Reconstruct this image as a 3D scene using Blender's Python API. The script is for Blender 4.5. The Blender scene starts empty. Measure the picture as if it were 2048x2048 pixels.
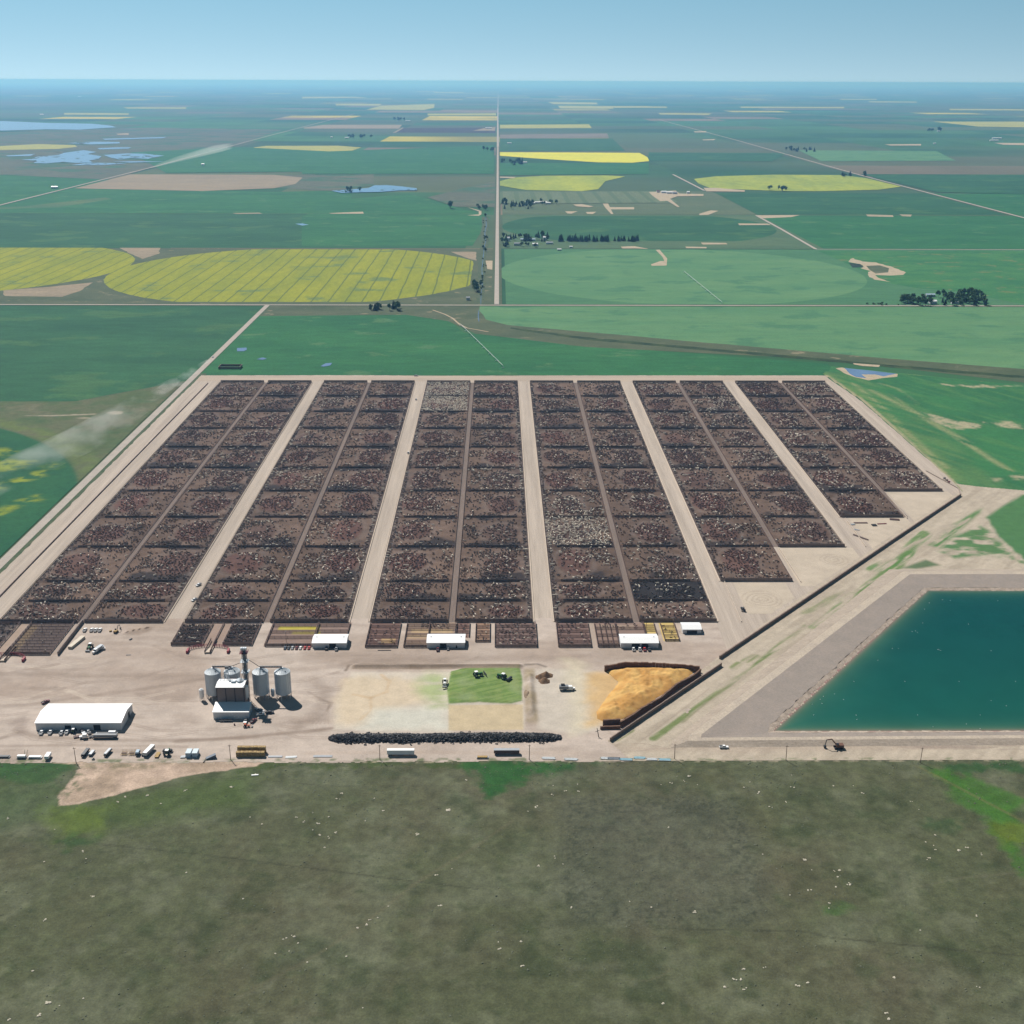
import bpy, bmesh, math, random
import numpy as np
from mathutils import Vector, Matrix, Quaternion
random.seed(7)
SC = bpy.context.scene
COL = SC.collection
R = math.radians

# ------------------------------------------------------------------ camera
FPX, CAM_H, PITCH, YAW, ROLL = 2389.0, 404.0, R(20.0), R(-0.68), R(0.2)
def _basis(PITCH=PITCH):
    f = np.array([0, math.cos(PITCH), -math.sin(PITCH)]); r = np.array([1.0, 0, 0]); u = np.cross(r, f)
    cz, sz = math.cos(YAW), math.sin(YAW)
    M = np.array([[cz, -sz, 0], [sz, cz, 0], [0, 0, 1]])
    f, r, u = M @ f, M @ r, M @ u
    c, s = math.cos(ROLL), math.sin(ROLL)
    return c*r+s*u, -s*r+c*u, f
CR, CU, CF = _basis()
VR, VU, VF = _basis(R(20.03))           # the lens itself; CR, CU, CF above serve only to turn measurements into ground metres
cam_d = bpy.data.cameras.new('camera'); cam = bpy.data.objects.new('camera', cam_d); COL.objects.link(cam)
m = Matrix.Identity(4)
for i in range(3):
    m[i][0], m[i][1], m[i][2] = VR[i], VU[i], -VF[i]
m[1][3] = 7.0; m[2][3] = 402.0
cam.matrix_world = m
cam_d.sensor_width = 36; cam_d.sensor_fit = 'HORIZONTAL'; cam_d.lens = 36*2364/2048
cam_d.clip_start = 1; cam_d.clip_end = 300000
SC.camera = cam
# ------------------------------------------------------------------ sky, sun, exposure
SUN_EL = R(50); SUN_DX, SUN_DY = -0.56, 0.83            # towards the sun on the ground plan
n_ = math.hypot(SUN_DX, SUN_DY); SUN_DX /= n_; SUN_DY /= n_
to_sun = Vector((SUN_DX*math.cos(SUN_EL), SUN_DY*math.cos(SUN_EL), math.sin(SUN_EL)))
W = bpy.data.worlds.new('World'); SC.world = W; W.use_nodes = True
wn = W.node_tree; wn.nodes.clear()
sky = wn.nodes.new('ShaderNodeTexSky'); sky.sky_type = 'NISHITA'; sky.sun_disc = False
sky.sun_elevation = SUN_EL; sky.sun_rotation = math.atan2(SUN_DX, SUN_DY)
sky.altitude = 3500; sky.air_density = 1.0; sky.dust_density = 0.5; sky.ozone_density = 2.0
# the clear blue starts only a few degrees over the plain, so the sky's height scale is stretched near the horizon
tc = wn.nodes.new('ShaderNodeTexCoord'); mpw = wn.nodes.new('ShaderNodeMapping'); mpw.vector_type = 'POINT'
mpw.inputs['Scale'].default_value = (1, 1, 3.2); mpw.inputs['Location'].default_value = (0, 0, 0.19)
nrm = wn.nodes.new('ShaderNodeVectorMath'); nrm.operation = 'NORMALIZE'
wn.links.new(tc.outputs['Generated'], mpw.inputs['Vector']); wn.links.new(mpw.outputs[0], nrm.inputs[0]); wn.links.new(nrm.outputs[0], sky.inputs['Vector'])
hsv = wn.nodes.new('ShaderNodeHueSaturation'); hsv.inputs['Hue'].default_value = 0.455; hsv.inputs['Saturation'].default_value = 0.86; hsv.inputs['Value'].default_value = 1.26
bg = wn.nodes.new('ShaderNodeBackground'); bg.inputs[1].default_value = 0.10
wo = wn.nodes.new('ShaderNodeOutputWorld')
# added dimming of the dome above the pale band, to deepen shadows below
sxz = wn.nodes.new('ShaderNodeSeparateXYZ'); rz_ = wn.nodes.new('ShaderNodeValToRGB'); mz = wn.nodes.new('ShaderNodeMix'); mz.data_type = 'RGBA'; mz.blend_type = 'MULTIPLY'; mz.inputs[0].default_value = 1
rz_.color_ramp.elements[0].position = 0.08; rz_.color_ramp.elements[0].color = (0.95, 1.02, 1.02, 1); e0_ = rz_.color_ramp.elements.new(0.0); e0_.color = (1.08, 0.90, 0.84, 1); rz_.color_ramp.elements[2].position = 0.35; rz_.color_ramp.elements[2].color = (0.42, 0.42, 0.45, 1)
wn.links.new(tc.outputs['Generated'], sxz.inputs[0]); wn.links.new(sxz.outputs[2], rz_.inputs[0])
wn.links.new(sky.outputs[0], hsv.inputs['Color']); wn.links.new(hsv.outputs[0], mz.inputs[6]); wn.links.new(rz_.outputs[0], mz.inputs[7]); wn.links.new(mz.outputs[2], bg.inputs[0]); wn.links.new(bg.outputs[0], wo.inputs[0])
sl = bpy.data.lights.new('sun', 'SUN'); sl.energy = 4.8; sl.angle = R(0.5); sl.color = (1.0, 0.955, 0.91)
so = bpy.data.objects.new('sun', sl); COL.objects.link(so); so.rotation_euler = to_sun.to_track_quat('Z', 'Y').to_euler(); so.location = (0, 0, 600)
SC.view_settings.view_transform = 'Standard'; SC.view_settings.look = 'None'; SC.view_settings.exposure = 0.25; SC.view_settings.gamma = 1.0
SC.cycles.volume_bounces = 1; SC.cycles.max_bounces = 5; SC.cycles.diffuse_bounces = 2; SC.cycles.glossy_bounces = 2
SC.cycles.transparent_max_bounces = 12

# ------------------------------------------------------------------ photo measurement -> ground metres
def G(x, y, z=0.0):
    d = (x-1024)*CR-(y-1024)*CU+FPX*CF
    t = (z-CAM_H)/d[2]
    return (float(t*d[0]), float(t*d[1]))
def A(x, y): return G(x/2.76, 140+y/2.76)
def B(x, y): return G(600+x/2.76, 140+y/2.76)
def Cc(x, y): return G(1300+x/2.583, 140+y/2.583)
def D(x, y): return G(x/2.76, 440+y/2.76)
def E_(x, y): return G(650+x/2.76, 440+y/2.76)
def F_(x, y): return G(1300+x/2.583, 440+y/2.583)
def P1(x, y): return G(x/3.773, 1220+y/3.773)
def P2(x, y): return G(380+x/3.773, 1220+y/3.773)
def P3(x, y): return G(640+x/3.773, 1220+y/3.773)
def P4(x, y): return G(1100+x/3.773, 1180+y/3.773)
def P5(x, y): return G(1536+x/3.773, 1100+y/3.773)
def Q1(x, y): return G(x/3.773, 700+y/3.773)
def Q2(x, y): return G(512+x/3.773, 740+y/3.773)
def Q3(x, y): return G(1024+x/3.773, 740+y/3.773)
def Q4(x, y): return G(1500+x/3.5255, 700+y/3.5255)
def Z4(x, y): return G(400+x/8.782, 1290+y/8.782)
def W1(x, y): return G(x/1.8867, 1536+y/1.8867)
def W2(x, y): return G(1024+x/1.8867, 1500+y/1.8867)
def L(f, pts): return [f(*p) for p in pts]
def in_view(x, y, z=0, marg=0):
    q = np.array([x, y, z])-np.array([0, 0, CAM_H]); w = q @ CF
    if w < 1: return False
    px, py = 1024+FPX*(q @ CR)/w, 1024-FPX*(q @ CU)/w
    return -marg <= px <= 2048+marg and -marg <= py <= 2048+marg

# ------------------------------------------------------------------ numpy noise and distance fields
def vnoise(x, y, seed=0):
    xi = np.floor(x).astype(np.int64); yi = np.floor(y).astype(np.int64); fx = x-xi; fy = y-yi
    fx = fx*fx*(3-2*fx); fy = fy*fy*(3-2*fy)
    def h(a, b):
        n = (a*374761393+b*668265263+seed*974634777) & 0xffffffff
        n = ((n ^ (n >> 13))*1274126177) & 0xffffffff
        return ((n ^ (n >> 16)) & 0xffff)/65535.0
    return (h(xi, yi)*(1-fx)+h(xi+1, yi)*fx)*(1-fy)+(h(xi, yi+1)*(1-fx)+h(xi+1, yi+1)*fx)*fy
def fbm(x, y, s, o=4, seed=0):
    t = 0; a = 1; n = 0
    for k in range(o):
        t = t+a*vnoise(x/s+17.3*k, y/s-9.1*k, seed+k); n += a; a *= 0.5; s *= 0.5
    return t/n
def seg_d(X, Y, a, b):
    ax, ay = a; bx, by = b; dx, dy = bx-ax, by-ay
    t = np.clip(((X-ax)*dx+(Y-ay)*dy)/max(dx*dx+dy*dy, 1e-9), 0, 1)
    return np.hypot(X-ax-t*dx, Y-ay-t*dy)
def line_d(X, Y, pts):
    d = np.full(X.shape, 1e9)
    for a, b in zip(pts[:-1], pts[1:]): d = np.minimum(d, seg_d(X, Y, a, b))
    return d
def poly_d(X, Y, pts):
    d = line_d(X, Y, list(pts)+[pts[0]]); ins = np.zeros(X.shape, bool); n = len(pts)
    for i in range(n):
        x1, y1 = pts[i]; x2, y2 = pts[(i+1) % n]
        if y1 == y2: continue
        c = ((y1 > Y) != (y2 > Y)) & (X < (x2-x1)*(Y-y1)/(y2-y1)+x1); ins ^= c
    return np.where(ins, -d, d)
def sm(d, w):                                   # 1 inside, 0 outside, soft over w
    t = np.clip(0.5-d/(2*max(w, 1e-3)), 0, 1); return t*t*(3-2*t)

# ------------------------------------------------------------------ materials
MATS = {}
def new_mat(name):
    mt = bpy.data.materials.new(name); mt.use_nodes = True; nt = mt.node_tree
    return mt, nt, nt.nodes['Principled BSDF']
def N(nt, t, **kw):
    n = nt.nodes.new(t)
    for k, v in kw.items():
        if hasattr(n, k): setattr(n, k, v)
        else: n.inputs[k].default_value = v
    return n
def pos_map(nt, sx=1, sy=1, sz=1, rot=0, obj=False):
    if obj: src = N(nt, 'ShaderNodeTexCoord').outputs['Object']
    else: src = N(nt, 'ShaderNodeNewGeometry').outputs['Position']
    mp = N(nt, 'ShaderNodeMapping'); mp.inputs['Scale'].default_value = (sx, sy, sz); mp.inputs['Rotation'].default_value = (0, 0, rot)
    nt.links.new(src, mp.inputs['Vector']); return mp.outputs[0]
def noise(nt, vec, scale, detail=5, rough=0.6):
    n = N(nt, 'ShaderNodeTexNoise'); n.inputs['Scale'].default_value = scale; n.inputs['Detail'].default_value = detail; n.inputs['Roughness'].default_value = rough
    nt.links.new(vec, n.inputs['Vector']); return n.outputs['Fac']
def ramp(nt, fac, stops):
    r = N(nt, 'ShaderNodeValToRGB'); e = r.color_ramp.elements
    while len(e) < len(stops): e.new(0.5)
    for el, (p, c) in zip(e, stops): el.position = p; el.color = (*c, 1) if len(c) == 3 else c
    nt.links.new(fac, r.inputs[0]); return r.outputs[0]
def mixc(nt, a, b, fac=1.0, mode='MULTIPLY'):
    mx = N(nt, 'ShaderNodeMix'); mx.data_type = 'RGBA'; mx.blend_type = mode
    for s, v in ((6, a), (7, b), (0, fac)):
        if hasattr(v, 'node'): nt.links.new(v, mx.inputs[s])
        else: mx.inputs[s].default_value = (*v, 1) if isinstance(v, tuple) else v
    return mx.outputs[2]
def vary(nt, vec, scale, lo, hi, detail=5):
    f = noise(nt, vec, scale, detail)
    return ramp(nt, f, [(0.25, (lo,)*3), (0.75, (hi,)*3)])
def bump(nt, b, h, dist, strength=0.6):
    bp = N(nt, 'ShaderNodeBump'); bp.inputs['Strength'].default_value = strength; bp.inputs['Distance'].default_value = dist
    nt.links.new(h, bp.inputs['Height']); nt.links.new(bp.outputs[0], b.inputs['Normal'])
def soil_mat(name, c1, c2, big=60, fine=2.0, stretch=(1, 1), rot=0, contrast=(0.85, 1.15), tram=None, rough=0.95, third=None):
    """ground with two tones in patches, streaks along one direction and fine grain"""
    if name in MATS: return MATS[name]
    mt, nt, b = new_mat(name); b.inputs['Roughness'].default_value = rough; b.inputs['Specular IOR Level'].default_value = 0.15
    v = pos_map(nt, stretch[0], stretch[1], 1, rot)
    c = ramp(nt, noise(nt, v, 1/big, 6), [(0.35, c1), (0.65, c2)])
    if third:
        f = ramp(nt, noise(nt, pos_map(nt, 1, 1.3, 1), 1/third[1], 5), [(third[2], (0, 0, 0)), (third[2]+0.06, (1, 1, 1))])
        c = mixc(nt, c, third[0], f, 'MIX')
    c = mixc(nt, c, vary(nt, v, 1/(big*0.13), contrast[0], contrast[1]))
    pv = pos_map(nt); fn = noise(nt, pv, 1/fine, 4, 0.7)
    c = mixc(nt, c, ramp(nt, fn, [(0.3, (contrast[0],)*3), (0.7, (contrast[1],)*3)]))
    if tram:
        sx = N(nt, 'ShaderNodeSeparateXYZ'); nt.links.new(pv, sx.inputs[0])
        a = N(nt, 'ShaderNodeMath', operation='ADD'); nt.links.new(sx.outputs[0], a.inputs[0])
        nn = N(nt, 'ShaderNodeMath', operation='MULTIPLY'); nt.links.new(noise(nt, pv, 0.01, 2), nn.inputs[0]); nn.inputs[1].default_value = 4; nt.links.new(nn.outputs[0], a.inputs[1])
        d = N(nt, 'ShaderNodeMath', operation='DIVIDE'); nt.links.new(a.outputs[0], d.inputs[0]); d.inputs[1].default_value = tram[0]
        fr = N(nt, 'ShaderNodeMath', operation='FRACT'); nt.links.new(d.outputs[0], fr.inputs[0])
        lt = N(nt, 'ShaderNodeMath', operation='LESS_THAN'); nt.links.new(fr.outputs[0], lt.inputs[0]); lt.inputs[1].default_value = tram[1]
        mu = N(nt, 'ShaderNodeMath', operation='MULTIPLY'); nt.links.new(lt.outputs[0], mu.inputs[0]); mu.inputs[1].default_value = 0.75
        c = mixc(nt, c, tram[2], mu.outputs[0], 'MIX')
    nt.links.new(c, b.inputs['Base Color']); bump(nt, b, fn, fine*0.25, 0.5)
    MATS[name] = mt; return mt
def painted_soil(name, fine=1.6, grain=(0.78, 1.22), bd=0.4):
    """surface whose own colour is stored per vertex (soil, grass, silage), with procedural grain"""
    mt, nt, b = new_mat(name); b.inputs['Roughness'].default_value = 0.95; b.inputs['Specular IOR Level'].default_value = 0.15
    at = N(nt, 'ShaderNodeAttribute', attribute_name='Col'); pv = pos_map(nt)
    c = mixc(nt, at.outputs['Color'], vary(nt, pv, 1/9.0, grain[0], grain[1], 6))
    fn = noise(nt, pv, 1/fine, 5, 0.75)
    c = mixc(nt, c, ramp(nt, fn, [(0.3, (grain[0],)*3), (0.7, (grain[1],)*3)]))
    nt.links.new(c, b.inputs['Base Color']); bump(nt, b, fn, bd, 0.6); return mt
def paint(name, c, rough=0.5, metal=0.0, var=0.12, spec=0.4):
    if name in MATS: return MATS[name]
    mt, nt, b = new_mat(name); b.inputs['Roughness'].default_value = rough; b.inputs['Metallic'].default_value = metal; b.inputs['Specular IOR Level'].default_value = spec
    v = pos_map(nt, obj=True); cc = mixc(nt, c, vary(nt, v, 0.9, 1-var, 1+var)); nt.links.new(cc, b.inputs['Base Color'])
    MATS[name] = mt; return mt

# ------------------------------------------------------------------ mesh helpers
def tag(o, label=None, cat=None, group=None, kind=None):
    if label: o['label'] = label
    if cat: o['category'] = cat
    if group: o['group'] = group
    if kind: o['kind'] = kind
    return o
class MB:
    def __init__(s): s.v = []; s.f = []; s.m = []
    def add(s, vs, fs, mi=0):
        n = len(s.v); s.v += [tuple(p) for p in vs]; s.f += [tuple(i+n for i in f) for f in fs]; s.m += [mi]*len(fs); return s
    def box(s, x0, y0, z0, x1, y1, z1, mi=0, M=None):
        vs = [(x, y, z) for z in (z0, z1) for y in (y0, y1) for x in (x0, x1)]
        if M is not None: vs = [tuple(M @ Vector(p)) for p in vs]
        return s.add(vs, [(0, 2, 3, 1), (4, 5, 7, 6), (0, 1, 5, 4), (2, 6, 7, 3), (0, 4, 6, 2), (1, 3, 7, 5)], mi)
    def prism(s, prof, x0, x1, mi=0):           # profile in (y,z), extruded along x
        n = len(prof); vs = [(x0, y, z) for y, z in prof]+[(x1, y, z) for y, z in prof]
        return s.add(vs, [tuple(range(n))[::-1], tuple(range(n, 2*n))]+[(i, (i+1) % n, n+(i+1) % n, n+i) for i in range(n)], mi)
    def tube(s, a, b, r, n=6, mi=0, r2=None):
        a = Vector(a); b = Vector(b); d = (b-a).normalized(); q = d.to_track_quat('Z', 'Y'); r2 = r if r2 is None else r2
        vs = [a+q @ Vector((r*math.cos(t), r*math.sin(t), 0)) for t in [2*math.pi*i/n for i in range(n)]]
        vs += [b+q @ Vector((r2*math.cos(t), r2*math.sin(t), 0)) for t in [2*math.pi*i/n for i in range(n)]]
        return s.add(vs, [(i, (i+1) % n, n+(i+1) % n, n+i) for i in range(n)]+[tuple(range(n))[::-1], tuple(range(n, 2*n))], mi)
    def lathe(s, prof, n=24, c=(0, 0), mi=0):   # (r,z) rings
        vs = []; fs = []
        for r_, z in prof: vs += [(c[0]+r_*math.cos(2*math.pi*i/n), c[1]+r_*math.sin(2*math.pi*i/n), z) for i in range(n)]
        for k in range(len(prof)-1): fs += [(k*n+i, k*n+(i+1) % n, (k+1)*n+(i+1) % n, (k+1)*n+i) for i in range(n)]
        fs += [tuple(range(n))[::-1], tuple(range((len(prof)-1)*n, len(prof)*n))]
        return s.add(vs, fs, mi)
    def mesh(s, name, mats):
        me = bpy.data.meshes.new(name); me.from_pydata(s.v, [], s.f); 
        for mt in (mats if isinstance(mats, (list, tuple)) else [mats]): me.materials.append(mt)
        me.polygons.foreach_set('material_index', s.m); me.update(); return me
    def build(s, name, mats, parent=None, loc=None, rz=0, smooth=False):
        me = s.mesh(name, mats)
        if smooth:
            me.polygons.foreach_set('use_smooth', [True]*len(me.polygons))
        o = bpy.data.objects.new(name, me); COL.objects.link(o)
        if parent: o.parent = parent
        if loc: o.location = loc
        if rz: o.rotation_euler = (0, 0, rz)
        return o
def empty(name, loc=(0, 0, 0), rz=0):
    o = bpy.data.objects.new(name, None); COL.objects.link(o); o.location = loc; o.rotation_euler = (0, 0, rz); o.empty_display_size = 0.5; return o
def copy_tree(o, parent=None, loc=None, rz=None, sc=None):
    c = o.copy(); COL.objects.link(c)
    if parent: c.parent = parent
    for ch in list(o.children): copy_tree(ch, c)
    if loc is not None: c.location = loc
    if rz is not None: c.rotation_euler = (0, 0, rz)
    if sc is not None: c.scale = (sc, sc, sc)
    return c
def sheet(name, pts, z, mat, kind='structure', wob=0, step=None):
    """flat polygon on the ground; wob roughens its outline"""
    P = []
    if step:
        n = len(pts)
        for i in range(n):
            a, b = pts[i], pts[(i+1) % n]; l = math.dist(a, b); k = max(1, int(l/step))
            for j in range(k):
                t = j/k; P.append((a[0]+(b[0]-a[0])*t+random.uniform(-wob, wob), a[1]+(b[1]-a[1])*t+random.uniform(-wob, wob)))
    else: P = list(pts)
    from mathutils.geometry import tessellate_polygon
    V = [Vector((x, y, 0)) for x, y in P]; tr = []
    for t in tessellate_polygon([V]):
        a, b, c = (V[k] for k in t); ar = (b-a).cross(c-a).z
        if abs(ar) > 1e-6: tr.append(tuple(t) if ar > 0 else tuple(t)[::-1])
    me = bpy.data.meshes.new(name); me.from_pydata([(x, y, z) for x, y in P], [], tr); me.materials.append(mat); me.update()
    o = bpy.data.objects.new(name, me); COL.objects.link(o)
    if kind: o['kind'] = kind
    return o
def circle_pts(cx, cy, r, ylo=None, yhi=None, xlo=None, xhi=None, n=96):
    out = []
    for i in range(n):
        a = 2*math.pi*i/n; x, y = cx+r*math.cos(a), cy+r*math.sin(a)
        if ylo is not None: y = max(y, ylo)
        if yhi is not None: y = min(y, yhi)
        if xlo is not None: x = max(x, xlo)
        if xhi is not None: x = min(x, xhi)
        out.append((x, y))
    return out
def grid_obj(name, x0, x1, y0, y1, step, zf, cf, mat, keep=None, kind='structure'):
    nx = int(round((x1-x0)/step))+1; ny = int(round((y1-y0)/step))+1
    X, Y = np.meshgrid(np.linspace(x0, x1, nx), np.linspace(y0, y1, ny)); Zv = zf(X, Y); C = cf(X, Y)
    idx = np.arange(nx*ny).reshape(ny, nx)
    q = np.stack([idx[:-1, :-1], idx[:-1, 1:], idx[1:, 1:], idx[1:, :-1]], -1).reshape(-1, 4)
    if keep is not None:
        kk = keep((X[:-1, :-1]+X[1:, 1:])/2, (Y[:-1, :-1]+Y[1:, 1:])/2).reshape(-1); q = q[kk]
    me = bpy.data.meshes.new(name); co = np.stack([X, Y, Zv], -1).reshape(-1, 3).astype(np.float32)
    me.vertices.add(len(co)); me.vertices.foreach_set('co', co.ravel()); me.loops.add(q.size); me.loops.foreach_set('vertex_index', q.ravel().astype(np.int32))
    me.polygons.add(len(q)); me.polygons.foreach_set('loop_start', np.arange(0, q.size, 4, dtype=np.int32)); me.update(calc_edges=True)
    at = me.attributes.new('Col', 'FLOAT_COLOR', 'POINT'); rgba = np.ones((nx*ny, 4), np.float32); rgba[:, :3] = np.clip(C.reshape(-1, 3), 0, 1); at.data.foreach_set('color', rgba.ravel())
    me.polygons.foreach_set('use_smooth', np.ones(len(q), bool)); me.materials.append(mat); me.validate()
    o = bpy.data.objects.new(name, me); COL.objects.link(o)
    if kind: o['kind'] = kind
    return o
def V3(c): return np.array(c, float)
def lay(C, m, c):                                # blend colour c over C with mask m
    return C*(1-m[..., None])+V3(c)*m[..., None]

# ================================================================== GROUND, FIELDS, ROADS, WATER
# base sheet: rings out to the horizon, prairie farmland split in half sections
def make_ground():
    mt, nt, b = new_mat('farmland'); b.inputs['Roughness'].default_value = 1; b.inputs['Specular IOR Level'].default_value = 0.1
    pv = pos_map(nt); sx = N(nt, 'ShaderNodeSeparateXYZ'); nt.links.new(pv, sx.inputs[0])
    def cell(size_x, size_y, ox, oy):
        cx = N(nt, 'ShaderNodeCombineXYZ')
        for k, (s, o) in enumerate(((size_x, ox), (size_y, oy))):
            a = N(nt, 'ShaderNodeMath', operation='ADD'); nt.links.new(sx.outputs[k], a.inputs[0]); a.inputs[1].default_value = o
            d = N(nt, 'ShaderNodeMath', operation='DIVIDE'); nt.links.new(a.outputs[0], d.inputs[0]); d.inputs[1].default_value = s
            f = N(nt, 'ShaderNodeMath', operation='FLOOR'); nt.links.new(d.outputs[0], f.inputs[0]); nt.links.new(f.outputs[0], cx.inputs[k])
        w = N(nt, 'ShaderNodeTexWhiteNoise', noise_dimensions='2D'); nt.links.new(cx.outputs[0], w.inputs['Vector']); return w.outputs['Value']
    w1 = cell(832, 808, 4, -656); w2 = cell(1664, 1616, 4, -656)
    greens = ramp(nt, w1, [(0, (.035, .105, .048)), (.18, (.05, .13, .055)), (.34, (.08, .115, .06)), (.5, (.03, .09, .045)), (.62, (.075, .115, .06)), (.74, (.055, .15, .06)), (.87, (.18, .145, .10)), (.955, (.42, .37, .06))])
    greens.node.color_ramp.interpolation = 'CONSTANT'
    tint = ramp(nt, w2, [(0, (.85, .9, .95)), (1, (1.15, 1.05, 1.0))])
    c = mixc(nt, greens, tint)
    c = mixc(nt, c, vary(nt, pos_map(nt, 1, 1, 1), 1/500.0, .75, 1.25, 8))
    west = ramp(nt, noise(nt, pos_map(nt, 1, 1, 1), 1/6000.0, 3), [(.48, (0, 0, 0)), (.56, (1, 1, 1))])
    c = mixc(nt, c, (.10, .115, .075), mixc(nt, west, (.6,)*3), 'MIX')
    nt.links.new(c, b.inputs['Base Color'])
    mb = MB(); n = 180; rs = [900, 2500, 6000, 15000, 35000, 80000, 170000]
    mb.v.append((0, 0, -0.6)); 
    for r_ in rs: mb.v += [(r_*math.cos(2*math.pi*i/n), r_*math.sin(2*math.pi*i/n), -0.6) for i in range(n)]
    for i in range(n): mb.f.append((0, 1+i, 1+(i+1) % n))
    for k in range(len(rs)-1):
        for i in range(n): mb.f.append((1+k*n+i, 1+(k+1)*n+i, 1+(k+1)*n+(i+1) % n, 1+k*n+(i+1) % n))
    mb.m = [0]*len(mb.f)
    o = mb.build('ground', mt); o['kind'] = 'structure'
make_ground()

G_TEAL = ((.020, .105, .040), (.032, .135, .046))
G_DARK = ((.019, .080, .036), (.030, .108, .045))
G_LIGHT = ((.075, .185, .085), (.105, .215, .095))
G_OLIVE = ((.060, .085, .045), (.095, .110, .060))
G_MID = ((.030, .13, .050), (.055, .17, .055))
m_teal = soil_mat('crop_teal', *G_TEAL, big=120, fine=4, stretch=(.35, 1), contrast=(.8, 1.2), third=((.06, .15, .06), 90, .60))
m_dark = soil_mat('crop_dark', *G_DARK, big=140, fine=4, stretch=(.35, 1), contrast=(.8, 1.2), third=((.045, .12, .045), 160, .56))
m_light = soil_mat('crop_light', *G_LIGHT, big=90, fine=4, stretch=(.3, 1), contrast=(.88, 1.12), third=((.062, .165, .08), 120, .55))
m_olive = soil_mat('rough_grass', *G_OLIVE, big=50, fine=3, stretch=(.5, 1), third=((.20, .18, .11), 45, .62))
m_mid = soil_mat('pasture', *G_MID, big=70, fine=3, stretch=(.6, 1), rot=.6, third=((.11, .16, .06), 60, .58))
m_canola = soil_mat('canola', (.255, .265, .018), (.19, .22, .022), big=70, fine=3, stretch=(1, .25), contrast=(.85, 1.15), tram=(33.0, .10, (.075, .11, .035)), third=((.13, .18, .05), 110, .58))
m_canola_far = soil_mat('canola_far', (.62, .56, .035), (.50, .50, .05), big=300, fine=30, contrast=(.92, 1.08))
m_canola_thin = soil_mat('canola_thin', (.33, .36, .05), (.20, .26, .06), big=200, fine=20, stretch=(1, .3))
m_tan = soil_mat('bare_fallow', (.28, .22, .145), (.23, .19, .13), big=150, fine=10, stretch=(.3, 1))
m_purple = soil_mat('native_grass', (.085, .10, .07), (.11, .12, .075), big=400, fine=20, third=((.05, .11, .06), 300, .52))
m_dirt = soil_mat('packed_dirt', (.42, .34, .265), (.35, .285, .225), big=25, fine=1.5, stretch=(.15, 1), contrast=(.93, 1.07))
m_dirt_ns = soil_mat('packed_dirt_alley', (.44, .37, .305), (.34, .285, .235), big=7, fine=1.2, stretch=(1, .03), contrast=(.88, 1.12))
m_road = soil_mat('gravel_road', (.40, .35, .30), (.34, .30, .26), big=12, fine=1.5, contrast=(.93, 1.07))
m_tracks = soil_mat('bare_tan', (.42, .34, .24), (.34, .28, .19), big=15, fine=3)
m_verge = soil_mat('verge', (.05, .085, .04), (.09, .105, .06), big=12, fine=2)
KZ = [0]
def fld(pts, mat, z=None, name='field', wob=0, step=None):
    """fields lie as sheets a little above one another; the gap grows with distance"""
    KZ[0] += 1; far = min(p[1] for p in pts)
    if z is None: z = (-0.45+0.004*KZ[0]) if far < 4000 else (-0.5+0.02*KZ[0])
    return sheet(name, pts, z, mat, wob=wob, step=step)

# --- near and middle distance, half-section grid around the lot
YR1, YR2, XW = 2263.0, 3075.0, -440.0
fld([(-2200, 1540), (-1000, 1480), (-560, 1545), (-446, 1660), (-446, 2255), (-2200, 2255)], m_dark, name='crop_field')
fld([(-1500, 300), (-447, 300), (-447, 1655), (-560, 1545), (-1000, 1480), (-1500, 1500)], m_olive, name='rough_pasture', wob=3, step=40)
fld(circle_pts(-843, 1058, 421, xhi=-452), m_dark, name='crop_field')
WEST = True
fld([(-434, 1692), (500, 1692), (500, 1770), (140, 1900), (-60, 2000), (-90, 2120), (-170, 2180), (-434, 2200)], m_teal, name='crop_field')
fld([(-434, 2150), (-170, 2165), (-90, 2105), (-40, 1995), (140, 1888), (500, 1800), (900, 1560), (2200, 1330), (2200, 1500), (1000, 1800), (300, 2030), (60, 2120), (30, 2256), (-434, 2256)], m_olive, name='ditch_bank')
fld([(-36, 2256), (-36, 2205), (-22, 2120), (16, 2070), (150, 2008), (420, 1888), (640, 1790), (900, 1690), (2200, 1390), (2200, 2256)], m_light, name='crop_field', wob=2, step=40)
fld([(20, 2050), (150, 1962), (420, 1842), (640, 1742), (900, 1640), (2200, 1360), (2200, 1340), (900, 1622), (640, 1722), (420, 1822), (150, 1942), (18, 2035)],
    soil_mat('ditch_sedge', (.018, .04, .02), (.05, .075, .03), big=25, fine=3), name='ditch', wob=2.5, step=18)
fld([(500, 1750), (900, 1560), (2200, 1320), (2200, 700), (560, 900), (440, 930), (486, 1170), (487, 1213), (490, 1540), (478, 1690)], m_mid, name='pasture', wob=2, step=30)
fld([(-5500, 2272), (-5500, 3070), (-14, 3070), (-14, 2272)], m_olive, name='rough_pasture')
fld(circle_pts(-440, 2675, 420, 2297, 3058, None, -60, n=160), m_canola, name='canola_field', wob=1.5, step=14)
fld(circle_pts(-1265, 2750, 415, 2380, 3112), m_canola, name='canola_field', wob=1.5, step=14)
fld([(-5500, 2272), (-1300, 2272), (-1120, 2400), (-1500, 2330), (-5500, 2330)], m_teal, name='crop_field')
fld([(14, 2272), (14, 3070), (815, 3070), (2400, 3070), (2400, 2272)], soil_mat('crop_mid', (.050, .145, .068), (.065, .165, .075), big=90, fine=4, stretch=(.3, 1)), name='crop_field')
fld(circle_pts(405, 2672, 404, 2284, 3062), m_light, name='crop_field')
fld(L(F_, [(880, 150), (2500, 152), (2500, 428), (1932, 425), (1600, 360), (1400, 345), (1200, 310), (1150, 270)]), m_mid, name='crop_field')
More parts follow.
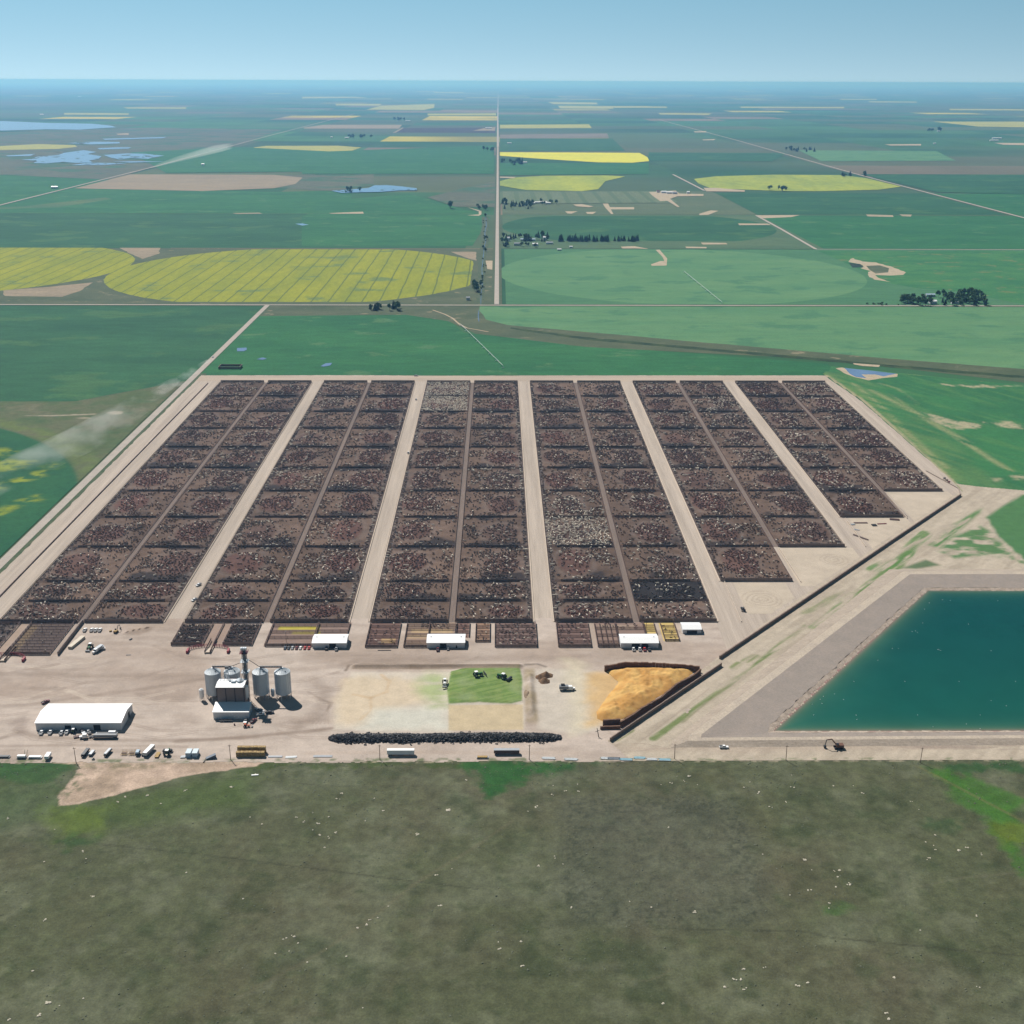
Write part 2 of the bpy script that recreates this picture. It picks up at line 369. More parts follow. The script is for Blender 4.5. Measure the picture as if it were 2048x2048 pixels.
m_fieldp = painted_soil('field_plants', fine=3.0, grain=(.84, 1.16), bd=.5)
def west_c(X, Y):
    n1 = fbm(X, Y, 60, 4, 401); n2 = fbm(X, Y*1.6, 14, 4, 403); n3 = fbm(X, Y, 4, 3, 405); d = np.hypot(X+843, Y-1058)-421
    C = np.ones(X.shape+(3,))*V3((.075, .105, .045)); C = lay(C, np.clip(n1*4-1.7, 0, 1)*.8, (.115, .115, .065)); C = lay(C, np.clip(n2*4-2, 0, 1)*.6, (.05, .10, .038)); C = lay(C, np.clip(n1*5-3.1, 0, 1)*.7*sm(np.abs(Y-1500+.15*(X+500))-60, 30), (.16, .15, .09))
    C = lay(C, .8*sm(np.abs(d-18)-14+8*(n2-.5), 8)*np.clip(n2*3-.8, 0, 1), (.11, .145, .045))
    g = sm(d+2*(n2-.5), 3); C = lay(C, g, (.017, .085, .038)); C = lay(C, g*np.clip(n1*3-1.1, 0, 1)*.7, (.026, .105, .040))
    for pts in ([(-90, 740), (100, 755), (115, 775), (60, 790), (-90, 785)], [(-90, 870), (90, 865), (150, 885), (60, 905), (-90, 915)], [(-90, 1025), (60, 1000), (200, 930), (320, 910), (300, 950), (120, 1010), (-90, 1060)], [(-90, 1215), (60, 1180), (110, 1170), (90, 1200), (-90, 1270)], [(140, 1135), (260, 1105), (270, 1135), (150, 1160)], [(330, 850), (405, 865), (400, 895), (340, 880)], [(-90, 820), (220, 840), (200, 860), (-90, 860)]):
        C = lay(C, g*sm(poly_d(X, Y, L(Q1, pts))-3+10*(n3-.5), 7)*np.clip(n2*5-1.8+2.5*(n3-.5), 0, 1)*.9, (.21, .25, .025))
    for pts in ([(790, 470), (850, 458), (915, 462), (900, 480), (830, 486)], [(560, 508), (660, 505), (660, 514), (570, 514)], [(160, 492), (350, 490), (700, 478), (700, 484), (360, 498)]): C = lay(C, sm(poly_d(X, Y, L(Q1, pts))+3*(n3-.5), 2), (.30, .26, .19))
    return C
grid_obj('weedy_field', -800, -447, 900, 1625, 2.5, lambda X, Y: 0*X+.0, west_c, m_fieldp, keep=lambda x, y: y < 1538+np.clip((x+560)/114, 0, 1)*112+3*fbm(x, y, 15, 3, 5))
def east_c(X, Y):
    n1 = fbm(X, Y, 50, 4, 411); u = (X-484)*.45+(Y-1213)*-.0; n3 = fbm(X, Y, 5, 3, 415)
    v = -(X-484)*.89-(Y-1213)*.45; w = (X-484)*-.45+(Y-1213)*.89; n2 = fbm(v, w*.12, 9, 4, 413)
    C = np.ones(X.shape+(3,))*V3((.035, .145, .050)); C = lay(C, np.clip(n1*4-1.6, 0, 1)*.8, (.026, .115, .045)); C = lay(C, np.clip(n2*4-2, 0, 1)*.55, (.07, .175, .055))
    e = poly_d(X, Y, [(478, 1690), (490, 1540), (487, 1213), (484, 1172), (300, 1172), (300, 1690)])
    C = lay(C, .75*np.exp(-(e/22)**2)*np.clip(n2*3-.6, 0, 1), (.13, .20, .065)); C = lay(C, .6*np.exp(-((e-38)/14)**2)*np.clip(n2*3-.8, 0, 1), (.09, .17, .06)); C = lay(C, .9*sm(e-3+3*(n3-.5), 2), (.33, .29, .18))
    for pts, wd in (([(870, 280), (1200, 450), (1500, 620), (1700, 760), (1850, 850)], 5), ([(740, 230), (950, 400), (1100, 560), (1250, 700), (1400, 830)], 4), ([(930, 230), (1060, 270), (1200, 380)], 2.5), ([(1000, 300), (1300, 520), (1600, 700)], 2)):
        C = lay(C, .75*sm(line_d(X, Y, L(Q4, pts))-wd+9*(n2-.5), 4)*np.clip(n2*4-1.3, 0, 1), (.24, .25, .12))
    for pts, nz in (([(1220, 415), (1300, 440), (1450, 500), (1650, 515), (1660, 530), (1560, 545), (1450, 560), (1350, 520)], 14), ([(1750, 495), (1860, 500), (1932, 535), (1932, 555), (1800, 540)], 12), ([(1730, 905), (1775, 905), (1780, 925), (1740, 930)], 4), ([(1860, 890), (1960, 885), (1960, 915), (1890, 915)], 5), ([(1300, 235), (1600, 245), (1900, 250), (1600, 262)], 12)):
        C = lay(C, .85*sm(poly_d(X, Y, L(Q4, pts))+nz*2*(n2-.5), 5)*np.clip(n3*3-.5, 0, 1), (.36, .31, .20))
    return C
grid_obj('pasture', 455, 900, 1150, 1716, 3.0, lambda X, Y: 0*X+.0, east_c, m_fieldp, keep=lambda x, y: (poly_d(x, y, [(500, 1750), (560, 1715), (700, 1650), (900, 1562), (1000, 1520), (1000, 1150), (484, 1150), (486, 1213), (489, 1540), (476, 1700)]) < 0))
# ploughed-round slough in the east
fld(L(F_, [(1035, 205), (1060, 188), (1110, 205), (1180, 210), (1270, 235), (1340, 262), (1320, 275), (1250, 278), (1170, 275), (1200, 295), (1260, 312), (1180, 300), (1140, 280), (1150, 255), (1100, 240), (1120, 225)]), m_tracks, name='bare_soil', wob=3, step=15)
fld(L(F_, [(1130, 228), (1200, 225), (1250, 240), (1245, 262), (1180, 268), (1150, 250)]), m_olive, name='slough_grass')
fld(L(F_, [(1040, 212), (1100, 218), (1120, 235), (1060, 238)]), soil_mat('sedge', (.012, .03, .025), (.03, .05, .03), big=15, fine=4), name='slough_sedge')
fld(L(F_, [(10, 220), (60, 203), (80, 203), (70, 180), (35, 145), (55, 143), (95, 190), (92, 226), (15, 228)]), m_tracks, name='bare_soil')
fld(L(E_, [(690, 165), (835, 165), (832, 215), (780, 200)]), m_tan, name='bare_soil', wob=2, step=20)
fld(L(D, [(640, 140), (870, 143), (860, 175), (770, 205), (700, 175)]), m_tan, name='bare_soil', wob=2, step=20)
fld(L(D, [(0, 380), (260, 360), (500, 335), (420, 385), (330, 415), (0, 412)]), m_tan, name='bare_soil', wob=2, step=20)
# --- next half section north
fld([(-6000, 3078), (-6000, 3900), (-85, 3900), (-85, 3078)], m_dark, name='crop_field')
fld([(12, 3080), (2600, 3080), (2600, 3905), (12, 3905)], soil_mat('green_pasture', (.060, .115, .058), (.085, .135, .065), big=120, fine=6, stretch=(.4, 1)), name='rough_pasture')
fld(circle_pts(410, 3560, 400, 3235, 3860), m_dark, name='crop_field')
fld([(835, 3085), (2600, 3085), (2600, 3890), (835, 3890)], m_teal, name='crop_field')
fld([(-6000, 3905), (-6000, 4300), (-300, 4300), (-75, 3990), (-75, 3905)], m_teal, name='crop_field')
fld([(835, 3910), (1650, 3910), (1650, 4700), (835, 4700)], m_dark, name='crop_field')
fld([(1680, 3910), (5000, 3910), (5000, 4700), (1680, 4700)], m_teal, name='crop_field')
fld(L(B, [(700, 690), (900, 640), (1075, 600), (1075, 745), (850, 742)]), m_purple, name='rough_pasture')
fld(L(A, [(-400, 780-15), (-400, 545), (600, 590), (800, 640), (1500, 660), (1932, 650), (1932, 765)]), m_teal, name='crop_field')
fld(L(A, [(-400, 765), (100, 740), (560, 690), (600, 700), (300, 745), (-400, 766)]), soil_mat('weedy', (.10, .15, .06), (.05, .12, .055), big=150, fine=10, stretch=(.3, 1)), name='weedy_strip')
# --- far fields, measured one by one
fld(L(A, [(-400, 340), (800, 300), (1550, 312), (1000, 490), (800, 530), (600, 592), (-400, 548)]), m_purple, name='native_grassland')
fld(L(B, [(-650, 575), (400, 560), (400, 625), (165, 655), (-100, 640)]), m_purple, name='native_grassland')
fld(L(A, [(390, 640), (700, 562), (1500, 565), (1660, 580), (1620, 615), (1500, 640), (1100, 655), (600, 645)]), m_tan, name='fallow_field')
fld(L(B, [(10, 300), (120, 285), (558, 285), (540, 306), (10, 306)]), m_tan, name='fallow_field')
fld(L(B, [(1103, 340), (1700, 333), (1710, 358), (1103, 362)]), soil_mat('grey_fallow', (.19, .16, .13), (.16, .14, .11), big=300, fine=20), name='fallow_field')
fld(L(B, [(515, 328), (562, 303), (1080, 300), (1078, 331)]), soil_mat('manure_dark', (.045, .035, .04), (.06, .045, .045), big=100, fine=20), name='far_feedlot_ground')
fld(L(B, [(950, 318), (1030, 300), (1078, 298), (1075, 318)]), m_tan, name='far_feedlot_yard')
fld(L(B, [(505, 330), (560, 300), (566, 303), (522, 329)]), m_tan, name='track')
fld(L(B, [(1103, 438), (1880, 442), (1925, 466), (1935, 488), (1840, 497), (1650, 495), (1330, 475), (1103, 458)]), m_canola_far, name='canola_field')
fld(L(B, [(1103, 600), (1180, 580), (1350, 570), (1700, 568), (1800, 574), (1690, 600), (1650, 645), (1560, 656), (1250, 650), (1103, 625)]), m_canola_thin, name='canola_field')
fld(L(Cc, [(235, 550), (350, 536), (650, 528), (1000, 530), (1130, 545), (1315, 590), (1200, 606), (900, 614), (700, 614), (320, 598), (260, 575)]), m_canola_thin, name='canola_field')
fld(L(B, [(1103, 285), (1600, 282), (1615, 303), (1103, 305)]), soil_mat('canola_pale', (.36, .34, .08), (.30, .30, .09), big=400, fine=30), name='canola_field')
m_cp = MATS['canola_pale']
for f, pts in ((B, [(185, 168), (445, 168), (430, 178), (190, 176)]), (B, [(360, 200), (440, 178), (740, 168), (735, 190), (680, 202)]), (B, [(700, 222), (1082, 220), (1082, 232), (700, 232)]),
               (B, [(1370, 157), (1640, 160), (1650, 171), (1400, 169)]), (B, [(1425, 178), (1740, 180), (1735, 195), (1440, 193)]), (B, [(1740, 180), (1932, 180), (1932, 189), (1740, 190)]),
               (A, [(660, 187), (1010, 187), (1010, 195), (680, 194)]), (A, [(330, 219), (690, 221), (690, 229), (330, 228)]), (A, [(-400, 425), (180, 393), (390, 399), (405, 408), (300, 420), (-400, 434)]),
               (B, [(-270, 412), (-200, 403), (200, 402), (330, 412), (270, 433), (-200, 436)]), (B, [(0, 128), (300, 128), (370, 133), (0, 137)]), (B, [(720, 100), (905, 101), (900, 106), (740, 106)]),
               (Cc, [(50, 205), (330, 207), (310, 215), (60, 213)]), (Cc, [(1150, 143), (1400, 145), (1400, 150), (1150, 149)]), (Cc, [(1570, 183), (2400, 188), (2400, 194), (1570, 190)]),
               (Cc, [(1480, 250), (2400, 250), (2400, 286), (1720, 276)]), (Cc, [(480, 171), (1020, 173), (1020, 180), (480, 178)]), (Cc, [(0, 170), (95, 171), (95, 178), (0, 177)]), (Cc, [(1000, 131), (1190, 131), (1190, 136), (1000, 136)])):
    fld(L(f, pts), m_cp, name='canola_field')
for f, pts, mt in ((B, [(200, 705), (600, 670), (1050, 800), (950, 960), (0, 960), (0, 800)], m_teal), (Cc, [(0, 410), (20, 412), (720, 415), (640, 458), (0, 455)], m_dark),
                   (Cc, [(780, 400), (1500, 405), (1600, 455), (900, 458)], m_light), (Cc, [(1100, 525), (2400, 530), (2400, 640), (1500, 620)], m_dark), (B, [(1103, 362), (1730, 362), (1800, 430), (1103, 432)], m_dark),
                   (A, [(700, 440), (1300, 410), (1932, 440), (1932, 545), (900, 555)], m_teal), (B, [(0, 440), (1070, 400), (1070, 560), (0, 560)], m_teal), (B, [(1103, 500), (1932, 500), (1932, 560), (1103, 568)], m_teal)):
    fld(L(f, pts), mt, name='crop_field')
fld([(12, 3908), (832, 3908), (832, 4760), (12, 4760)], soil_mat('lane_grass', (.075, .115, .06), (.10, .13, .07), big=150, fine=8, stretch=(.4, 1)), name='rough_pasture')
fld(L(B, [(1103, 660), (1990, 658), (2100, 722), (1103, 727)]), soil_mat('striped_hay', (.105, .145, .08), (.125, .16, .09), big=60, fine=8, stretch=(1, .1), tram=(60.0, .3, (.08, .125, .065))), name='hay_field')
# bare patches, lease sites and dugouts
for f, pts in ((B, [(1510, 732), (1560, 730), (1625, 742), (1600, 747), (1530, 742)]), (B, [(1675, 725), (1705, 725), (1715, 745), (1850, 745), (1850, 757), (1720, 757), (1735, 783), (1722, 783), (1690, 748)]),
               (B, [(1465, 768), (1535, 768), (1500, 781), (1480, 780)]), (B, [(1580, 772), (1640, 770), (1620, 783), (1590, 782)]), (B, [(920, 745), (1000, 765), (1000, 785), (985, 793), (920, 790), (985, 785), (985, 768)]),
               (B, [(150, 778), (340, 770), (345, 781), (170, 782)]), (B, [(1775, 965), (1850, 962), (1932, 978), (1860, 975), (1785, 975)]), (B, [(1103, 576), (1190, 578), (1180, 585), (1103, 582)]),
               (Cc, [(0, 620), (140, 612), (160, 628), (285, 630), (285, 640), (150, 642), (110, 655), (160, 697), (150, 699), (95, 665), (60, 668), (20, 640)]),
               (Cc, [(285, 598), (350, 598), (500, 610), (500, 618), (300, 616)]), (Cc, [(262, 732), (320, 714), (362, 716), (310, 737), (265, 738)]),
               (Cc, [(555, 740), (790, 738), (740, 749), (600, 755), (580, 750)]), (Cc, [(465, 782), (620, 783), (635, 790), (470, 791)]), (Cc, [(1130, 735), (1270, 738), (1275, 748), (1140, 745)]), (Cc, [(1305, 735), (1370, 736), (1365, 746), (1320, 744)]),
               (Cc, [(270, 882), (400, 884), (410, 891), (280, 892)]), (Cc, [(190, 903), (300, 905), (300, 912), (195, 911)]), (A, [(1270, 778), (1420, 776), (1440, 782), (1290, 783)]),
               (Cc, [(1800, 362), (2400, 365), (2400, 384), (1850, 372)]), (Cc, [(1230, 370), (1420, 368), (1420, 376), (1260, 376)]), (Cc, [(235, 302), (300, 300), (300, 307), (240, 307)]), (Cc, [(280, 345), (350, 342), (340, 348), (285, 349)]),
               (A, [(620, 336), (690, 333), (690, 341), (630, 341)]), (F_, [(1060, 735), (1100, 738), (1200, 745), (1195, 755), (1110, 750), (1065, 742)]), (E_, [(885, 215), (925, 215), (925, 265), (895, 262)])):
    fld(L(f, pts), m_tracks, name='bare_soil', z=-0.2 if f in (F_, E_) else None)
# --- water
def water_mat(name, c, rough=.08):
    mt, nt, b = new_mat(name); b.inputs['Roughness'].default_value = rough; b.inputs['IOR'].default_value = 1.33
    nt.links.new(mixc(nt, c, vary(nt, pos_map(nt), 1/40.0, .8, 1.2)), b.inputs['Base Color'])
    bump(nt, b, noise(nt, pos_map(nt), 1/1.5, 3), .05, .4); return mt
m_wfar = water_mat('lake_water', (.14, .27, .42), .3); m_wslough = water_mat('slough_water', (.12, .19, .31), .25)
for nm, f, pts in (('lake', A, [(-300, 262), (0, 265), (240, 275), (480, 279), (590, 290), (620, 300), (540, 304), (420, 313), (230, 311), (0, 318), (-300, 320)]),
               ('pond', A, [(355, 388), (500, 380), (640, 382), (640, 390), (480, 396)]), ('pond', A, [(515, 417), (620, 412), (705, 412), (690, 419), (530, 424)]), ('pond', A, [(540, 364), (900, 354), (880, 361), (560, 370)]),
               ('pond', A, [(90, 480), (150, 478), (180, 465), (300, 455), (330, 443), (440, 428), (510, 438), (460, 450), (540, 462), (520, 478), (470, 486), (490, 496), (400, 500), (330, 494), (230, 502), (160, 500), (180, 488)]),
               ('pond', A, [(550, 455), (680, 446), (780, 448), (890, 459), (830, 468), (800, 477), (700, 472), (640, 480), (590, 470)]), ('pond', A, [(370, 512), (470, 498), (600, 500), (680, 503), (560, 511)]), ('pond', A, [(5, 458), (170, 449), (150, 460), (20, 463)]), ('pond', A, [(600, 493), (720, 490), (900, 492), (700, 498)]),
               ('pond', B, [(165, 656), (250, 650), (370, 640), (405, 625), (470, 624), (560, 632), (640, 642), (640, 653), (540, 654), (440, 662), (330, 664), (220, 668)]),
               ('pond', D, [(1620, 10), (1660, 8), (1695, 15), (1660, 20)])):
    fld(L(f, pts), m_wfar, name=nm)
rI = random.Random(12)
for (u0, u1, v0, v1, k) in ((150, 520, 436, 498, 26), (560, 870, 450, 476, 14), (380, 640, 500, 510, 6), (370, 630, 383, 393, 5)):
    for q in range(k):
        u, v, w, h = rI.uniform(u0, u1), rI.uniform(v0, v1), rI.uniform(12, 48), rI.uniform(1.2, 3.4)
        KZ[0] += 1; sheet('marsh_island', L(A, [(u-w/2, v), (u-w*.2, v-h/2), (u+w*.25, v-h*.4), (u+w/2, v+h*.1), (u+w*.15, v+h/2), (u-w*.3, v+h*.4)]), -.5+.02*KZ[0], MATS['rough_grass'])
for (u0, u1, v0, v1, k) in ((180, 300, 650, 662, 7), (420, 640, 648, 656, 5)):
    for q in range(k):
        u, v, w, h = rI.uniform(u0, u1), rI.uniform(v0, v1), rI.uniform(8, 30), rI.uniform(1.5, 4)
        KZ[0] += 1; sheet('marsh_island', L(B, [(u-w/2, v), (u, v-h/2), (u+w/2, v), (u, v+h/2)]), -.5+.02*KZ[0], MATS['rough_grass'])
for f, pts in ((D, [(1297, 703), (1350, 700), (1352, 712), (1335, 720), (1297, 720)]), (D, [(1405, 765), (1440, 755), (1465, 762), (1440, 768)]), (D, [(1762, 803), (1790, 787), (1828, 785), (1815, 800), (1780, 806)]),
               (Q4, [(680, 122), (860, 140), (1050, 162), (960, 182), (900, 168), (800, 168), (840, 195), (760, 185), (720, 165)])):
    if f is Q4: sheet('bare_soil', L(f, [(620, 125), (660, 118), (700, 128), (1060, 165), (1055, 185), (960, 192), (900, 203), (850, 210), (760, 190), (680, 160), (650, 140)]), 0.02, m_tracks, wob=.6, step=6)
    sheet('slough', L(f, pts), 0.06, m_wslough, wob=.5, step=8)
st = [(885, -30), (889, 20), (880, 60), (886, 100), (876, 150), (872, 200), (864, 260), (868, 330), (860, 400), (858, 462)]
s_l = L(E_, [(x-1.3, y) for x, y in st]); s_r = L(E_, [(x+1.6, y) for x, y in st])
sheet('creek_bank', L(E_, [(x-22, y) for x, y in st])+L(E_, [(x+16, y) for x, y in st])[::-1], -.12, m_verge, wob=1.5, step=20)
sheet('creek', s_l+s_r[::-1], -0.08, m_wslough)
sheet('creek', L(E_, [(848, 488), (850, 492), (846, 520), (850, 550), (846, 556), (842, 520)]), -0.08, m_wslough)
# --- country roads (with a bare shoulder on both sides)
def road(pts_c, w, mat, z, name='road', shoulder=None):
    a = []; b2 = []
    for i, p in enumerate(pts_c):
        q0 = pts_c[max(i-1, 0)]; q1 = pts_c[min(i+1, len(pts_c)-1)]; dx, dy = q1[0]-q0[0], q1[1]-q0[1]; l = math.hypot(dx, dy); nx, ny = -dy/l, dx/l
        a.append((p[0]+nx*w/2, p[1]+ny*w/2)); b2.append((p[0]-nx*w/2, p[1]-ny*w/2))
    if shoulder: road(pts_c, w+shoulder, m_verge, z-.05, 'verge')
    me = bpy.data.meshes.new(name); n = len(a); vs = [(x, y, z) for x, y in a]+[(x, y, z) for x, y in b2]
    me.from_pydata(vs, [], [(n+i, n+i+1, i+1, i) for i in range(n-1)]); me.materials.append(mat)
    o = bpy.data.objects.new(name, me); COL.objects.link(o); o['kind'] = 'structure'; return o
road([(-4, 2265), (-4, 4000), (-5, 8000)], 9, m_road, 0, shoulder=12); road([(-5, 8000), (-10, 16000), (-14, 60000)], 14, m_road, 1.5)
road([(-9000, 2263), (-440, 2263), (0, 2263), (9000, 2263)], 7, m_road, .05, shoulder=12)
road([(812, 3074), (9000, 3074)], 6, m_road, .02); road([(12, 3070), (812, 3074)], 3, m_verge, .02)
road([(813, 3077), (822, 3500), (826, 3890)], 8, m_road, .06)
road([(XW, -400), (XW, 2258)], 9, m_road, .05)
road([(-1692, 2270), (-1692, 6000), (-1770, 9800), (-1850, 16000)], 11, m_road, 1.2); road([(1662, 3080), (1664, 5640), (1740, 9000), (1800, 14000)], 11, m_road, 1.0)
road(L(Cc, [(125, 527), (200, 565), (290, 612)]), 10, m_road, 1.0)
road([(835, 3900), (1655, 3900)], 5, m_verge, .6); road([(-3000, 3902), (-90, 3902)], 5, m_olive, .6)
road(L(E_, [(590, 490), (660, 515), (700, 535), (740, 570), (780, 590), (900, 612)]), 3.5, m_tracks, .02, name='track')
road([(-434, 972), (-434, 1530), (-446, 1536)], 0.1, m_verge, .04)

# ================================================================== THE LOT
lot_d = [(-431, 640), (-431, 1688), (-200, 1689), (475, 1690), (487, 1540), (487, 1213), (484, 1172), (420, 1100), (245, 900), (172, 800), (172, 868), (-431, 868)]
sheet('feedlot_roads', [(-431, 858), (-431, 1688), (-200, 1690), (-100, 1687), (200, 1690), (475, 1690), (487, 1540), (487, 1213), (484, 1163), (243, 886), (162, 790), (120, 790), (120, 858)], 0.02, m_dirt_ns, wob=.7, step=9)
sheet('verge', [(-436, 640), (-431, 640), (-431, 1610), (-425, 1700), (-436, 1700)], 0.0, m_verge, wob=.5, step=12)
sheet('perimeter_road', [(-431, 1652), (476, 1652), (474, 1686), (-431, 1684)], 0.05, m_dirt, wob=.6, step=14)

ROWS = [1645.5, 1566, 1487, 1408, 1329.5, 1251, 1172.5, 1094, 1015.5, 936, 895.5, 855.5]
BX = [-393.5+145.9*k for k in range(6)]
PENS = []                                   # (column, row, x0, x1, y0, y1, bunk side)
for c in range(12):
    k = c//2; x0 = BX[k]+(0 if c % 2 == 0 else 67); x1 = x0+61.5
    last = 11 if c < 8 else {8: 9, 9: 8, 10: 7, 11: 6}[c]
    for r in range(last): PENS.append((c, r, x0, x1, ROWS[r+1], ROWS[r], -1 if c % 2 == 0 else 1))
rngp = random.Random(3)
PINFO = {}
for (c, r, x0, x1, y0, y1, s) in PENS:
    w = x1-x0; h = y1-y0
    mx = (x0+x1)/2+s*w*rngp.uniform(.08, .17); my = (y0+y1)/2+rngp.uniform(-.06, .06)*h
    PINFO[(c, r)] = dict(m=(mx, my), rx=w*rngp.uniform(.24, .31), ry=h*rngp.uniform(.27, .36), hz=rngp.uniform(1.2, 2.4), tone=rngp.uniform(.82, 1.15), wet=rngp.uniform(.2, 1.0), wx=rngp.uniform(.2, .8), red=rngp.uniform(0, 1), mc=rngp.choice([0.0, .3, .7, 1.0, 1.0]))
PINFO[(7, 9)]['wet'] = 3.5; PINFO[(7, 9)]['tone'] = .5
for key in ((1, 5), (0, 4), (1, 4), (6, 1)): PINFO[key]['wet'] = 1.4
m_pen = painted_soil('pen_soil', fine=1.5, grain=(.72, 1.28), bd=.5)
def pen_z(X, Y, pens):
    Zz = np.full(X.shape, .12)+.18*fbm(X, Y, 9, 3, 5)
    for p in pens:
        i = PINFO[(p[0], p[1])]
        d = np.hypot((X-i['m'][0])/i['rx'], (Y-i['m'][1])/i['ry'])+.22*(fbm(X, Y, 16, 3, 11)-.5)
        t = np.clip(1.15-d, 0, 1); Zz = Zz+i['hz']*t*t*(3-2*t)*(.85+.3*fbm(X, Y, 5, 3, 4))
    return Zz
def pen_c(X, Y, pens):
    C = np.ones(X.shape+(3,))*V3((.114, .077, .058)); C = C*(.62+.76*fbm(X, Y, 18, 5, 2))[..., None]
    for p in pens:
        i = PINFO[(p[0], p[1])]; c, r, x0, x1, y0, y1, s = p
        ins = ((X >= x0-1) & (X <= x1+1) & (Y >= y0) & (Y < y1)).astype(float)
        C = C*(1+(i['tone']-1)*ins)[..., None]
        nz = fbm(X, Y, 14, 4, 21)
        d = np.hypot((X-i['m'][0])/i['rx'], (Y-i['m'][1])/i['ry'])+.22*(fbm(X, Y, 16, 3, 11)-.5)
        C = lay(C, ins*.45*np.exp(-((d-1.2)/.13)**2), (.16, .125, .11))
        C = lay(C, ins*.8*sm(d-.98, .12), (.085+.025*i['red'], .055, .046))
        wet = np.clip(1.15-(Y-y0)/(y1-y0)*2.6, 0, 1)+np.clip(1-(y1-Y)/(y1-y0)*6, 0, 1)
        wet = wet*np.clip(1.2-np.abs((X-x0)/(x1-x0)-i['wx'])*1.6, 0, 1)*i['wet']
        C = lay(C, ins*np.clip((wet*1.7+nz*1.7-1.35)*3.0, 0, 1)*.88*sm(.95-d, .2), (.024, .021, .022))
        e = (x1-X) if s > 0 else (X-x0)
        C = lay(C, ins*sm(e-5, .6)*.6, (.12, .098, .088)); C = lay(C, ins*sm(e-1.4, .4)*.5, (.05, .038, .035))
    if pens[0][0] == 7: C = lay(C, .93*((Y > 895.5) & (Y < 936)), (.022, .021, .023))
    return C
for c in range(12):
    pens = [p for p in PENS if p[0] == c]; x0, x1 = pens[0][2], pens[0][3]; y0 = pens[-1][4]
    grid_obj('pen_ground', x0, x1, y0, 1645.5, 1.75, lambda X, Y, pp=pens: pen_z(X, Y, pp), lambda X, Y, pp=pens: pen_c(X, Y, pp), m_pen)
    if c % 2 == 0:
        yb = {8: 1015.5, 10: 1094}.get(c, 855.5)
        sheet('drover_alley', [(x1, yb), (x1+5.5, yb), (x1+5.5, 1566), (x1, 1566)], .2, soil_mat('alley_soil', (.19, .145, .12), (.15, .118, .10), big=5, fine=1.5, stretch=(1, .05)))
        sheet('pen_ground', [(x1, 1566), (x1+5.5, 1566), (x1+5.5, 1645), (x1, 1645)], .16, MATS['alley_soil'])

# ---- yard and prairie: painted by measured outlines
m_yard = painted_soil('yard_soil', fine=1.3, grain=(.87, 1.13), bd=.25)
TANc = (.425, .355, .30)
corr_red = (.20, .135, .11)
PADS = dict(
    pit=L(P3, [(235, 470), (970, 470), (1510, 470), (1540, 560), (1545, 900), (900, 915), (100, 905), (120, 700), (190, 560)]),
    grn=L(P3, [(985, 470), (1100, 440), (1505, 432), (1525, 520), (1525, 690), (1450, 712), (1200, 700), (970, 712), (960, 600)]),
    grn2=L(P3, [(780, 480), (985, 480), (975, 740), (860, 730), (720, 620)]), straw=L(P3, [(968, 720), (1530, 715), (1535, 905), (968, 912)]),
    pad2=L(P3, [(1610, 450), (1932, 450), (2150, 560), (2180, 880), (1932, 940), (1640, 900), (1620, 700)]),
    corn=L(P4, [(270, 640), (560, 600), (560, 1000), (290, 1010)]), straw2=L(P4, [(100, 520), (300, 560), (300, 1010), (150, 1100)]))
def yard_z(X, Y):
    Zz = .03+.06*fbm(X, Y, 12, 3, 3)
    # low earth bank north of the silage pad, and the ridge east of it
    Zz = Zz+1.6*np.exp(-((Y-781)/2.2)**2)*sm(np.abs(X+45)-62, 3); Zz = Zz+2.0*np.exp(-((X-22)/2.5)**2)*sm(np.abs(Y-740)-28, 4)
    Zz = Zz+.9*sm(poly_d(X, Y, PADS['grn']), 3)
    Zz = Zz+sum(.9*np.exp(-(((X-a)/3.0)**2+((Y-bb)/4.5)**2)) for a, bb in L(P1, [(955, 175), (1000, 165), (1045, 155), (1095, 145)]))
    return Zz
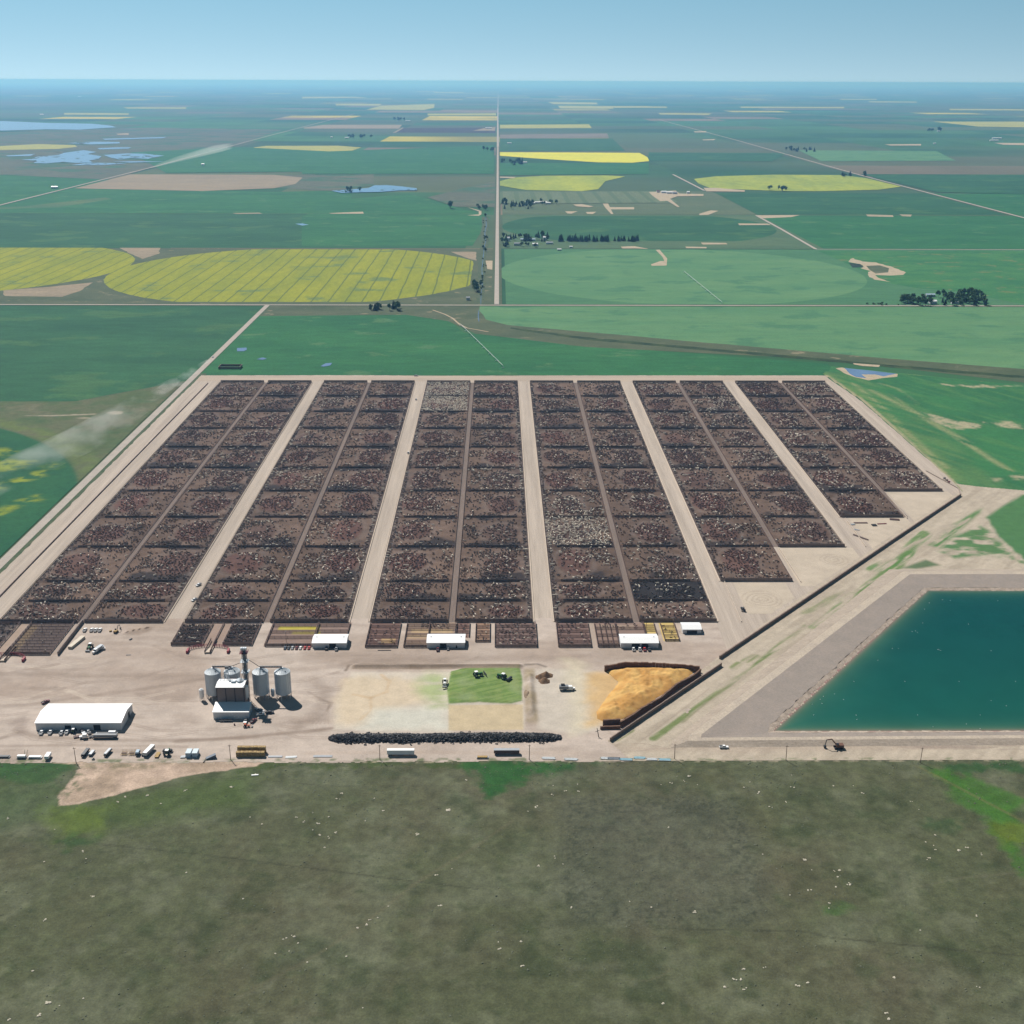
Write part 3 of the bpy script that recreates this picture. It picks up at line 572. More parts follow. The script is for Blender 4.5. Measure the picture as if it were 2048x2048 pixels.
def yard_c(X, Y):
    C = np.ones(X.shape+(3,))*V3(TANc)
    C = C*(.88+.24*fbm(X*.35, Y, 14, 5, 31))[..., None]; C = C*(.94+.12*fbm(X*.12, Y, 3.0, 3, 37))[..., None]
    C = lay(C, .7*np.clip(fbm(X*.6, Y, 50, 4, 44)*5-2.5, 0, 1), (.31, .24, .19)); C = lay(C, .35*np.clip(fbm(X*.2, Y, 9, 4, 46)*6-3.2, 0, 1), (.25, .195, .155))
    dk = (.23, .178, .14)
    def trk(f, pts, w, a=.55, col=dk):
        nonlocal C
        d = line_d(X, Y, L(f, pts)); C = lay(C, a*sm(d-w/2+1.5*(fbm(X, Y, 7, 3, 51)-.5), w*.4)*(.6+.8*fbm(X*.3, Y, 5, 3, 52)), col)
    trk(P1, [(-50, 725), (200, 720), (600, 660), (1000, 610), (1550, 520), (1932, 480)], 5, .5); trk(P1, [(-50, 480), (700, 500), (1500, 490), (1932, 470)], 6, .45)
    trk(P1, [(-50, 985), (150, 920), (300, 960), (900, 985), (1500, 985), (1932, 960)], 4, .55); trk(P1, [(-60, 1030), (500, 1020), (1400, 1035)], 3, .4)
    trk(P2, [(-100, 990), (400, 960), (900, 915), (1100, 890)], 4, .7); trk(P2, [(900, 520), (1020, 600), (1000, 720), (900, 830), (780, 900)], 9, .45)
    trk(P2, [(500, 470), (900, 450), (1150, 420), (1250, 390), (1932, 380)], 7, .4); trk(P3, [(-100, 330), (500, 370), (1100, 370), (1932, 360)], 10, .35)
    trk(P3, [(190, 460), (215, 420), (300, 410), (1100, 412)], 2.2, .8, (.19, .145, .11)); trk(P3, [(1550, 415), (1640, 410), (1700, 430)], 2.5, .8, (.16, .13, .10))
    trk(P3, [(-100, 1080), (600, 1075), (1932, 1080)], 4, .35, (.36, .28, .22)); trk(P1, [(100, 860), (150, 830), (150, 930)], 8, .5, (.23, .18, .15))
    for k in range(38):
        rr_ = random.Random(k*3+1); cx_, cy_ = rr_.uniform(-420, 130), rr_.uniform(662, 800); ln_ = rr_.uniform(30, 120); a_ = rr_.uniform(-.25, .25); q_ = [(cx_+t*ln_*math.cos(a_+t*.5), cy_+t*ln_*math.sin(a_+t*.7)) for t in (-.5, -.2, .2, .5)]
        for off in (-1.1, 1.1): C = lay(C, .5*sm(line_d(X, Y, [(x_, y_+off) for x_, y_ in q_])-.45, .4)*(.5+fbm(X*.3, Y, 5, 3, 52)), dk if k % 3 else (.50, .42, .34))
    trk(P2, [(780, 840), (900, 840), (960, 790)], 6, .35); trk(P1, [(1350, 800), (1500, 830), (1600, 880)], 9, .35)
    for k in range(5): trk(P3, [(40*k-90, 620+30*k), (60+10*k, 700), (60-30*k, 860)], 1.5, .35)
    # lighter aprons
    C = lay(C, .6*sm(poly_d(X, Y, L(P2, [(60, 650), (250, 760), (180, 880), (60, 900), (90, 760)])), 5), (.46, .39, .33))
    # silage pit floor
    n1 = fbm(X, Y, 12, 4, 61); n2 = fbm(X*.4, Y, 5, 4, 63)
    C = lay(C, .9*sm(poly_d(X, Y, PADS['pit'])+3*(n1-.5), 2.0), (.50, .44, .36))
    C = lay(C, .6*sm(poly_d(X, Y, L(P3, [(180, 520), (480, 500), (800, 560), (820, 700), (400, 760), (330, 860), (120, 850)]))+14*(n1-.5), 7), (.52, .41, .27))
    C = lay(C, .85*sm(poly_d(X, Y, L(P3, [(420, 760), (960, 730), (962, 905), (300, 900)]))+10*(n1-.5), 8), (.48, .47, .40))
    trk(P3, [(250, 640), (380, 665), (500, 620), (520, 540), (460, 490)], 2.5, .5, (.46, .33, .20)); trk(P3, [(380, 660), (380, 760), (300, 830)], 2, .4, (.46, .33, .20))
    g = sm(poly_d(X, Y, PADS['grn2'])+12*(n1-.5), 9); C = lay(C, .85*g*np.clip(n2*2.2-.2, 0, 1), (.30, .36, .16))
    C = lay(C, .9*sm(poly_d(X, Y, PADS['straw']), 1), (.45, .36, .225))
    g = sm(poly_d(X, Y, PADS['grn'])+1.5*(n1-.5), .9); u = X*.45-Y; st_ = fbm(u*1.0, (X+Y)*.05, 1.6, 3, 66)
    C = lay(C, g, (.165, .235, .070)); C = lay(C, g*np.clip(st_*5-2.2, 0, 1)*.75, (.095, .165, .04)); C = lay(C, g*np.clip(n1*3-1.5, 0, 1)*.6, (.24, .29, .14)); C = lay(C, .5*g*np.clip(fbm(X, Y, 6, 4, 67)*5-2.7, 0, 1), (.20, .24, .085))
    C = lay(C, .8*sm(poly_d(X, Y, PADS['pad2'])+5*(n1-.5), 4), (.47, .42, .35)); C = lay(C, .6*sm(poly_d(X, Y, PADS['straw2'])+14*(n1-.5), 8), (.52, .46, .33))
    C = lay(C, .85*sm(poly_d(X, Y, PADS['corn'])+12*(n1-.5), 8), (.50, .33, .145))
    C = lay(C, .8*np.clip(n1*3-.9, 0, 1)*sm(np.abs(X-22)-4, 1.5)*sm(np.abs(Y-738)-38, 5), (.24, .19, .11))
    C = lay(C, .8*sm(np.abs(Y-778.5)-2.6, .8)*sm(np.abs(X+45)-62, 2)*(.5+n2), (.22, .165, .12))
    C = lay(C, .55*sm(poly_d(X, Y, L(P1, [(920, 190), (960, 150), (1160, 130), (1120, 160), (1040, 195)])), 2), (.27, .20, .15))
    # corral floors
    for (x0, x1, y0, y1, col, a) in CORR_FLOORS:
        C = lay(C, a*sm(np.maximum(np.abs(X-(x0+x1)/2)-(x1-x0)/2, np.abs(Y-(y0+y1)/2)-(y1-y0)/2), .6), col)
    # weeds at the south edge
    wd = sm(np.abs(Y-653.5-2*(n1-.5))-2.2, 1.5)*np.clip(fbm(X, Y, 5, 3, 71)*5-2.6, 0, 1); C = lay(C, .8*wd, (.09, .12, .05))
    return C
CORR_FLOORS = [(-452, -377, 812, 856, (.075, .06, .055), .95), (-452, -377, 800, 823, (.27, .20, .15), .8), (-376, -369, 800, 856, (.30, .22, .165), .8), (-368, -334, 800, 856, (.125, .095, .085), .95), (-333, -328, 800, 856, (.30, .235, .19), .7), (-366, -360, 806, 850, (.30, .22, .13), .8),
    (-248, -225, 815, 851, (.085, .062, .055), .95), (-248, -222, 846, 855, (.30, .23, .17), .6), (-224, -210, 815, 855, (.27, .195, .155), .9), (-209, -187, 815, 851, (.085, .062, .055), .95), (-209, -187, 851, 855, (.42, .36, .33), .8),
    (-178, -116, 813, 855, corr_red, .9), (-172, -140, 842, 848, (.40, .34, .05), .9), (-160, -138, 834, 839, (.33, .27, .07), .8),
    (-101, -77, 811, 855, (.145, .085, .07), .95), (-90, -79, 818, 826, (.40, .27, .14), .9), (-72, -34, 811, 855, (.24, .165, .12), .9), (-68, -36, 836, 843, (.42, .30, .17), .8), (-70, -50, 826, 833, (.36, .26, .16), .7), (-33, -23, 827, 855, (.17, .10, .08), .95),
    (-18, -7, 820, 855, (.24, .15, .10), .95), (-3, 29, 811, 855, (.16, .105, .09), .95),
    (45, 70, 811, 855, (.16, .10, .085), .95), (75, 116, 811, 855, corr_red, .9), (78, 106, 842, 850, (.28, .21, .16), .8), (114, 122, 834, 854, (.50, .37, .13), .95), (126, 138, 821, 854, (.50, .37, .13), .95)]
grid_obj('yard', -452, 172, 645, 866, .8, yard_z, yard_c, m_yard, keep=lambda x, y: (y < 863) & (y > 651.5+2.2*(fbm(x, y, 9, 3, 77)-.5)*2) & ~((x > 100) & (y < 700) & (y < (x-100)*1.15+676-60)) & (y-676 > (x-74)*1.13-50))

# ---- prairie in the foreground, with the dirt spit
m_pr = painted_soil('prairie_grass_soil', fine=1.2, grain=(.74, 1.26), bd=.7)
spit = L(P1, [(-100, 1120), (380, 1150), (600, 1165), (560, 1260), (430, 1400), (440, 1450), (450, 1475), (600, 1460), (900, 1390), (1150, 1320), (1400, 1250), (1932, 1180)])+L(P2, [(560, 1152), (560, 1120), (0, 1100)])
def pr_c(X, Y):   # olive grass, sage and bare streaks
    n1 = fbm(X, Y, 90, 5, 81); n2 = fbm(X, Y, 16, 5, 83); n3 = fbm(X, Y, 35, 4, 85); n4 = fbm(X, Y, 5, 3, 87)
    C = np.ones(X.shape+(3,))*V3((.100, .108, .064))
    C = lay(C, np.clip(n1*4-1.7, 0, 1)*.8, (.118, .108, .075)); C = lay(C, np.clip(n3*5-2.6, 0, 1)*.8, (.145, .152, .105)); C = lay(C, np.clip(fbm(X, Y, 12, 4, 86)*6-3.6, 0, 1)*.5, (.15, .155, .11))
    C = lay(C, np.clip(n2*5-2.9, 0, 1)*.55, (.045, .062, .030)); C = lay(C, np.clip(n4*6-3.9, 0, 1)*.5, (.05, .065, .033))
    C = lay(C, np.clip(fbm(X, Y, 45, 4, 89)*6-3.7, 0, 1)*.3, (.105, .095, .058))
    C = C*(.86+.28*n4)[..., None]*(.88+.24*fbm(X, Y, 2.6, 2, 88))[..., None]
    def pg(f, pts, col, a, soft, nz=10):
        nonlocal C
        C = lay(C, a*sm(poly_d(X, Y, L(f, pts))+nz*2*(n2-.5)+nz*(n4-.5), soft)*np.clip(.5+n2, 0, 1), col)
    pg(P1, [(-200, 1130), (560, 1140), (520, 1200), (380, 1290), (250, 1300), (-200, 1250)], (.035, .10, .03), .9, 4, 6)
    pg(P1, [(-200, 1250), (400, 1270), (600, 1500), (-200, 1700)], (.06, .11, .04), .5, 14)
    pg(P1, [(450, 1480), (900, 1400), (1932, 1200), (1932, 1500), (500, 1700)], (.075, .115, .035), .7, 12)
    pg(W1, [(185, 160), (390, 140), (400, 220), (230, 260), (190, 290)], (.13, .18, .03), .6, 8); pg(W1, [(190, 270), (270, 260), (350, 280), (260, 310)], (.04, .09, .03), .8, 5)
    pg(P3, [(-900, 1145), (1932, 1145), (1932, 1180), (-900, 1190)], (.06, .09, .028), .8, 3)
    pg(P3, [(1050, 1140), (1932, 1140), (1932, 1220), (1500, 1290), (1250, 1420), (1200, 1260)], (.03, .105, .028), .9, 5)
    pg(W2, [(-100, 50), (300, 45), (150, 75), (60, 110), (-100, 180)], (.03, .10, .028), .9, 5)
    pg(W2, [(1560, 45), (1932, 48), (1932, 75), (1700, 90)], (.035, .09, .03), .9, 4)
    pg(W2, [(1550, 60), (1720, 100), (1932, 190), (1932, 460), (1860, 400), (1790, 280), (1620, 130)], (.055, .145, .025), .95, 6)
    pg(W2, [(1810, 270), (1932, 280), (1932, 360), (1850, 350)], (.15, .16, .02), .6, 8)
    pg(W2, [(1520, 280), (1680, 240), (1790, 260), (1560, 300)], (.045, .085, .035), .8, 6); pg(W2, [(1170, 585), (1260, 590), (1230, 620), (1180, 618)], (.05, .11, .03), .7, 4)
    pg(W2, [(600, 200), (700, 220), (860, 250), (720, 270), (620, 240)], (.05, .058, .034), .7, 8); pg(W2, [(290, 250), (480, 245), (470, 300), (320, 310)], (.055, .06, .038), .6, 8)
    # grey-green sage patch
    d = poly_d(X, Y, L(W2, [(200, 180), (870, 180), (980, 600), (900, 660), (230, 660), (180, 540)])); sp = sm(d+14*(n2-.5), 10)
    C = lay(C, .42*sp, (.115, .118, .098)); C = lay(C, .5*sm(np.abs(d+8)-8, 6)*np.clip(fbm(X, Y, 1.9, 2, 91)*5-2.7, 0, 1), (.035, .042, .030)); C = lay(C, .35*sp*np.clip(fbm(X, Y, 1.8, 2, 92)*5-2.9, 0, 1), (.04, .045, .035))
    # old wheel tracks
    for f, pts, w, a, col in ((W1, [(340, 283), (800, 330), (1150, 375), (1550, 425), (1800, 455)], .9, .6, (.05, .05, .033)), (W1, [(1932, 200), (1780, 305), (1560, 440), (1380, 580), (1200, 700), (900, 860)], 2.0, .45, (.15, .135, .09)),
                              (W2, [(560, 672), (800, 676), (1100, 682), (1200, 705), (1932, 775)], 1.0, .6, (.05, .05, .033)), (W2, [(1530, 62), (1932, 270)], 2.0, .6, (.16, .15, .07)), (W2, [(1415, 440), (1430, 480), (1470, 510), (1530, 515), (1700, 480), (1932, 460)], 1.2, .4, (.15, .14, .10)),
                              (P3, [(-1700, 1190), (100, 1330), (1932, 1320)], .8, .35, (.06, .06, .04)), (W2, [(455, 860), (500, 868), (560, 850), (600, 820)], 1.0, .35, (.15, .13, .09)), (W1, [(900, 860), (1000, 830), (1040, 790)], 2.5, .4, (.15, .145, .11))):
        C = lay(C, a*sm(line_d(X, Y, L(f, pts))-w/2+.8*(n4-.5), w*.5)*np.clip(.75+n2, 0, 1), col)
    ds = poly_d(X, Y, spit)
    C = lay(C, .97*sm(ds+2.2*(n4-.5)+1.2*(fbm(X, Y, 2.2, 2, 95)-.5), .7), (.56, .41, .36))
    inner = sm(ds+2, 3); C = lay(C, .5*inner*np.clip(n2*4-1.7, 0, 1), (.27, .20, .15)); C = lay(C, .55*inner*sm(poly_d(X, Y, L(P1, [(560, 1150), (1300, 1150), (1250, 1200), (700, 1220)])), 4)*np.clip(fbm(X, Y, 4, 3, 96)*4-1.6, 0, 1), (.13, .13, .07))
    edge = sm(poly_d(X, Y, L(P1, [(350, 1240), (620, 1180), (640, 1330), (500, 1420), (380, 1330)])), 6); C = lay(C, edge*np.clip(fbm(X, Y, 2.5, 3, 97)*6-3.0, 0, 1)*.8, (.07, .11, .045))
    rim = sm(np.abs(Y-652)-1.5, 1)*np.clip(fbm(X, Y, 3, 3, 99)*5-2.6, 0, 1); C = lay(C, .7*rim, (.56, .46, .38))
    C = C*V3((.78, .80, .70)); C = C*(.84+.32*fbm(X, Y, 4, 4, 93))[..., None]*(.90+.2*fbm(X, Y, 60, 3, 94))[..., None]
    return C
grid_obj('prairie', -460, 460, 330, 654.5, 1.05, lambda X, Y: -.05+.35*fbm(X, Y, 30, 4, 15)*sm(Y-640, 14)+.1*fbm(X, Y, 3, 2, 16)*sm(Y-646, 4), pr_c, m_pr)
soilp = soil_mat('prairie_far', (.068, .074, .045), (.084, .084, .056), big=50, fine=3)
for pts in ([(-2500, -300), (2500, -300), (2500, 331), (-2500, 331)], [(460, 330), (2500, 330), (2500, 652), (460, 652)], [(-2500, 330), (-459, 330), (-459, 652), (-2500, 652)]): sheet('prairie', pts, -.1, soilp)

# ---- disturbed ground between the berm and the pond, pond banks, pond
dist = L(P4, [(440, 1140)])+[(156, 785), (243, 893), (470, 1158), (486, 1172), (488, 1196)]+L(Q4, [(1640, 965), (1932, 990)])+[(900, 1180), (900, 640), (90, 640)]
m_sand = painted_soil('disturbed_soil', fine=1.5, grain=(.86, 1.14), bd=.3)
crest_out = [(120, 672), (186, 757), (262, 846), (351, 956), (900, 956)]
def dz(X, Y):
    Zz = .04+.15*fbm(X, Y, 8, 3, 3)
    return Zz
ux, uy = .66, .75
def dc(X, Y):
    u = X*ux+Y*uy; v = -X*uy+Y*ux
    n1 = fbm(u*.13, v, 7, 5, 101); n2 = fbm(u*.10, v, 3, 4, 103); n3 = fbm(X, Y, 30, 4, 105)
    C = np.ones(X.shape+(3,))*V3((.395, .335, .26)); C = C*(.85+.3*n2)[..., None]
    C = lay(C, np.clip(n1*6-3.3, 0, 1)*.6, (.30, .25, .19))
    def band(f, pts, w, col, a, nz=4):
        nonlocal C
        C = lay(C, a*sm(line_d(X, Y, L(f, pts))-w+nz*2*(n1-.5), w*.5)*np.clip(n2*4-1.3, 0, 1), col)
    band(P4, [(780, 1120), (1100, 900), (1270, 780), (1500, 620), (1932, 270)], 2.6, (.13, .17, .06), .95, 3); band(P4, [(1000, 1000), (1300, 760), (1500, 620)], 1.2, (.20, .19, .11), .9, 2)
    band(P5, [(330, 580), (600, 400), (740, 300), (960, 160), (1080, 20)], 5, (.10, .17, .05), .9, 7); band(P5, [(300, 470), (480, 370), (600, 330)], 6, (.20, .21, .11), .8, 6)
    band(P5, [(800, 140), (1000, 80), (1100, 0), (1200, -120)], 6, (.08, .17, .045), .85, 7); band(P4, [(1480, 540), (1560, 500)], 2.5, (.15, .18, .07), .9, 2); band(P4, [(1390, 590), (1430, 560)], 2.5, (.15, .18, .07), .9, 2)
    band(P4, [(500, 1130), (610, 1060)], 2.2, (.13, .17, .06), .95, 1)
    C = lay(C, .92*sm(poly_d(X, Y, L(Q4, [(1380, 1350), (1640, 1240), (1700, 1270), (1850, 1440), (1932, 1500), (1700, 1450), (1450, 1470), (1340, 1420)]))+12*(n1-.5), 5)*np.clip(fbm(X*.5, Y, 9, 4, 108)*5-1.6, 0, 1), (.055, .15, .045))
    C = lay(C, .92*sm(poly_d(X, Y, L(Q4, [(1080, 1540), (1250, 1480), (1350, 1520), (1180, 1545)])), 3), (.07, .12, .05))
    C = lay(C, .95*sm(poly_d(X, Y, L(Q4, [(1680, 1180), (1932, 1020), (2300, 1000), (2300, 1600), (1932, 1470), (1760, 1310)]))+5*(n1-.5), 3), (.045, .145, .045))
    C = lay(C, .95*sm(poly_d(X, Y, L(Q4, [(1250, 1380), (1450, 1230), (1620, 1130), (1650, 1110), (1640, 1150), (1430, 1330), (1350, 1400)]))+6*(n1-.5), 3)*np.clip(n2*4-1.2, 0, 1), (.075, .17, .05))
    for f, pts in ((P4, [(900, 1180), (1000, 1110), (1250, 930), (1500, 730), (1932, 400)]), (P4, [(930, 1190), (1050, 1090), (1300, 890), (1550, 690), (1932, 380)]), (P4, [(700, 1130), (900, 980), (1200, 750)]), (P5, [(0, 920), (330, 690), (640, 470), (860, 320)]), (P5, [(0, 955), (200, 830), (420, 640)]), (P4, [(450, 1240), (800, 1200), (1200, 1190), (1932, 1200)]), (P4, [(300, 1180), (700, 1160), (900, 1200)])):
        C = lay(C, .5*sm(line_d(X, Y, L(f, pts))-.5, .5), (.24, .19, .15))
    C = lay(C, .5*sm(poly_d(X, Y, L(P4, [(0, 1150), (900, 1190), (2300, 1140), (3000, 1190), (3000, 1210), (0, 1230)]))+6*(n3-.5), 3), (.35, .28, .22))
    C = lay(C, .6*sm(poly_d(X, Y, L(P5, [(640, 1450), (1100, 1460), (1932, 1455), (1932, 1510), (1100, 1500)]))+4*(n1-.5), 1.5)*np.clip(fbm(X*.3, Y, 6, 3, 6)*4-1, 0, 1), (.22, .17, .14))
    n4 = fbm(X, Y, 3, 3, 99); C = lay(C, .8*sm(np.abs(Y-653)-1.5, 1)*np.clip(fbm(X, Y, 5, 3, 71)*5-2.8, 0, 1), (.09, .13, .05))
    return C
BANKX = 640
dn = np.array(dist)
grid_obj('disturbed_ground', 60, 700, 650.5, 1250, 1.2, dz, dc, m_sand, keep=lambda x, y: (poly_d(x, y, dist) < 0) & ~((poly_d(x, y, [(196, 684), (352, 935), (900, 935), (900, 684)]) < -6)) & (y > 652+1.5*(fbm(x, y, 9, 3, 77)-.5)))
# banks: rings lofted from crest road to the water
ring_water = [(181, 687, .3), (183, 692, .3), (361, 915.5, .3), (700, 912, .3), (700, 686.5, .3)]
ring_lip = [(176, 683.5, 1.3), (180, 694, 1.3), (359, 919, 1.3), (700, 917, 1.3), (700, 684, .9)]
ring_gravel = [(131, 676, 2.2), (132, 679.5, 2.5), (355, 944, 3.0), (700, 944, 3.0), (700, 682.6, 1.5)]
ring_crest = [(122, 672.5, 2.0), (124, 679, 2.4), (351, 950, 3.0), (700, 950, 3.0), (700, 679, 1.6)]
ring_toe = [(110, 667, .05), (112, 675, .05), (343, 962, .05), (700, 962, .05), (700, 672, .05)]
def loft(name, ra, rb, mat, seg=3.0, wob=0, closed=False):
    vs = []; fs = []
    rr = random.Random(5)
    for i in range(len(ra)-(0 if closed else 1)):
        a0, b0, a1, b1 = ra[i], rb[i], ra[(i+1) % len(ra)], rb[(i+1) % len(rb)]
        k = max(1, int(math.dist(a0[:2], a1[:2])/seg)); 
        for j in range(k+1):
            t = j/k; m1 = 1 if 0 < j < k else 0
            pa = [a0[q]*(1-t)+a1[q]*t+(rr.uniform(-wob, wob)*m1 if q < 2 else 0) for q in range(3)]; pb = [b0[q]*(1-t)+b1[q]*t for q in range(3)]
            vs += [pa, pb]
            if j < k: n = len(vs); fs.append((n-2, n, n+1, n-1))
    me = bpy.data.meshes.new(name); me.from_pydata(vs, [], fs); me.materials.append(mat); me.update()
    if sum(p.normal.z for p in me.polygons) < 0: me.flip_normals()
    o = bpy.data.objects.new(name, me); COL.objects.link(o); o['kind'] = 'structure'; return o
m_grav = soil_mat('bank_gravel', (.285, .24, .205), (.25, .215, .185), big=14, fine=1.0, contrast=(.90, 1.10))
m_lip = soil_mat('eroded_bank', (.44, .36, .29), (.30, .24, .19), big=4, fine=1.2, contrast=(.75, 1.25))
m_crest = soil_mat('crest_road', (.44, .37, .29), (.38, .32, .26), big=10, fine=1.5)
m_shore = soil_mat('muddy_shore', (.23, .18, .14), (.17, .14, .10), big=5, fine=1.0)
loft('pond_bank_edge', ring_water, ring_lip, m_lip, 2.0, .9, True); loft('pond_bank_gravel', ring_lip, ring_gravel, m_grav, 4, .7, True); loft('bank_crest_road', ring_gravel, ring_crest, m_crest, closed=True); loft('bank_slope', ring_crest, ring_toe, soil_mat('bank_outer', (.36, .30, .24), (.30, .25, .20), big=8, fine=1.5, stretch=(.3, 1)), closed=True)
pondp = [(x, y) for x, y, _ in ring_water]
def pond_c(X, Y):
    d = -poly_d(X, Y, [(181, 687), (361, 915.5), (1500, 915), (1500, 686.5)]); d2 = -poly_d(X, Y, [(150, 687), (345, 925), (1500, 920), (1500, 686.5)])
    n = fbm(X, Y, 25, 4, 7)
    C = np.ones(X.shape+(3,))*V3((.002, .058, .050)); C = lay(C, np.clip(1.1-(Y-686)/150+.3*(n-.5), 0, 1)*.8, (.008, .085, .060))
    C = lay(C, np.clip(1.0-(X-175+(760-Y)*.4)/110+.5*(n-.5), 0, 1)*.45, (.03, .14, .10)); C = lay(C, np.exp(-d/7.0)*.9, (.06, .14, .08)); C = lay(C, np.exp(-d/1.6)*.9, (.20, .155, .12))
    return C
mt, nt, b = new_mat('pond_water'); b.inputs['Roughness'].default_value = .12; b.inputs['IOR'].default_value = 1.33
at = N(nt, 'ShaderNodeAttribute', attribute_name='Col'); nt.links.new(mixc(nt, at.outputs['Color'], vary(nt, pos_map(nt), 1/25.0, .92, 1.08)), b.inputs['Base Color']); bump(nt, b, noise(nt, pos_map(nt), 1/1.2, 4), .06, .5)
grid_obj('pond', 168, 702, 683, 925, 2.0, lambda X, Y: 0*X+.32, pond_c, mt, keep=lambda x, y: poly_d(x, y, [(179, 685.5), (361, 917.5), (704, 914), (704, 685.5)]) < 0)

# dry corners south of the short pen blocks (tyre circles)
m_corner = painted_soil('corner_soil', fine=1.5, grain=(.92, 1.08), bd=.2)
def cc_(X, Y):
    C = np.ones(X.shape+(3,))*V3((.44, .37, .29)); C = C*(.9+.2*fbm(X, Y, 15, 4, 3))[..., None]
    for cx, cy, rr_ in (Q4(600, 1480)+(13,), Q4(90, 1760)+(17,)):
        d = np.hypot(X-cx, (Y-cy)); C = lay(C, .5*sm(d-rr_, 2)*np.clip(np.sin(d*1.5+fbm(X, Y, 8, 2, 9)*4), 0, 1), (.27, .22, .165))
    return C
for pts in ([(213, 935), (252, 935), (262, 1014), (262, 1014)], ):
    pass
for (x0, x1, y0, y1, q) in ((200, 245, 870, 934, lambda x, y: (y < 933) & (y-886 > (x-243)*1.15+12) & (x > 200)), (256, 325, 925, 1013, lambda x, y: (y-886 > (x-243)*1.15+10)), (343, 400, 1010, 1092, lambda x, y: (y-886 > (x-243)*1.15+10)), (405, 470, 1080, 1170, lambda x, y: (y-886 > (x-243)*1.15+10))):
    grid_obj('lot_corner_ground', x0, x1, y0, y1, 1.5, lambda X, Y: 0*X+.09, cc_, m_corner, keep=q)

# ================================================================== FENCES AND BUNKS
m_board = paint('weathered_board', (.22, .165, .14), .85, var=.25); m_rail = paint('rust_rail', (.10, .055, .045), .7, var=.2); m_conc = paint('bunk_concrete', (.50, .42, .34), .9, var=.1)
m_redrail = paint('red_steel', (.30, .045, .06), .6, var=.2); m_paleboard = paint('pale_board', (.33, .27, .225), .9, var=.15)
ORD = ['first', 'second', 'third', 'fourth', 'fifth', 'sixth', 'seventh', 'eighth', 'ninth', 'tenth', 'eleventh', 'twelfth']
COLN = [ORD[i]+' pen column' for i in range(12)]
def board_wall(mb, x0, x1, y, h, z0=0.0, dx=1.25, gap=.30):
    """slatted windbreak along x: sheets of board with narrow gaps, posts behind, a cap rail"""
    n = max(1, int((x1-x0)/dx)); w = (x1-x0)/n
    for i in range(n): mb.box(x0+i*w, y-.05, z0+.15, x0+(i+1)*w-gap*.35, y+.05, z0+h+random.uniform(-.05, .05))
    for i in range(0, n+1, 4): mb.box(x0+i*w-.1, y+.05, z0, x0+i*w+.1, y+.25, z0+h-.1)
    mb.box(x0, y+.06, z0+h*.75, x1, y+.16, z0+h*.75+.15)
wb_proto = {}
def windbreak(x0, x1, y, h, label, group, key, z=.15):
    L_ = x1-x0
    root = empty('windbreak_fence', ((x0+x1)/2, y, z)); tag(root, label, 'fence', group)
    k = (round(L_, 1), h)
    if k not in wb_proto:
        mb = MB(); board_wall(mb, -L_/2, L_/2, 0, h); wb_proto[k] = mb.mesh('board_panel', m_board)
    o = bpy.data.objects.new('board_panel', wb_proto[k]); COL.objects.link(o); o.parent = root
    return root
def rail_mesh(x0, x1, n=2, h=1.5):
    mb = MB()
    for q in range(n+1): mb.box(x0, -.07, .35+q*(h-.35)/n, x1, .07, .35+q*(h-.35)/n+.22)
    k = max(1, int((x1-x0)/5))
    for q in range(k+1): xx = x0+(x1-x0)*q/k; mb.box(xx-.09, -.09, 0, xx+.09, .09, h+.1)
    return mb
for (c, r, x0, x1, y0, y1, s) in PENS:
    bottom = not any(p[0] == c and p[1] == r+1 for p in PENS)
    mx0, mx1 = (x0+9, x1-3) if s < 0 else (x0+3, x1-9)
    if r in (10,): mx0, mx1 = x0+.5, x1-.5
    if bottom: mx0, mx1 = x0+.3, x1-.3
    w = windbreak(mx0, mx1, y0, 2.1 if not bottom else 3.0, f"dark windbreak below the {ORD[r]} pen from the top, {COLN[c]}", 'slatted windbreaks across the cattle pens', (c, r))
    if not bottom:
        for a, b_ in ((x0, mx0), (mx1, x1)):
            if b_-a > 1: rail_mesh(a-(mx0+mx1)/2, b_-(mx0+mx1)/2).build('pipe_rail', m_rail, w)
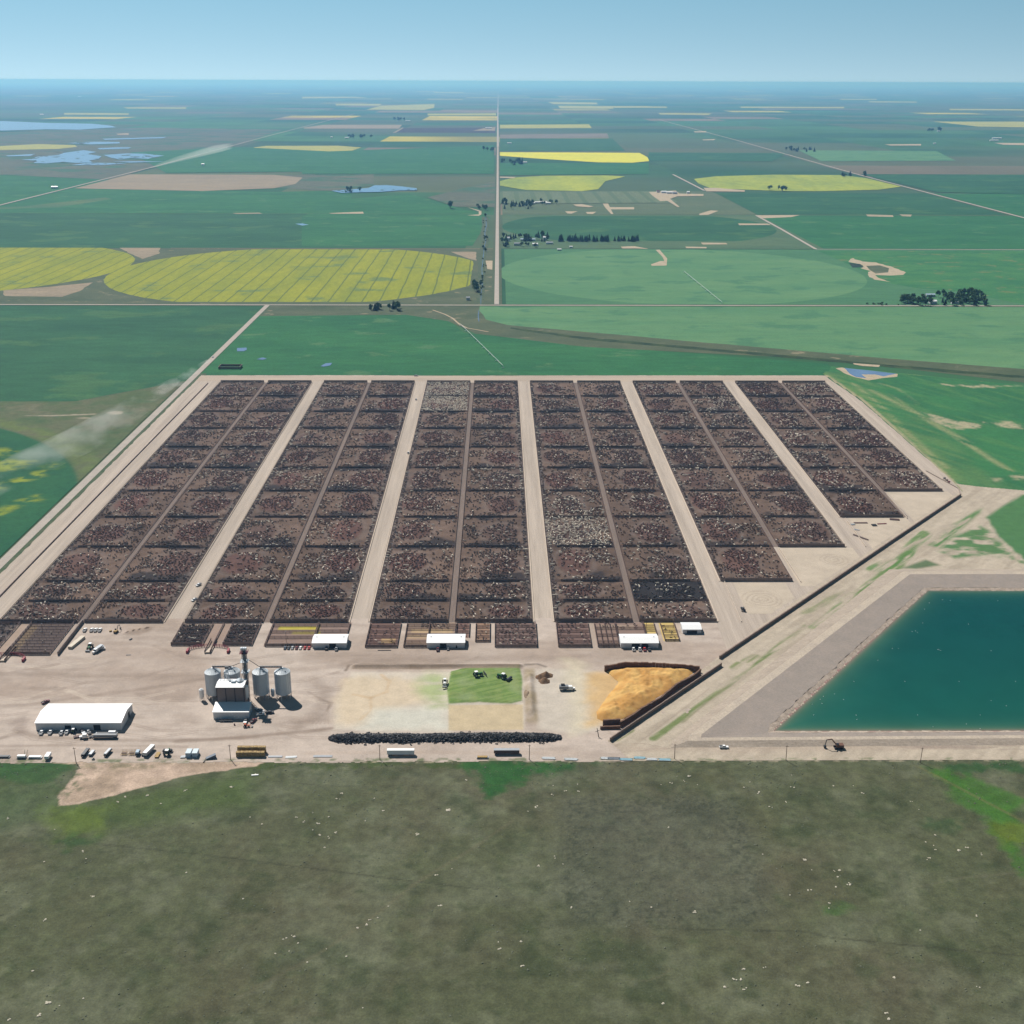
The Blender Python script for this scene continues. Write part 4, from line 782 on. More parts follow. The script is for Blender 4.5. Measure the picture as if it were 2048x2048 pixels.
for c in range(12):
    x0, x1 = next((p[2], p[3]) for p in PENS if p[0] == c); yb = min(p[4] for p in PENS if p[0] == c)
    windbreak(x0+.2, x1-.2, 1645.7, 3.2, f"long dark windbreak closing the far end of the {COLN[c]}", 'windbreaks along the far edge of the lot', 'n', .12)
    s = -1 if c % 2 == 0 else 1; bx = x0-1.0 if s < 0 else x1+1.0
    ln = 1645-yb
    root = empty('feed_bunk', (bx, (yb+1645)/2, .05)); tag(root, f"long pale concrete feed bunk beside the feed alley, {COLN[c]}", 'feed bunk', 'concrete feed bunks along the feed alleys')
    mb = MB(); prof = [(-.55, 0), (.55, 0), (.6, .75), (.45, .75), (.3, .25), (-.25, .25), (-.4, .55), (-.6, .55)]
    mb.v += [(p[0]*s, -ln/2, p[1]) for p in prof]+[(p[0]*s, ln/2, p[1]) for p in prof]; n = len(prof)
    mb.f += [(i, (i+1) % n, n+(i+1) % n, n+i) for i in range(n)]+[tuple(range(n)), tuple(range(n, 2*n))]; mb.m = [0]*len(mb.f)
    mb.build('trough', m_conc, root)
    mb = MB(); k = int(ln/3.6)
    for q in range(k+1): yy = -ln/2+ln*q/k; mb.box(-s*.9-.1, yy-.1, 0, -s*.9+.1, yy+.1, 1.5)
    mb.box(-s*.9-.06, -ln/2, 1.2, -s*.9+.06, ln/2, 1.35); mb.build('neck_rail', m_rail, root)
    # fence on the drover alley side
    fx = x1 if s < 0 else x0; top = 1566
    root = empty('alley_fence', (fx, (yb+1645)/2, .1)); tag(root, f"rusty pipe fence between drover lane and pens, {COLN[c]}", 'fence', 'pipe fences along the drover lanes')
    mb = MB()
    for zz in (.5, .95, 1.4): mb.box(-.07, -ln/2, zz, .07, ln/2, zz+.13)
    for q in range(k+1): yy = -ln/2+ln*q/k; mb.box(-.1, yy-.1, 0, .1, yy+.1, 1.7)
    mb.build('pipe_rail', m_rail, root)
# long diagonal windbreak fence at the south-east, three runs
def run_wall(name, pts, h, mat, label, cat, group=None, thick=.25, cap=None, z=.0):
    mb = MB()
    for (ax, ay), (bx, by) in zip(pts[:-1], pts[1:]):
        l = math.dist((ax, ay), (bx, by)); n = max(1, int(l/2.5)); ux_, uy_ = (bx-ax)/l, (by-ay)/l
        for i in range(n):
            t0, t1 = i*l/n, (i+1)*l/n-.12; hh = h+random.uniform(-.12, .12)
            p = [(ax+ux_*t-uy_*o*thick, ay+uy_*t+ux_*o*thick) for t, o in ((t0, -1), (t1, -1), (t1, 1), (t0, 1))]
            mb.add([(x, y, z) for x, y in p]+[(x, y, z+hh) for x, y in p], [(0, 3, 2, 1), (4, 5, 6, 7), (0, 1, 5, 4), (1, 2, 6, 5), (2, 3, 7, 6), (3, 0, 4, 7)])
    o = mb.build(name, mat); return tag(o, label, cat, group)
m_dwall = paint('dark_boards', (.24, .175, .14), .9, var=.3)
run_wall('windbreak_fence', [(72, 675), (163, 780)], 2.9, m_dwall, 'tall dark board fence running diagonally beside the orange silage pile', 'fence', 'diagonal board fence along the lot edge', .35)
run_wall('windbreak_fence', [(163.5, 791), (252, 894), (365, 1026), (478, 1157)], 2.8, m_dwall, 'very long dark board fence slanting up to the far right corner of the lot', 'fence', 'diagonal board fence along the lot edge', .45)
run_wall('board_fence', [(478, 1158), (484, 1180), (470, 1240)], 1.2, m_paleboard, 'low pale fence turning the far right corner of the lot', 'fence')
run_wall('board_fence', [(218.5, 930), (178, 868)][::-1] and L(Q3, [(1590, 1560), (1735, 1905)]), 1.0, m_conc, 'low concrete curb ending beside the lone loader', 'fence')
run_wall('board_fence', L(Q4, [(210, 1400), (365, 1640)]), 1.2, m_conc, 'low pale fence beside the tyre-marked corner below the tenth pen column', 'fence')
run_wall('board_fence', L(Q4, [(975, 1020), (1120, 1190)]), 1.2, m_conc, 'low pale fence beside the bare triangle near the far right corner', 'fence')
run_wall('board_fence', L(Q4, [(680, 1190), (825, 1390)]), 1.2, m_conc, 'low pale fence ending beside the pile of boards', 'fence')
run_wall('ditch_fence', [(-412.5, 640), (-412.5, 1000), (-411.5, 1300), (-410, 1640)], 1.3, m_board, 'thin dark fence down the pale strip at the left edge of the lot', 'fence', thick=.3)
run_wall('windbreak_fence', [(-327.5, 799), (-327.5, 856)], 3.2, paint('grey_boards', (.24, .19, .165), .9, var=.2), 'grey board windbreak wall beside the comb of narrow sorting pens', 'fence', thick=.35)

# ------------------------------------------------------------------ corrals
def corral(x0, x1, y0, y1, rails, label, wallh=2.6, wall=True, vr=(), mat=None, grp='holding corrals below the pen blocks'):
    mat = mat or m_rail; cx, cy = (x0+x1)/2, (y0+y1)/2
    root = empty('corral', (cx, cy, .08)); tag(root, label, 'corral', grp)
    if wall:
        mb = MB(); board_wall(mb, x0-cx, x1-cx, y0-cy, wallh, dx=1.6); mb.build('board_wall', m_board, root)
    for yy in rails:
        mb = rail_mesh(x0-cx, x1-cx, 3, 1.9); mb.v = [(a, b_+yy-cy, c_) for a, b_, c_ in mb.v]; mb.build('pipe_rail', mat, root)
    for xx in (x0, x1)+tuple(vr):
        mb = rail_mesh(y0-cy, y1-cy, 3, 1.9); mb.v = [(b_+xx-cx, a, c_) for a, b_, c_ in mb.v]; mb.build('pipe_rail', mat, root)
    return root
corral(-450, -376, 812, 855, (825, 838, 853), 'crowded corral at the far left edge of the yard')
corral(-450, -376, 798, 811, (802, 806, 810), 'empty striped corral at the far left below the crowded one', wall=False)
corral(-367, -334, 800, 855, (805, 810, 815, 820, 825, 830, 835, 840, 845, 850), 'comb of narrow empty sorting pens left of the grey windbreak wall')
corral(-248, -224.5, 815, 853, (822, 829, 836, 843, 850), 'left one of the two crowded corrals behind the feed mill', wallh=2.8)
corral(-209, -187, 815, 853, (822, 829, 836, 843, 850), 'right one of the two crowded corrals behind the feed mill', wallh=2.8, vr=(-216,))
corral(-177, -142, 813, 853, (827, 837, 848), 'brown corral with yellow straw left of the first white barn'); corral(-141, -117, 832, 853, (838, 848), 'straw corral behind the first white barn', wall=False)
corral(-101, -77, 811, 853, (819, 828, 837, 846), 'reddish corral left of the lane beside the second barn'); corral(-72, -54.5, 811, 853, (819, 831, 841, 848), 'pale corral touching the left end of the second barn')
corral(-54, -34, 826, 853, (831, 841, 848), 'straw corral behind the second white barn', wall=False); corral(-33, -23, 828, 853, (836, 845), 'narrow corral behind the right end of the second barn', wall=False)
corral(-18, -7, 820, 853, (828, 836, 845), 'narrow straw corral standing between two lanes right of the second barn', wallh=2.0); corral(-3, 29, 811, 853, (819, 828, 837, 846), 'wide reddish corral left of the fourth feed alley')
corral(45, 70, 811, 853, (819, 828, 837, 846), 'reddish corral right of the fourth feed alley'); corral(75, 91, 811, 853, (818, 830, 842), 'brown corral left of the third white barn', vr=(79, 83, 87)); corral(92, 113, 831, 853, (842,), 'brown corral behind the third white barn', wall=False)
corral(114, 122, 832, 853, (839, 846), 'narrow yellow straw corral behind the right end of the third barn', wall=False); corral(127, 138, 821, 853, (829, 837, 845), 'yellow straw corral standing alone between the third barn and the small barn', wallh=1.8)
def chute(x, y, label, sgn=1):
    root = empty('loading_chute', (x, y, .05)); tag(root, label, 'loading chute', 'red loading chutes')
    mb = MB()
    for s in (-1, 1):
        mb.box(s*2-.12, -14, 1.1, s*2+.12, 8, 2.4); 
        for q in range(8): mb.box(s*2-.1, -14+q*3, 0, s*2+.1, -13.8+q*3, 2.5)
    mb.build('side_rail', m_rail, root)
    mb = MB(); mb.add([(-1.9, -14, 1.3), (1.9, -14, 1.3), (1.9, -5, .15), (-1.9, -5, .15), (-1.9, -14, 0), (1.9, -14, 0)], [(0, 1, 2, 3), (4, 5, 1, 0), (0, 3, 4), (1, 5, 2)]); mb.build('ramp', m_conc, root)
    mb = MB()
    for s in (-1, 1):
        for k in range(9):
            a = k/8*1.35; px, py = s*(2.5+13*math.sin(a)), -3-8*(1-math.cos(a))
            mb.box(px-.15, py-.15, 0, px+.15, py+.15, 2.6)
            if k: mb.tube((lx, ly, 2.3), (px, py, 2.3), .16); mb.tube((lx, ly, 1.3), (px, py, 1.3), .16); mb.tube((lx, ly, .6), (px, py, .6), .12)
            lx, ly = px, py
        mb.box(s*15.2-.7, -14, .1, s*15.2+.7, -9, 2.2)
    mb.build('curved_panel', m_redrail, root); return root
chute(*P1(1590, 268), 'red curved loading chute in front of the two crowded corrals'); chute(*P1(60, 330), 'red loading chute at the left edge of the yard')
chute(29+200, 2000, 'x') if False else None

# ================================================================== CATTLE
def cow_skin_mesh():
    """standing cow, one continuous skin: trunk, neck, head, four jointed legs and tail"""
    V = [(0, 0, 1.05, .36, .40), (-.45, 0, 1.06, .37, .42), (-.85, 0, 1.12, .30, .32), (.45, 0, 1.04, .36, .42), (.80, 0, 1.12, .26, .30), (1.10, 0, 1.18, .15, .20), (1.36, 0, 1.22, .14, .15), (1.62, 0, 1.05, .08, .09),
         (-.85, .24, .80, .13, .15), (-.95, .24, .48, .07, .08), (-.88, .24, .05, .06, .06), (-.85, -.24, .80, .13, .15), (-.95, -.24, .48, .07, .08), (-.88, -.24, .05, .06, .06),
         (.62, .22, .72, .11, .12), (.66, .22, .42, .07, .07), (.62, .22, .05, .06, .06), (.62, -.22, .72, .11, .12), (.66, -.22, .42, .07, .07), (.62, -.22, .05, .06, .06), (-1.08, 0, 1.18, .06, .06), (-1.16, 0, .65, .04, .05)]
    Ed = [(0, 1), (1, 2), (0, 3), (3, 4), (4, 5), (5, 6), (6, 7), (2, 8), (8, 9), (9, 10), (2, 11), (11, 12), (12, 13), (4, 14), (14, 15), (15, 16), (4, 17), (17, 18), (18, 19), (2, 20), (20, 21)]
    me = bpy.data.meshes.new('cow'); me.from_pydata([v[:3] for v in V], Ed, []); o = bpy.data.objects.new('cow', me); COL.objects.link(o)
    md = o.modifiers.new('skin', 'SKIN')
    for i, v in enumerate(V): me.skin_vertices[0].data[i].radius = (v[3], v[4])
    me.skin_vertices[0].data[0].use_root = True; sb = o.modifiers.new('sub', 'SUBSURF'); sb.levels = 1; sb.render_levels = 1
    dg = bpy.context.evaluated_depsgraph_get(); out = bpy.data.meshes.new_from_object(o.evaluated_get(dg)); bpy.data.objects.remove(o)
    if len(out.polygons) < 30: raise RuntimeError('skin failed')
    out.polygons.foreach_set('use_smooth', [True]*len(out.polygons)); return out
def coat(name, c1, c2, patch=.5):
    mt, nt, b = new_mat(name); b.inputs['Roughness'].default_value = .75
    nt.links.new(ramp(nt, noise(nt, pos_map(nt, obj=True), 1.6, 2), [(patch-.03, c1), (patch+.03, c2)]), b.inputs['Base Color']); return mt
COATS = [('black', coat('black_coat', (.012, .011, .012), (.02, .017, .016))), ('dark red-brown', coat('red_coat', (.055, .022, .014), (.075, .03, .018))), ('cream', coat('cream_coat', (.75, .68, .57), (.62, .53, .41))), ('black-and-white', coat('pied_coat', (.02, .018, .018), (.65, .62, .58), .55)), ('grey-brown', coat('dun_coat', (.09, .07, .058), (.12, .095, .075)))]
base_cow = cow_skin_mesh(); COWM = []
for nm, mt in COATS:
    me = base_cow.copy(); me.name = 'cow'; me.materials.clear(); me.materials.append(mt); COWM.append(me)
rc = np.random.default_rng(11)
cows = []                                         # x, y, z, heading, coat, size, lying
def too_close_filter(P, dmin):
    cells = {}; keep = []
    for i, (x, y) in enumerate(P):
        k = (int(x//dmin), int(y//dmin)); ok = True
        for a in (-1, 0, 1):
            for b_ in (-1, 0, 1):
                for j in cells.get((k[0]+a, k[1]+b_), ()):
                    if (P[j][0]-x)**2+(P[j][1]-y)**2 < dmin*dmin: ok = False; break
                if not ok: break
            if not ok: break
        if ok: cells.setdefault(k, []).append(i); keep.append(i)
    return keep
WHITE = {(4, 0): .95, (4, 1): .95, (6, 6): .38, (6, 7): .9, (6, 8): .35, (2, 1): .25, (2, 5): .3, (0, 10): .35, (1, 10): .05, (6, 10): .3, (7, 10): .28, (9, 4): .3, (9, 1): .35, (9, 2): .25, (10, 3): .3, (10, 4): .25, (11, 5): .3, (11, 0): .3, (11, 1): .22, (3, 7): .22, (3, 8): .22, (5, 5): .3, (10, 5): .25}
for p in PENS:
    c, r, x0, x1, y0, y1, s = p; inf = PINFO[(c, r)]; area = (x1-x0)*(y1-y0); n = int(area*.076*rc.uniform(.75, 1.2))
    cand = np.stack([rc.uniform(x0+1.5, x1-1.5, n*9), rc.uniform(y0+1.8, y1-1.5, n*9)], 1); X, Y = cand[:, 0], cand[:, 1]
    d = np.hypot((X-inf['m'][0])/inf['rx'], (Y-inf['m'][1])/inf['ry'])
    e = (x1-X) if s > 0 else (X-x0)
    mc = inf['mc']; dens = .05+(.10+.8*mc)*sm(d-.92, .2)+.9*np.exp(-((e-2)/1.6)**2)+.35*np.clip(1-(Y-y0)/12, 0, 1)+1.1*np.clip(fbm(X, Y, 12, 3, 200+c*12+r)*7-3.8, 0, 1)
    dens -= .25*np.exp(-((e-8)/3.5)**2)
    if WHITE.get((c, r), 0) > .8: dens = .9+0*X; n = int(n*1.35)
    keep = rc.uniform(0, 1.5, len(X)) < dens; P = cand[keep]; k = too_close_filter(P, 2.0)[:n]; P = P[k]
    wf = WHITE.get((c, r), rc.uniform(.05, .20)); redf = inf['red']*.45+.12
    Z = pen_z(P[:, 0], P[:, 1], [p])
    for (x, y), z in zip(P, Z):
        e_ = (x1-x) if s > 0 else (x-x0); u = rc.uniform(); ct = 2 if u < wf*.8 else (3 if u < wf else (1 if u < wf+redf else (4 if u < wf+redf+.08 else 0)))
        cows.append((x, y, z, (math.pi if s < 0 else 0) if e_ < 2.6 else rc.uniform(0, 6.283), ct, rc.uniform(.82, 1.05)*(1.15 if ct == 2 else 1), rc.uniform() < (.45 if math.hypot((x-inf['m'][0])/inf['rx'], (y-inf['m'][1])/inf['ry']) < 1 else .1), (c, r)))
CPOP = [(-450, -377, 813, 853, 300, .12, 'the crowded corral at the far left'), (-247, -226, 816, 850, 185, .06, 'the left crowded corral behind the feed mill'), (-208, -188, 816, 850, 190, .05, 'the right crowded corral behind the feed mill'), (-99, -79, 812, 852, 22, .15, 'the reddish corral beside the third feed alley'),
        (-60, -40, 844, 852, 18, .05, 'the straw corral behind the second barn'), (-17, -8, 821, 852, 10, .4, 'the narrow straw corral right of the second barn'), (-1, 28, 812, 852, 85, .18, 'the wide reddish corral left of the fourth feed alley'), (46, 69, 812, 852, 45, .2, 'the reddish corral right of the fourth feed alley'),
        (76, 110, 843, 852, 14, .0, 'the brown corral left of the third barn'), (128, 136, 824, 850, 7, .0, 'the lone yellow straw corral'), (-32, -24, 829, 852, 7, .1, 'the narrow corral behind the second barn'), (-366, -335, 803, 852, 7, 1., 'the empty-looking comb of sorting pens')]
for (x0, x1, y0, y1, n, wf, nm) in CPOP:
    P = np.stack([rc.uniform(x0, x1, n*5), rc.uniform(y0, y1, n*5)], 1); P = P[too_close_filter(P, 1.55 if n > 100 else 2.0)[:n]]
    for x, y in P:
        u = rc.uniform(); cows.append((x, y, .12, rc.uniform(0, 6.283), 2 if u < wf*.7 else 3 if u < wf else 1 if u < wf+.25 else 0, rc.uniform(.82, 1.02), False, nm))
vis = [(math.dist((c[0], c[1]), (0, 0)), i) for i, c in enumerate(cows) if in_view(c[0], c[1], 0)]; vis.sort(); solo = set(i for _, i in vis[:300])
def pen_name(k):
    return k if isinstance(k, str) else f"the {ORD[k[1]]} pen down, {COLN[k[0]]}"
cow0 = {}
for i in sorted(solo):
    x, y, z, a, ct, sc, ly, k = cows[i]
    if ct not in cow0: o = bpy.data.objects.new('cow', COWM[ct]); cow0[ct] = o
    else: o = cow0[ct].copy()
    COL.objects.link(o); o.location = (x, y, z-(.35 if ly else 0)); o.rotation_euler = (0, 0, a); o.scale = (sc, sc, sc)
    if isinstance(k, str): bb = next(q[:4] for q in CPOP if q[6] == k)
    else: bb = next(q[2:6] for q in PENS if q[0] == k[0] and q[1] == k[1])
    fx_, fy_ = (x-bb[0])/(bb[1]-bb[0]), (y-bb[2])/(bb[3]-bb[2]); spot = ('near ' if fy_ < .4 else 'far ' if fy_ > .65 else 'mid ')+('left' if fx_ < .25 else 'centre-left' if fx_ < .5 else 'centre-right' if fx_ < .75 else 'right')
    tag(o, f"{COATS[ct][0]} cow, {spot}, in {pen_name(k)}", 'cow', f"{COATS[ct][0]} cattle in {pen_name(k)}")
# the rest of the herd as one object, low-detail bodies
def herd():
    # one body: 4 rings of 6 along x, head, four legs
    rings = [(-1.12, .16, .20, 1.12), (-.80, .34, .38, 1.08), (0.0, .38, .42, 1.02), (.72, .30, .40, 1.06), (1.05, .15, .22, 1.18)]; vs = []; fs = []
    for rx, w, h, zc in rings:
        for q in range(6): a = math.pi/6+q*math.pi/3; vs.append((rx, w*math.cos(a), zc+h*math.sin(a)))
    for k in range(4):
        for q in range(6): fs.append((k*6+q, k*6+(q+1) % 6, (k+1)*6+(q+1) % 6, (k+1)*6+q))
    def hexa(p8): n = len(vs); vs.extend(p8); fs.extend([(n, n+1, n+2, n+3), (n+4, n+7, n+6, n+5), (n, n+4, n+5, n+1), (n+1, n+5, n+6, n+2), (n+2, n+6, n+7, n+3), (n+3, n+7, n+4, n)])
    hexa([(1.0, -.16, 1.0), (1.0, .16, 1.0), (1.0, .14, 1.35), (1.0, -.14, 1.35), (1.62, -.09, .88), (1.62, .09, .88), (1.50, .12, 1.12), (1.50, -.12, 1.12)])
    for lx, ly_ in ((-.85, .2), (-.85, -.2), (.65, .2), (.65, -.2)): hexa([(lx-.1, ly_-.08, 0), (lx+.1, ly_-.08, 0), (lx+.1, ly_+.08, 0), (lx-.1, ly_+.08, 0), (lx-.12, ly_-.1, .9), (lx+.12, ly_-.1, .9), (lx+.12, ly_+.1, .9), (lx-.12, ly_+.1, .9)])
    bv = np.array(vs); bf = np.array([f for f in fs]); nv, nf = len(bv), len(bf)
    idx = [i for i in range(len(cows)) if i not in solo]; n = len(idx); A_ = np.array([[cows[i][0], cows[i][1], cows[i][2]-(.4 if cows[i][6] else 0), cows[i][3], cows[i][5]] for i in idx])
    ca, sa = np.cos(A_[:, 3])[:, None], np.sin(A_[:, 3])[:, None]; S = A_[:, 4][:, None]
    X = A_[:, 0:1]+S*(bv[None, :, 0]*ca-bv[None, :, 1]*sa); Y = A_[:, 1:2]+S*(bv[None, :, 0]*sa+bv[None, :, 1]*ca); Z = A_[:, 2:3]+S*bv[None, :, 2]
    co = np.stack([X, Y, Z], -1).reshape(-1, 3).astype(np.float32); q = (bf[None]+(np.arange(n)*nv)[:, None, None]).reshape(-1, 4).astype(np.int32)
    me = bpy.data.meshes.new('cattle_herd'); me.vertices.add(len(co)); me.vertices.foreach_set('co', co.ravel()); me.loops.add(q.size); me.loops.foreach_set('vertex_index', q.ravel()); me.polygons.add(len(q)); me.polygons.foreach_set('loop_start', np.arange(0, q.size, 4, dtype=np.int32)); me.update(calc_edges=True)
    for _, mt in COATS: me.materials.append(mt)
    me.polygons.foreach_set('material_index', np.repeat(np.array([cows[i][4] for i in idx], np.int32), nf))
    o = bpy.data.objects.new('cattle_herd', me); COL.objects.link(o); tag(o, 'thousands of black, red and cream cattle spread over the feedlot pens', kind='stuff'); print('cows', len(cows))
herd()

# ================================================================== BUILDINGS
m_wht = paint('white_metal', (.80, .80, .79), .45, var=.03); m_wwall = paint('white_siding', (.62, .63, .64), .6, var=.05); m_gal = paint('galvanised', (.56, .61, .65), .40, .25, var=.06); m_dk = paint('dark_opening', (.02, .02, .022), .7)
m_brown = paint('brown_cladding', (.20, .155, .14), .7, var=.05); m_black = paint('black_trim', (.02, .02, .022), .6); m_tyre = paint('tyre_rubber', (.018, .018, .02), .9); m_glass = paint('dark_glass', (.02, .03, .04), .15, spec=.6)
m_green = paint('tractor_green', (.02, .12, .035), .45); m_yel = paint('machine_yellow', (.55, .36, .03), .5); m_yrust = paint('worn_yellow', (.34, .22, .07), .7, var=.25); m_red = paint('red_paint', (.42, .03, .025), .5); m_org = paint('orange_red_paint', (.50, .09, .02), .5)
m_grey = paint('grey_paint', (.20, .21, .22), .5); m_dgrey = paint('dark_grey_paint', (.05, .055, .06), .45); m_blue = paint('pale_blue_paint', (.33, .43, .52), .5); m_mar = paint('maroon_paint', (.14, .025, .03), .4); m_sil = paint('silver_paint', (.42, .44, .46), .35, .3); m_bluegrey = paint('slate_blue_paint', (.07, .10, .14), .4)
def shed(x0, x1, y0, y1, wall_h, ridge_h, label, doors=(), vents=0, roof=m_wht, wallm=m_wwall, group=None, name='barn', cat='barn', z=.05, ribs=True, end_door=None):
    root = empty(name, ((x0+x1)/2, (y0+y1)/2, z)); tag(root, label, cat, group); a, b_ = (x1-x0)/2, (y1-y0)/2
    mb = MB(); mb.prism([(-b_, 0), (b_, 0), (b_, wall_h), (0, ridge_h-.05), (-b_, wall_h)], -a, a)
    if ribs:
        n = int(2*a/1.2)
        for i in range(n): xx = -a+.5+i*(2*a-1)/max(1, n-1); mb.box(xx-.06, -b_-.05, .1, xx+.06, -b_, wall_h-.05)
        n = int(2*b_/1.2)
        for i in range(n): yy = -b_+.5+i*(2*b_-1)/max(1, n-1); mb.box(a, yy-.06, .1, a+.05, yy+.06, wall_h-.1)
    mb.build('wall', wallm, root)
    mb = MB(); o_ = .5
    mb.prism([(-b_-o_, wall_h-.06), (0, ridge_h), (b_+o_, wall_h-.06), (b_+o_, wall_h+.12), (0, ridge_h+.18), (-b_-o_, wall_h+.12)], -a-.4, a+.4)
    sl_ = (ridge_h-wall_h)/b_
    rf = mb.build('roof', roof, root)
    for i in range(vents):
        mv = MB(); xx = -a*.8+i*(1.6*a)/max(1, vents-1); mv.box(xx-.5, -.3, ridge_h+.1, xx+.5, .3, ridge_h+.6); mv.build('ridge_vent', roof, rf)
    for (dx, w, h) in doors:
        mb = MB(); mb.box(dx-w/2, -b_-.12, .05, dx+w/2, -b_-.06, h); mb.build('door', m_dk, root)
    if end_door:
        mb = MB(); mb.box(a+.07, end_door[0]-end_door[1]/2, .05, a+.13, end_door[0]+end_door[1]/2, end_door[2]); mb.build('door', m_dk, root)
    mb = MB(); mb.box(-a, -b_-.62, wall_h-.12, a, -b_-.52, wall_h+.02); mb.build('gutter', m_grey, root)
    return root
xa = P1(265, 915)[0]; xb = P1(912, 912)[0]
shed(xa, xb, 691, 716, 5.6, 7.6, 'long white machine shed standing alone at the left of the yard', ((-7, 4, 3.6), (12, 4.5, 4)), 0, end_door=(4, 3.5, 4.2), name='machine_shed', cat='shed')
shed(P2(920, 290)[0], P2(1175, 295)[0], 810, 824.5, 4.4, 5.8, 'leftmost white-roofed barn, closest to the row of parked cars', ((2.5, 5, 3.8),), 2)
shed(P3(805, 290)[0], P3(1090, 295)[0], 810, 824.5, 4.4, 5.8, 'middle white-roofed barn with two dark vehicles parked in front', ((-2, 5, 3.8), (8, 1, 2.2)), 2)
shed(P4(535, 440)[0], P4(820, 445)[0], 809, 824, 4.4, 5.8, 'right white-roofed barn with four vehicles in front, one red', ((-3, 6, 3.8), (4, 5, 3.8)), 2)
shed(P4(1005, 335)[0], P4(1145, 335)[0], 834, 846, 3.6, 4.8, 'small white-roofed barn standing apart near the last feed alley', ((0, 8, 2.6),), 0)

# ---- feed mill
def feed_mill():
    root = empty('feed_mill', (-179, 712, .05)); tag(root, 'tall white-topped feed mill building with brown clad bays and lean-to', 'mill')
    # lean-to in front
    mb = MB(); mb.prism([(-7, 0), (3, 0), (3, 7.3), (-7, 5.4)], -12.0, 11.6); mb.build('lean_to_wall', m_wwall, root)
    mb = MB(); mb.prism([(-7.5, 5.35), (3, 7.35), (3, 7.55), (-7.5, 5.55)], -12.4, 12.0); mb.build('lean_to_roof', m_wht, root)
    # tower block on top / behind
    mb = MB(); mb.box(-11.0, 3.05, 0, 7.2, 14, 18.4); mb.build('tower_wall', m_brown, root)
    mb = MB()
    for xx in (-11.0, -4.95, 1.15, 7.2): mb.box(xx-.22, 2.8, 7.6, xx+.22, 3.04, 18.4)
    mb.box(-11.1, 2.75, 18.1, 7.3, 3.04, 18.5); mb.build('bay_trim', m_black, root)
    mb = MB(); mb.prism([(2.4, 18.5), (8.5, 19.5), (14.6, 18.5), (14.6, 18.7), (8.5, 19.7), (2.4, 18.7)], -11.5, 7.7); rf = mb.build('roof', m_wht, root)
    mb = MB(); mb.lathe([(2.4, 19.0), (2.4, 20.6), (.3, 21.8)], 20, (3.5, 10)); mb.build('roof_hopper', m_gal, rf)
    mb = MB(); mb.box(-2, 7.5, 19.4, 1.0, 10, 20.6); mb.build('roof_unit', m_gal, rf)
    mb = MB(); mb.box(1.5, -7.16, 1.6, 2.6, -7.1, 2.6); mb.build('window', m_wht, root); mb = MB(); mb.box(4.4, -7.16, 1.2, 5.4, -7.1, 2.2); mb.build('window', m_wht, root)
    mb = MB(); mb.box(-1.5, -7.2, 3.1, 1.3, -7.05, 3.5); mb.build('door_canopy', m_wht, root)
feed_mill()
def silo(x, y, label):
    root = empty('grain_silo', (x, y, .05)); tag(root, label, 'silo', 'galvanised grain silos of the feed mill')
    R_, z0, z1 = 5.25, 3.7, 19.6
    mb = MB(); prof = []
    for k in range(int((z1-z0)/.55)+1): z = z0+k*.55; prof += [(R_, z), (R_+.07, z+.27)]
    mb.lathe(prof, 40); mb.build('bin_wall', m_gal, root, smooth=False)
    mb = MB()
    for i in range(20): a = 2*math.pi*i/20; mb.box(-.09, -.09, 0, .09, .09, 15.9, M=Matrix.Translation((math.cos(a)*(R_+.1), math.sin(a)*(R_+.1), z0)) @ Matrix.Rotation(a, 4, 'Z'))
    mb.build('stiffener', m_gal, root)
    mb = MB(); mb.lathe([(R_+.3, z1+.1), (R_+.25, z1+.3), (.9, z1+2.9), (.8, z1+3.2)], 40); rf = mb.build('roof', paint('pale_galvanised', (.68, .72, .74), .45, .15, var=.05), root)
    mb = MB()
    for i in range(20): a = 2*math.pi*i/20; mb.tube((math.cos(a)*(R_+.2), math.sin(a)*(R_+.2), z1+.36), (math.cos(a)*1.0, math.sin(a)*1.0, z1+2.98), .07, 4)
    mb.build('roof_rib', m_gal, rf)
    mb = MB(); mb.box(-.35, -.35, .0, .35, .35, .5, M=Matrix.Translation((2.5, -2.2, z1+1.3))); mb.build('hatch', m_dgrey, rf)
    mb = MB(); mb.lathe([(.35, 1.3), (R_, z0+.02)], 32); mb.build('hopper_cone', m_gal, root)
    for i in range(10):
        a = 2*math.pi*i/10+.2; mb = MB(); mb.box(-.16, -.16, 0, .16, .16, z0+.3, M=Matrix.Translation((math.cos(a)*R_, math.sin(a)*R_, 0))); mb.build('leg', m_wht if i % 2 else m_grey, root)
    mb = MB(); mb.tube((-R_-.35, -.3, .3), (-R_-.35, -.3, z1), .07, 4); mb.tube((-R_-.35, .3, .3), (-R_-.35, .3, z1), .07, 4)
    for k in range(47): mb.tube((-R_-.35, -.3, .5+k*.4), (-R_-.35, .3, .5+k*.4), .04, 4)
    mb.build('ladder', m_gal, root)
for x, y, l in ((P2(180, 668)[0], 735, 'leftmost silo, half hidden behind the brown clad mill tower'), (P2(322, 668)[0], 736, 'second silo from the left, only its cone roof above the mill'), (P2(537, 668)[0], 735, 'third silo, standing just right of the bucket elevator'), (P2(702, 668)[0], 735, 'rightmost silo with the round shadow on the dirt')): silo(x, y, l)
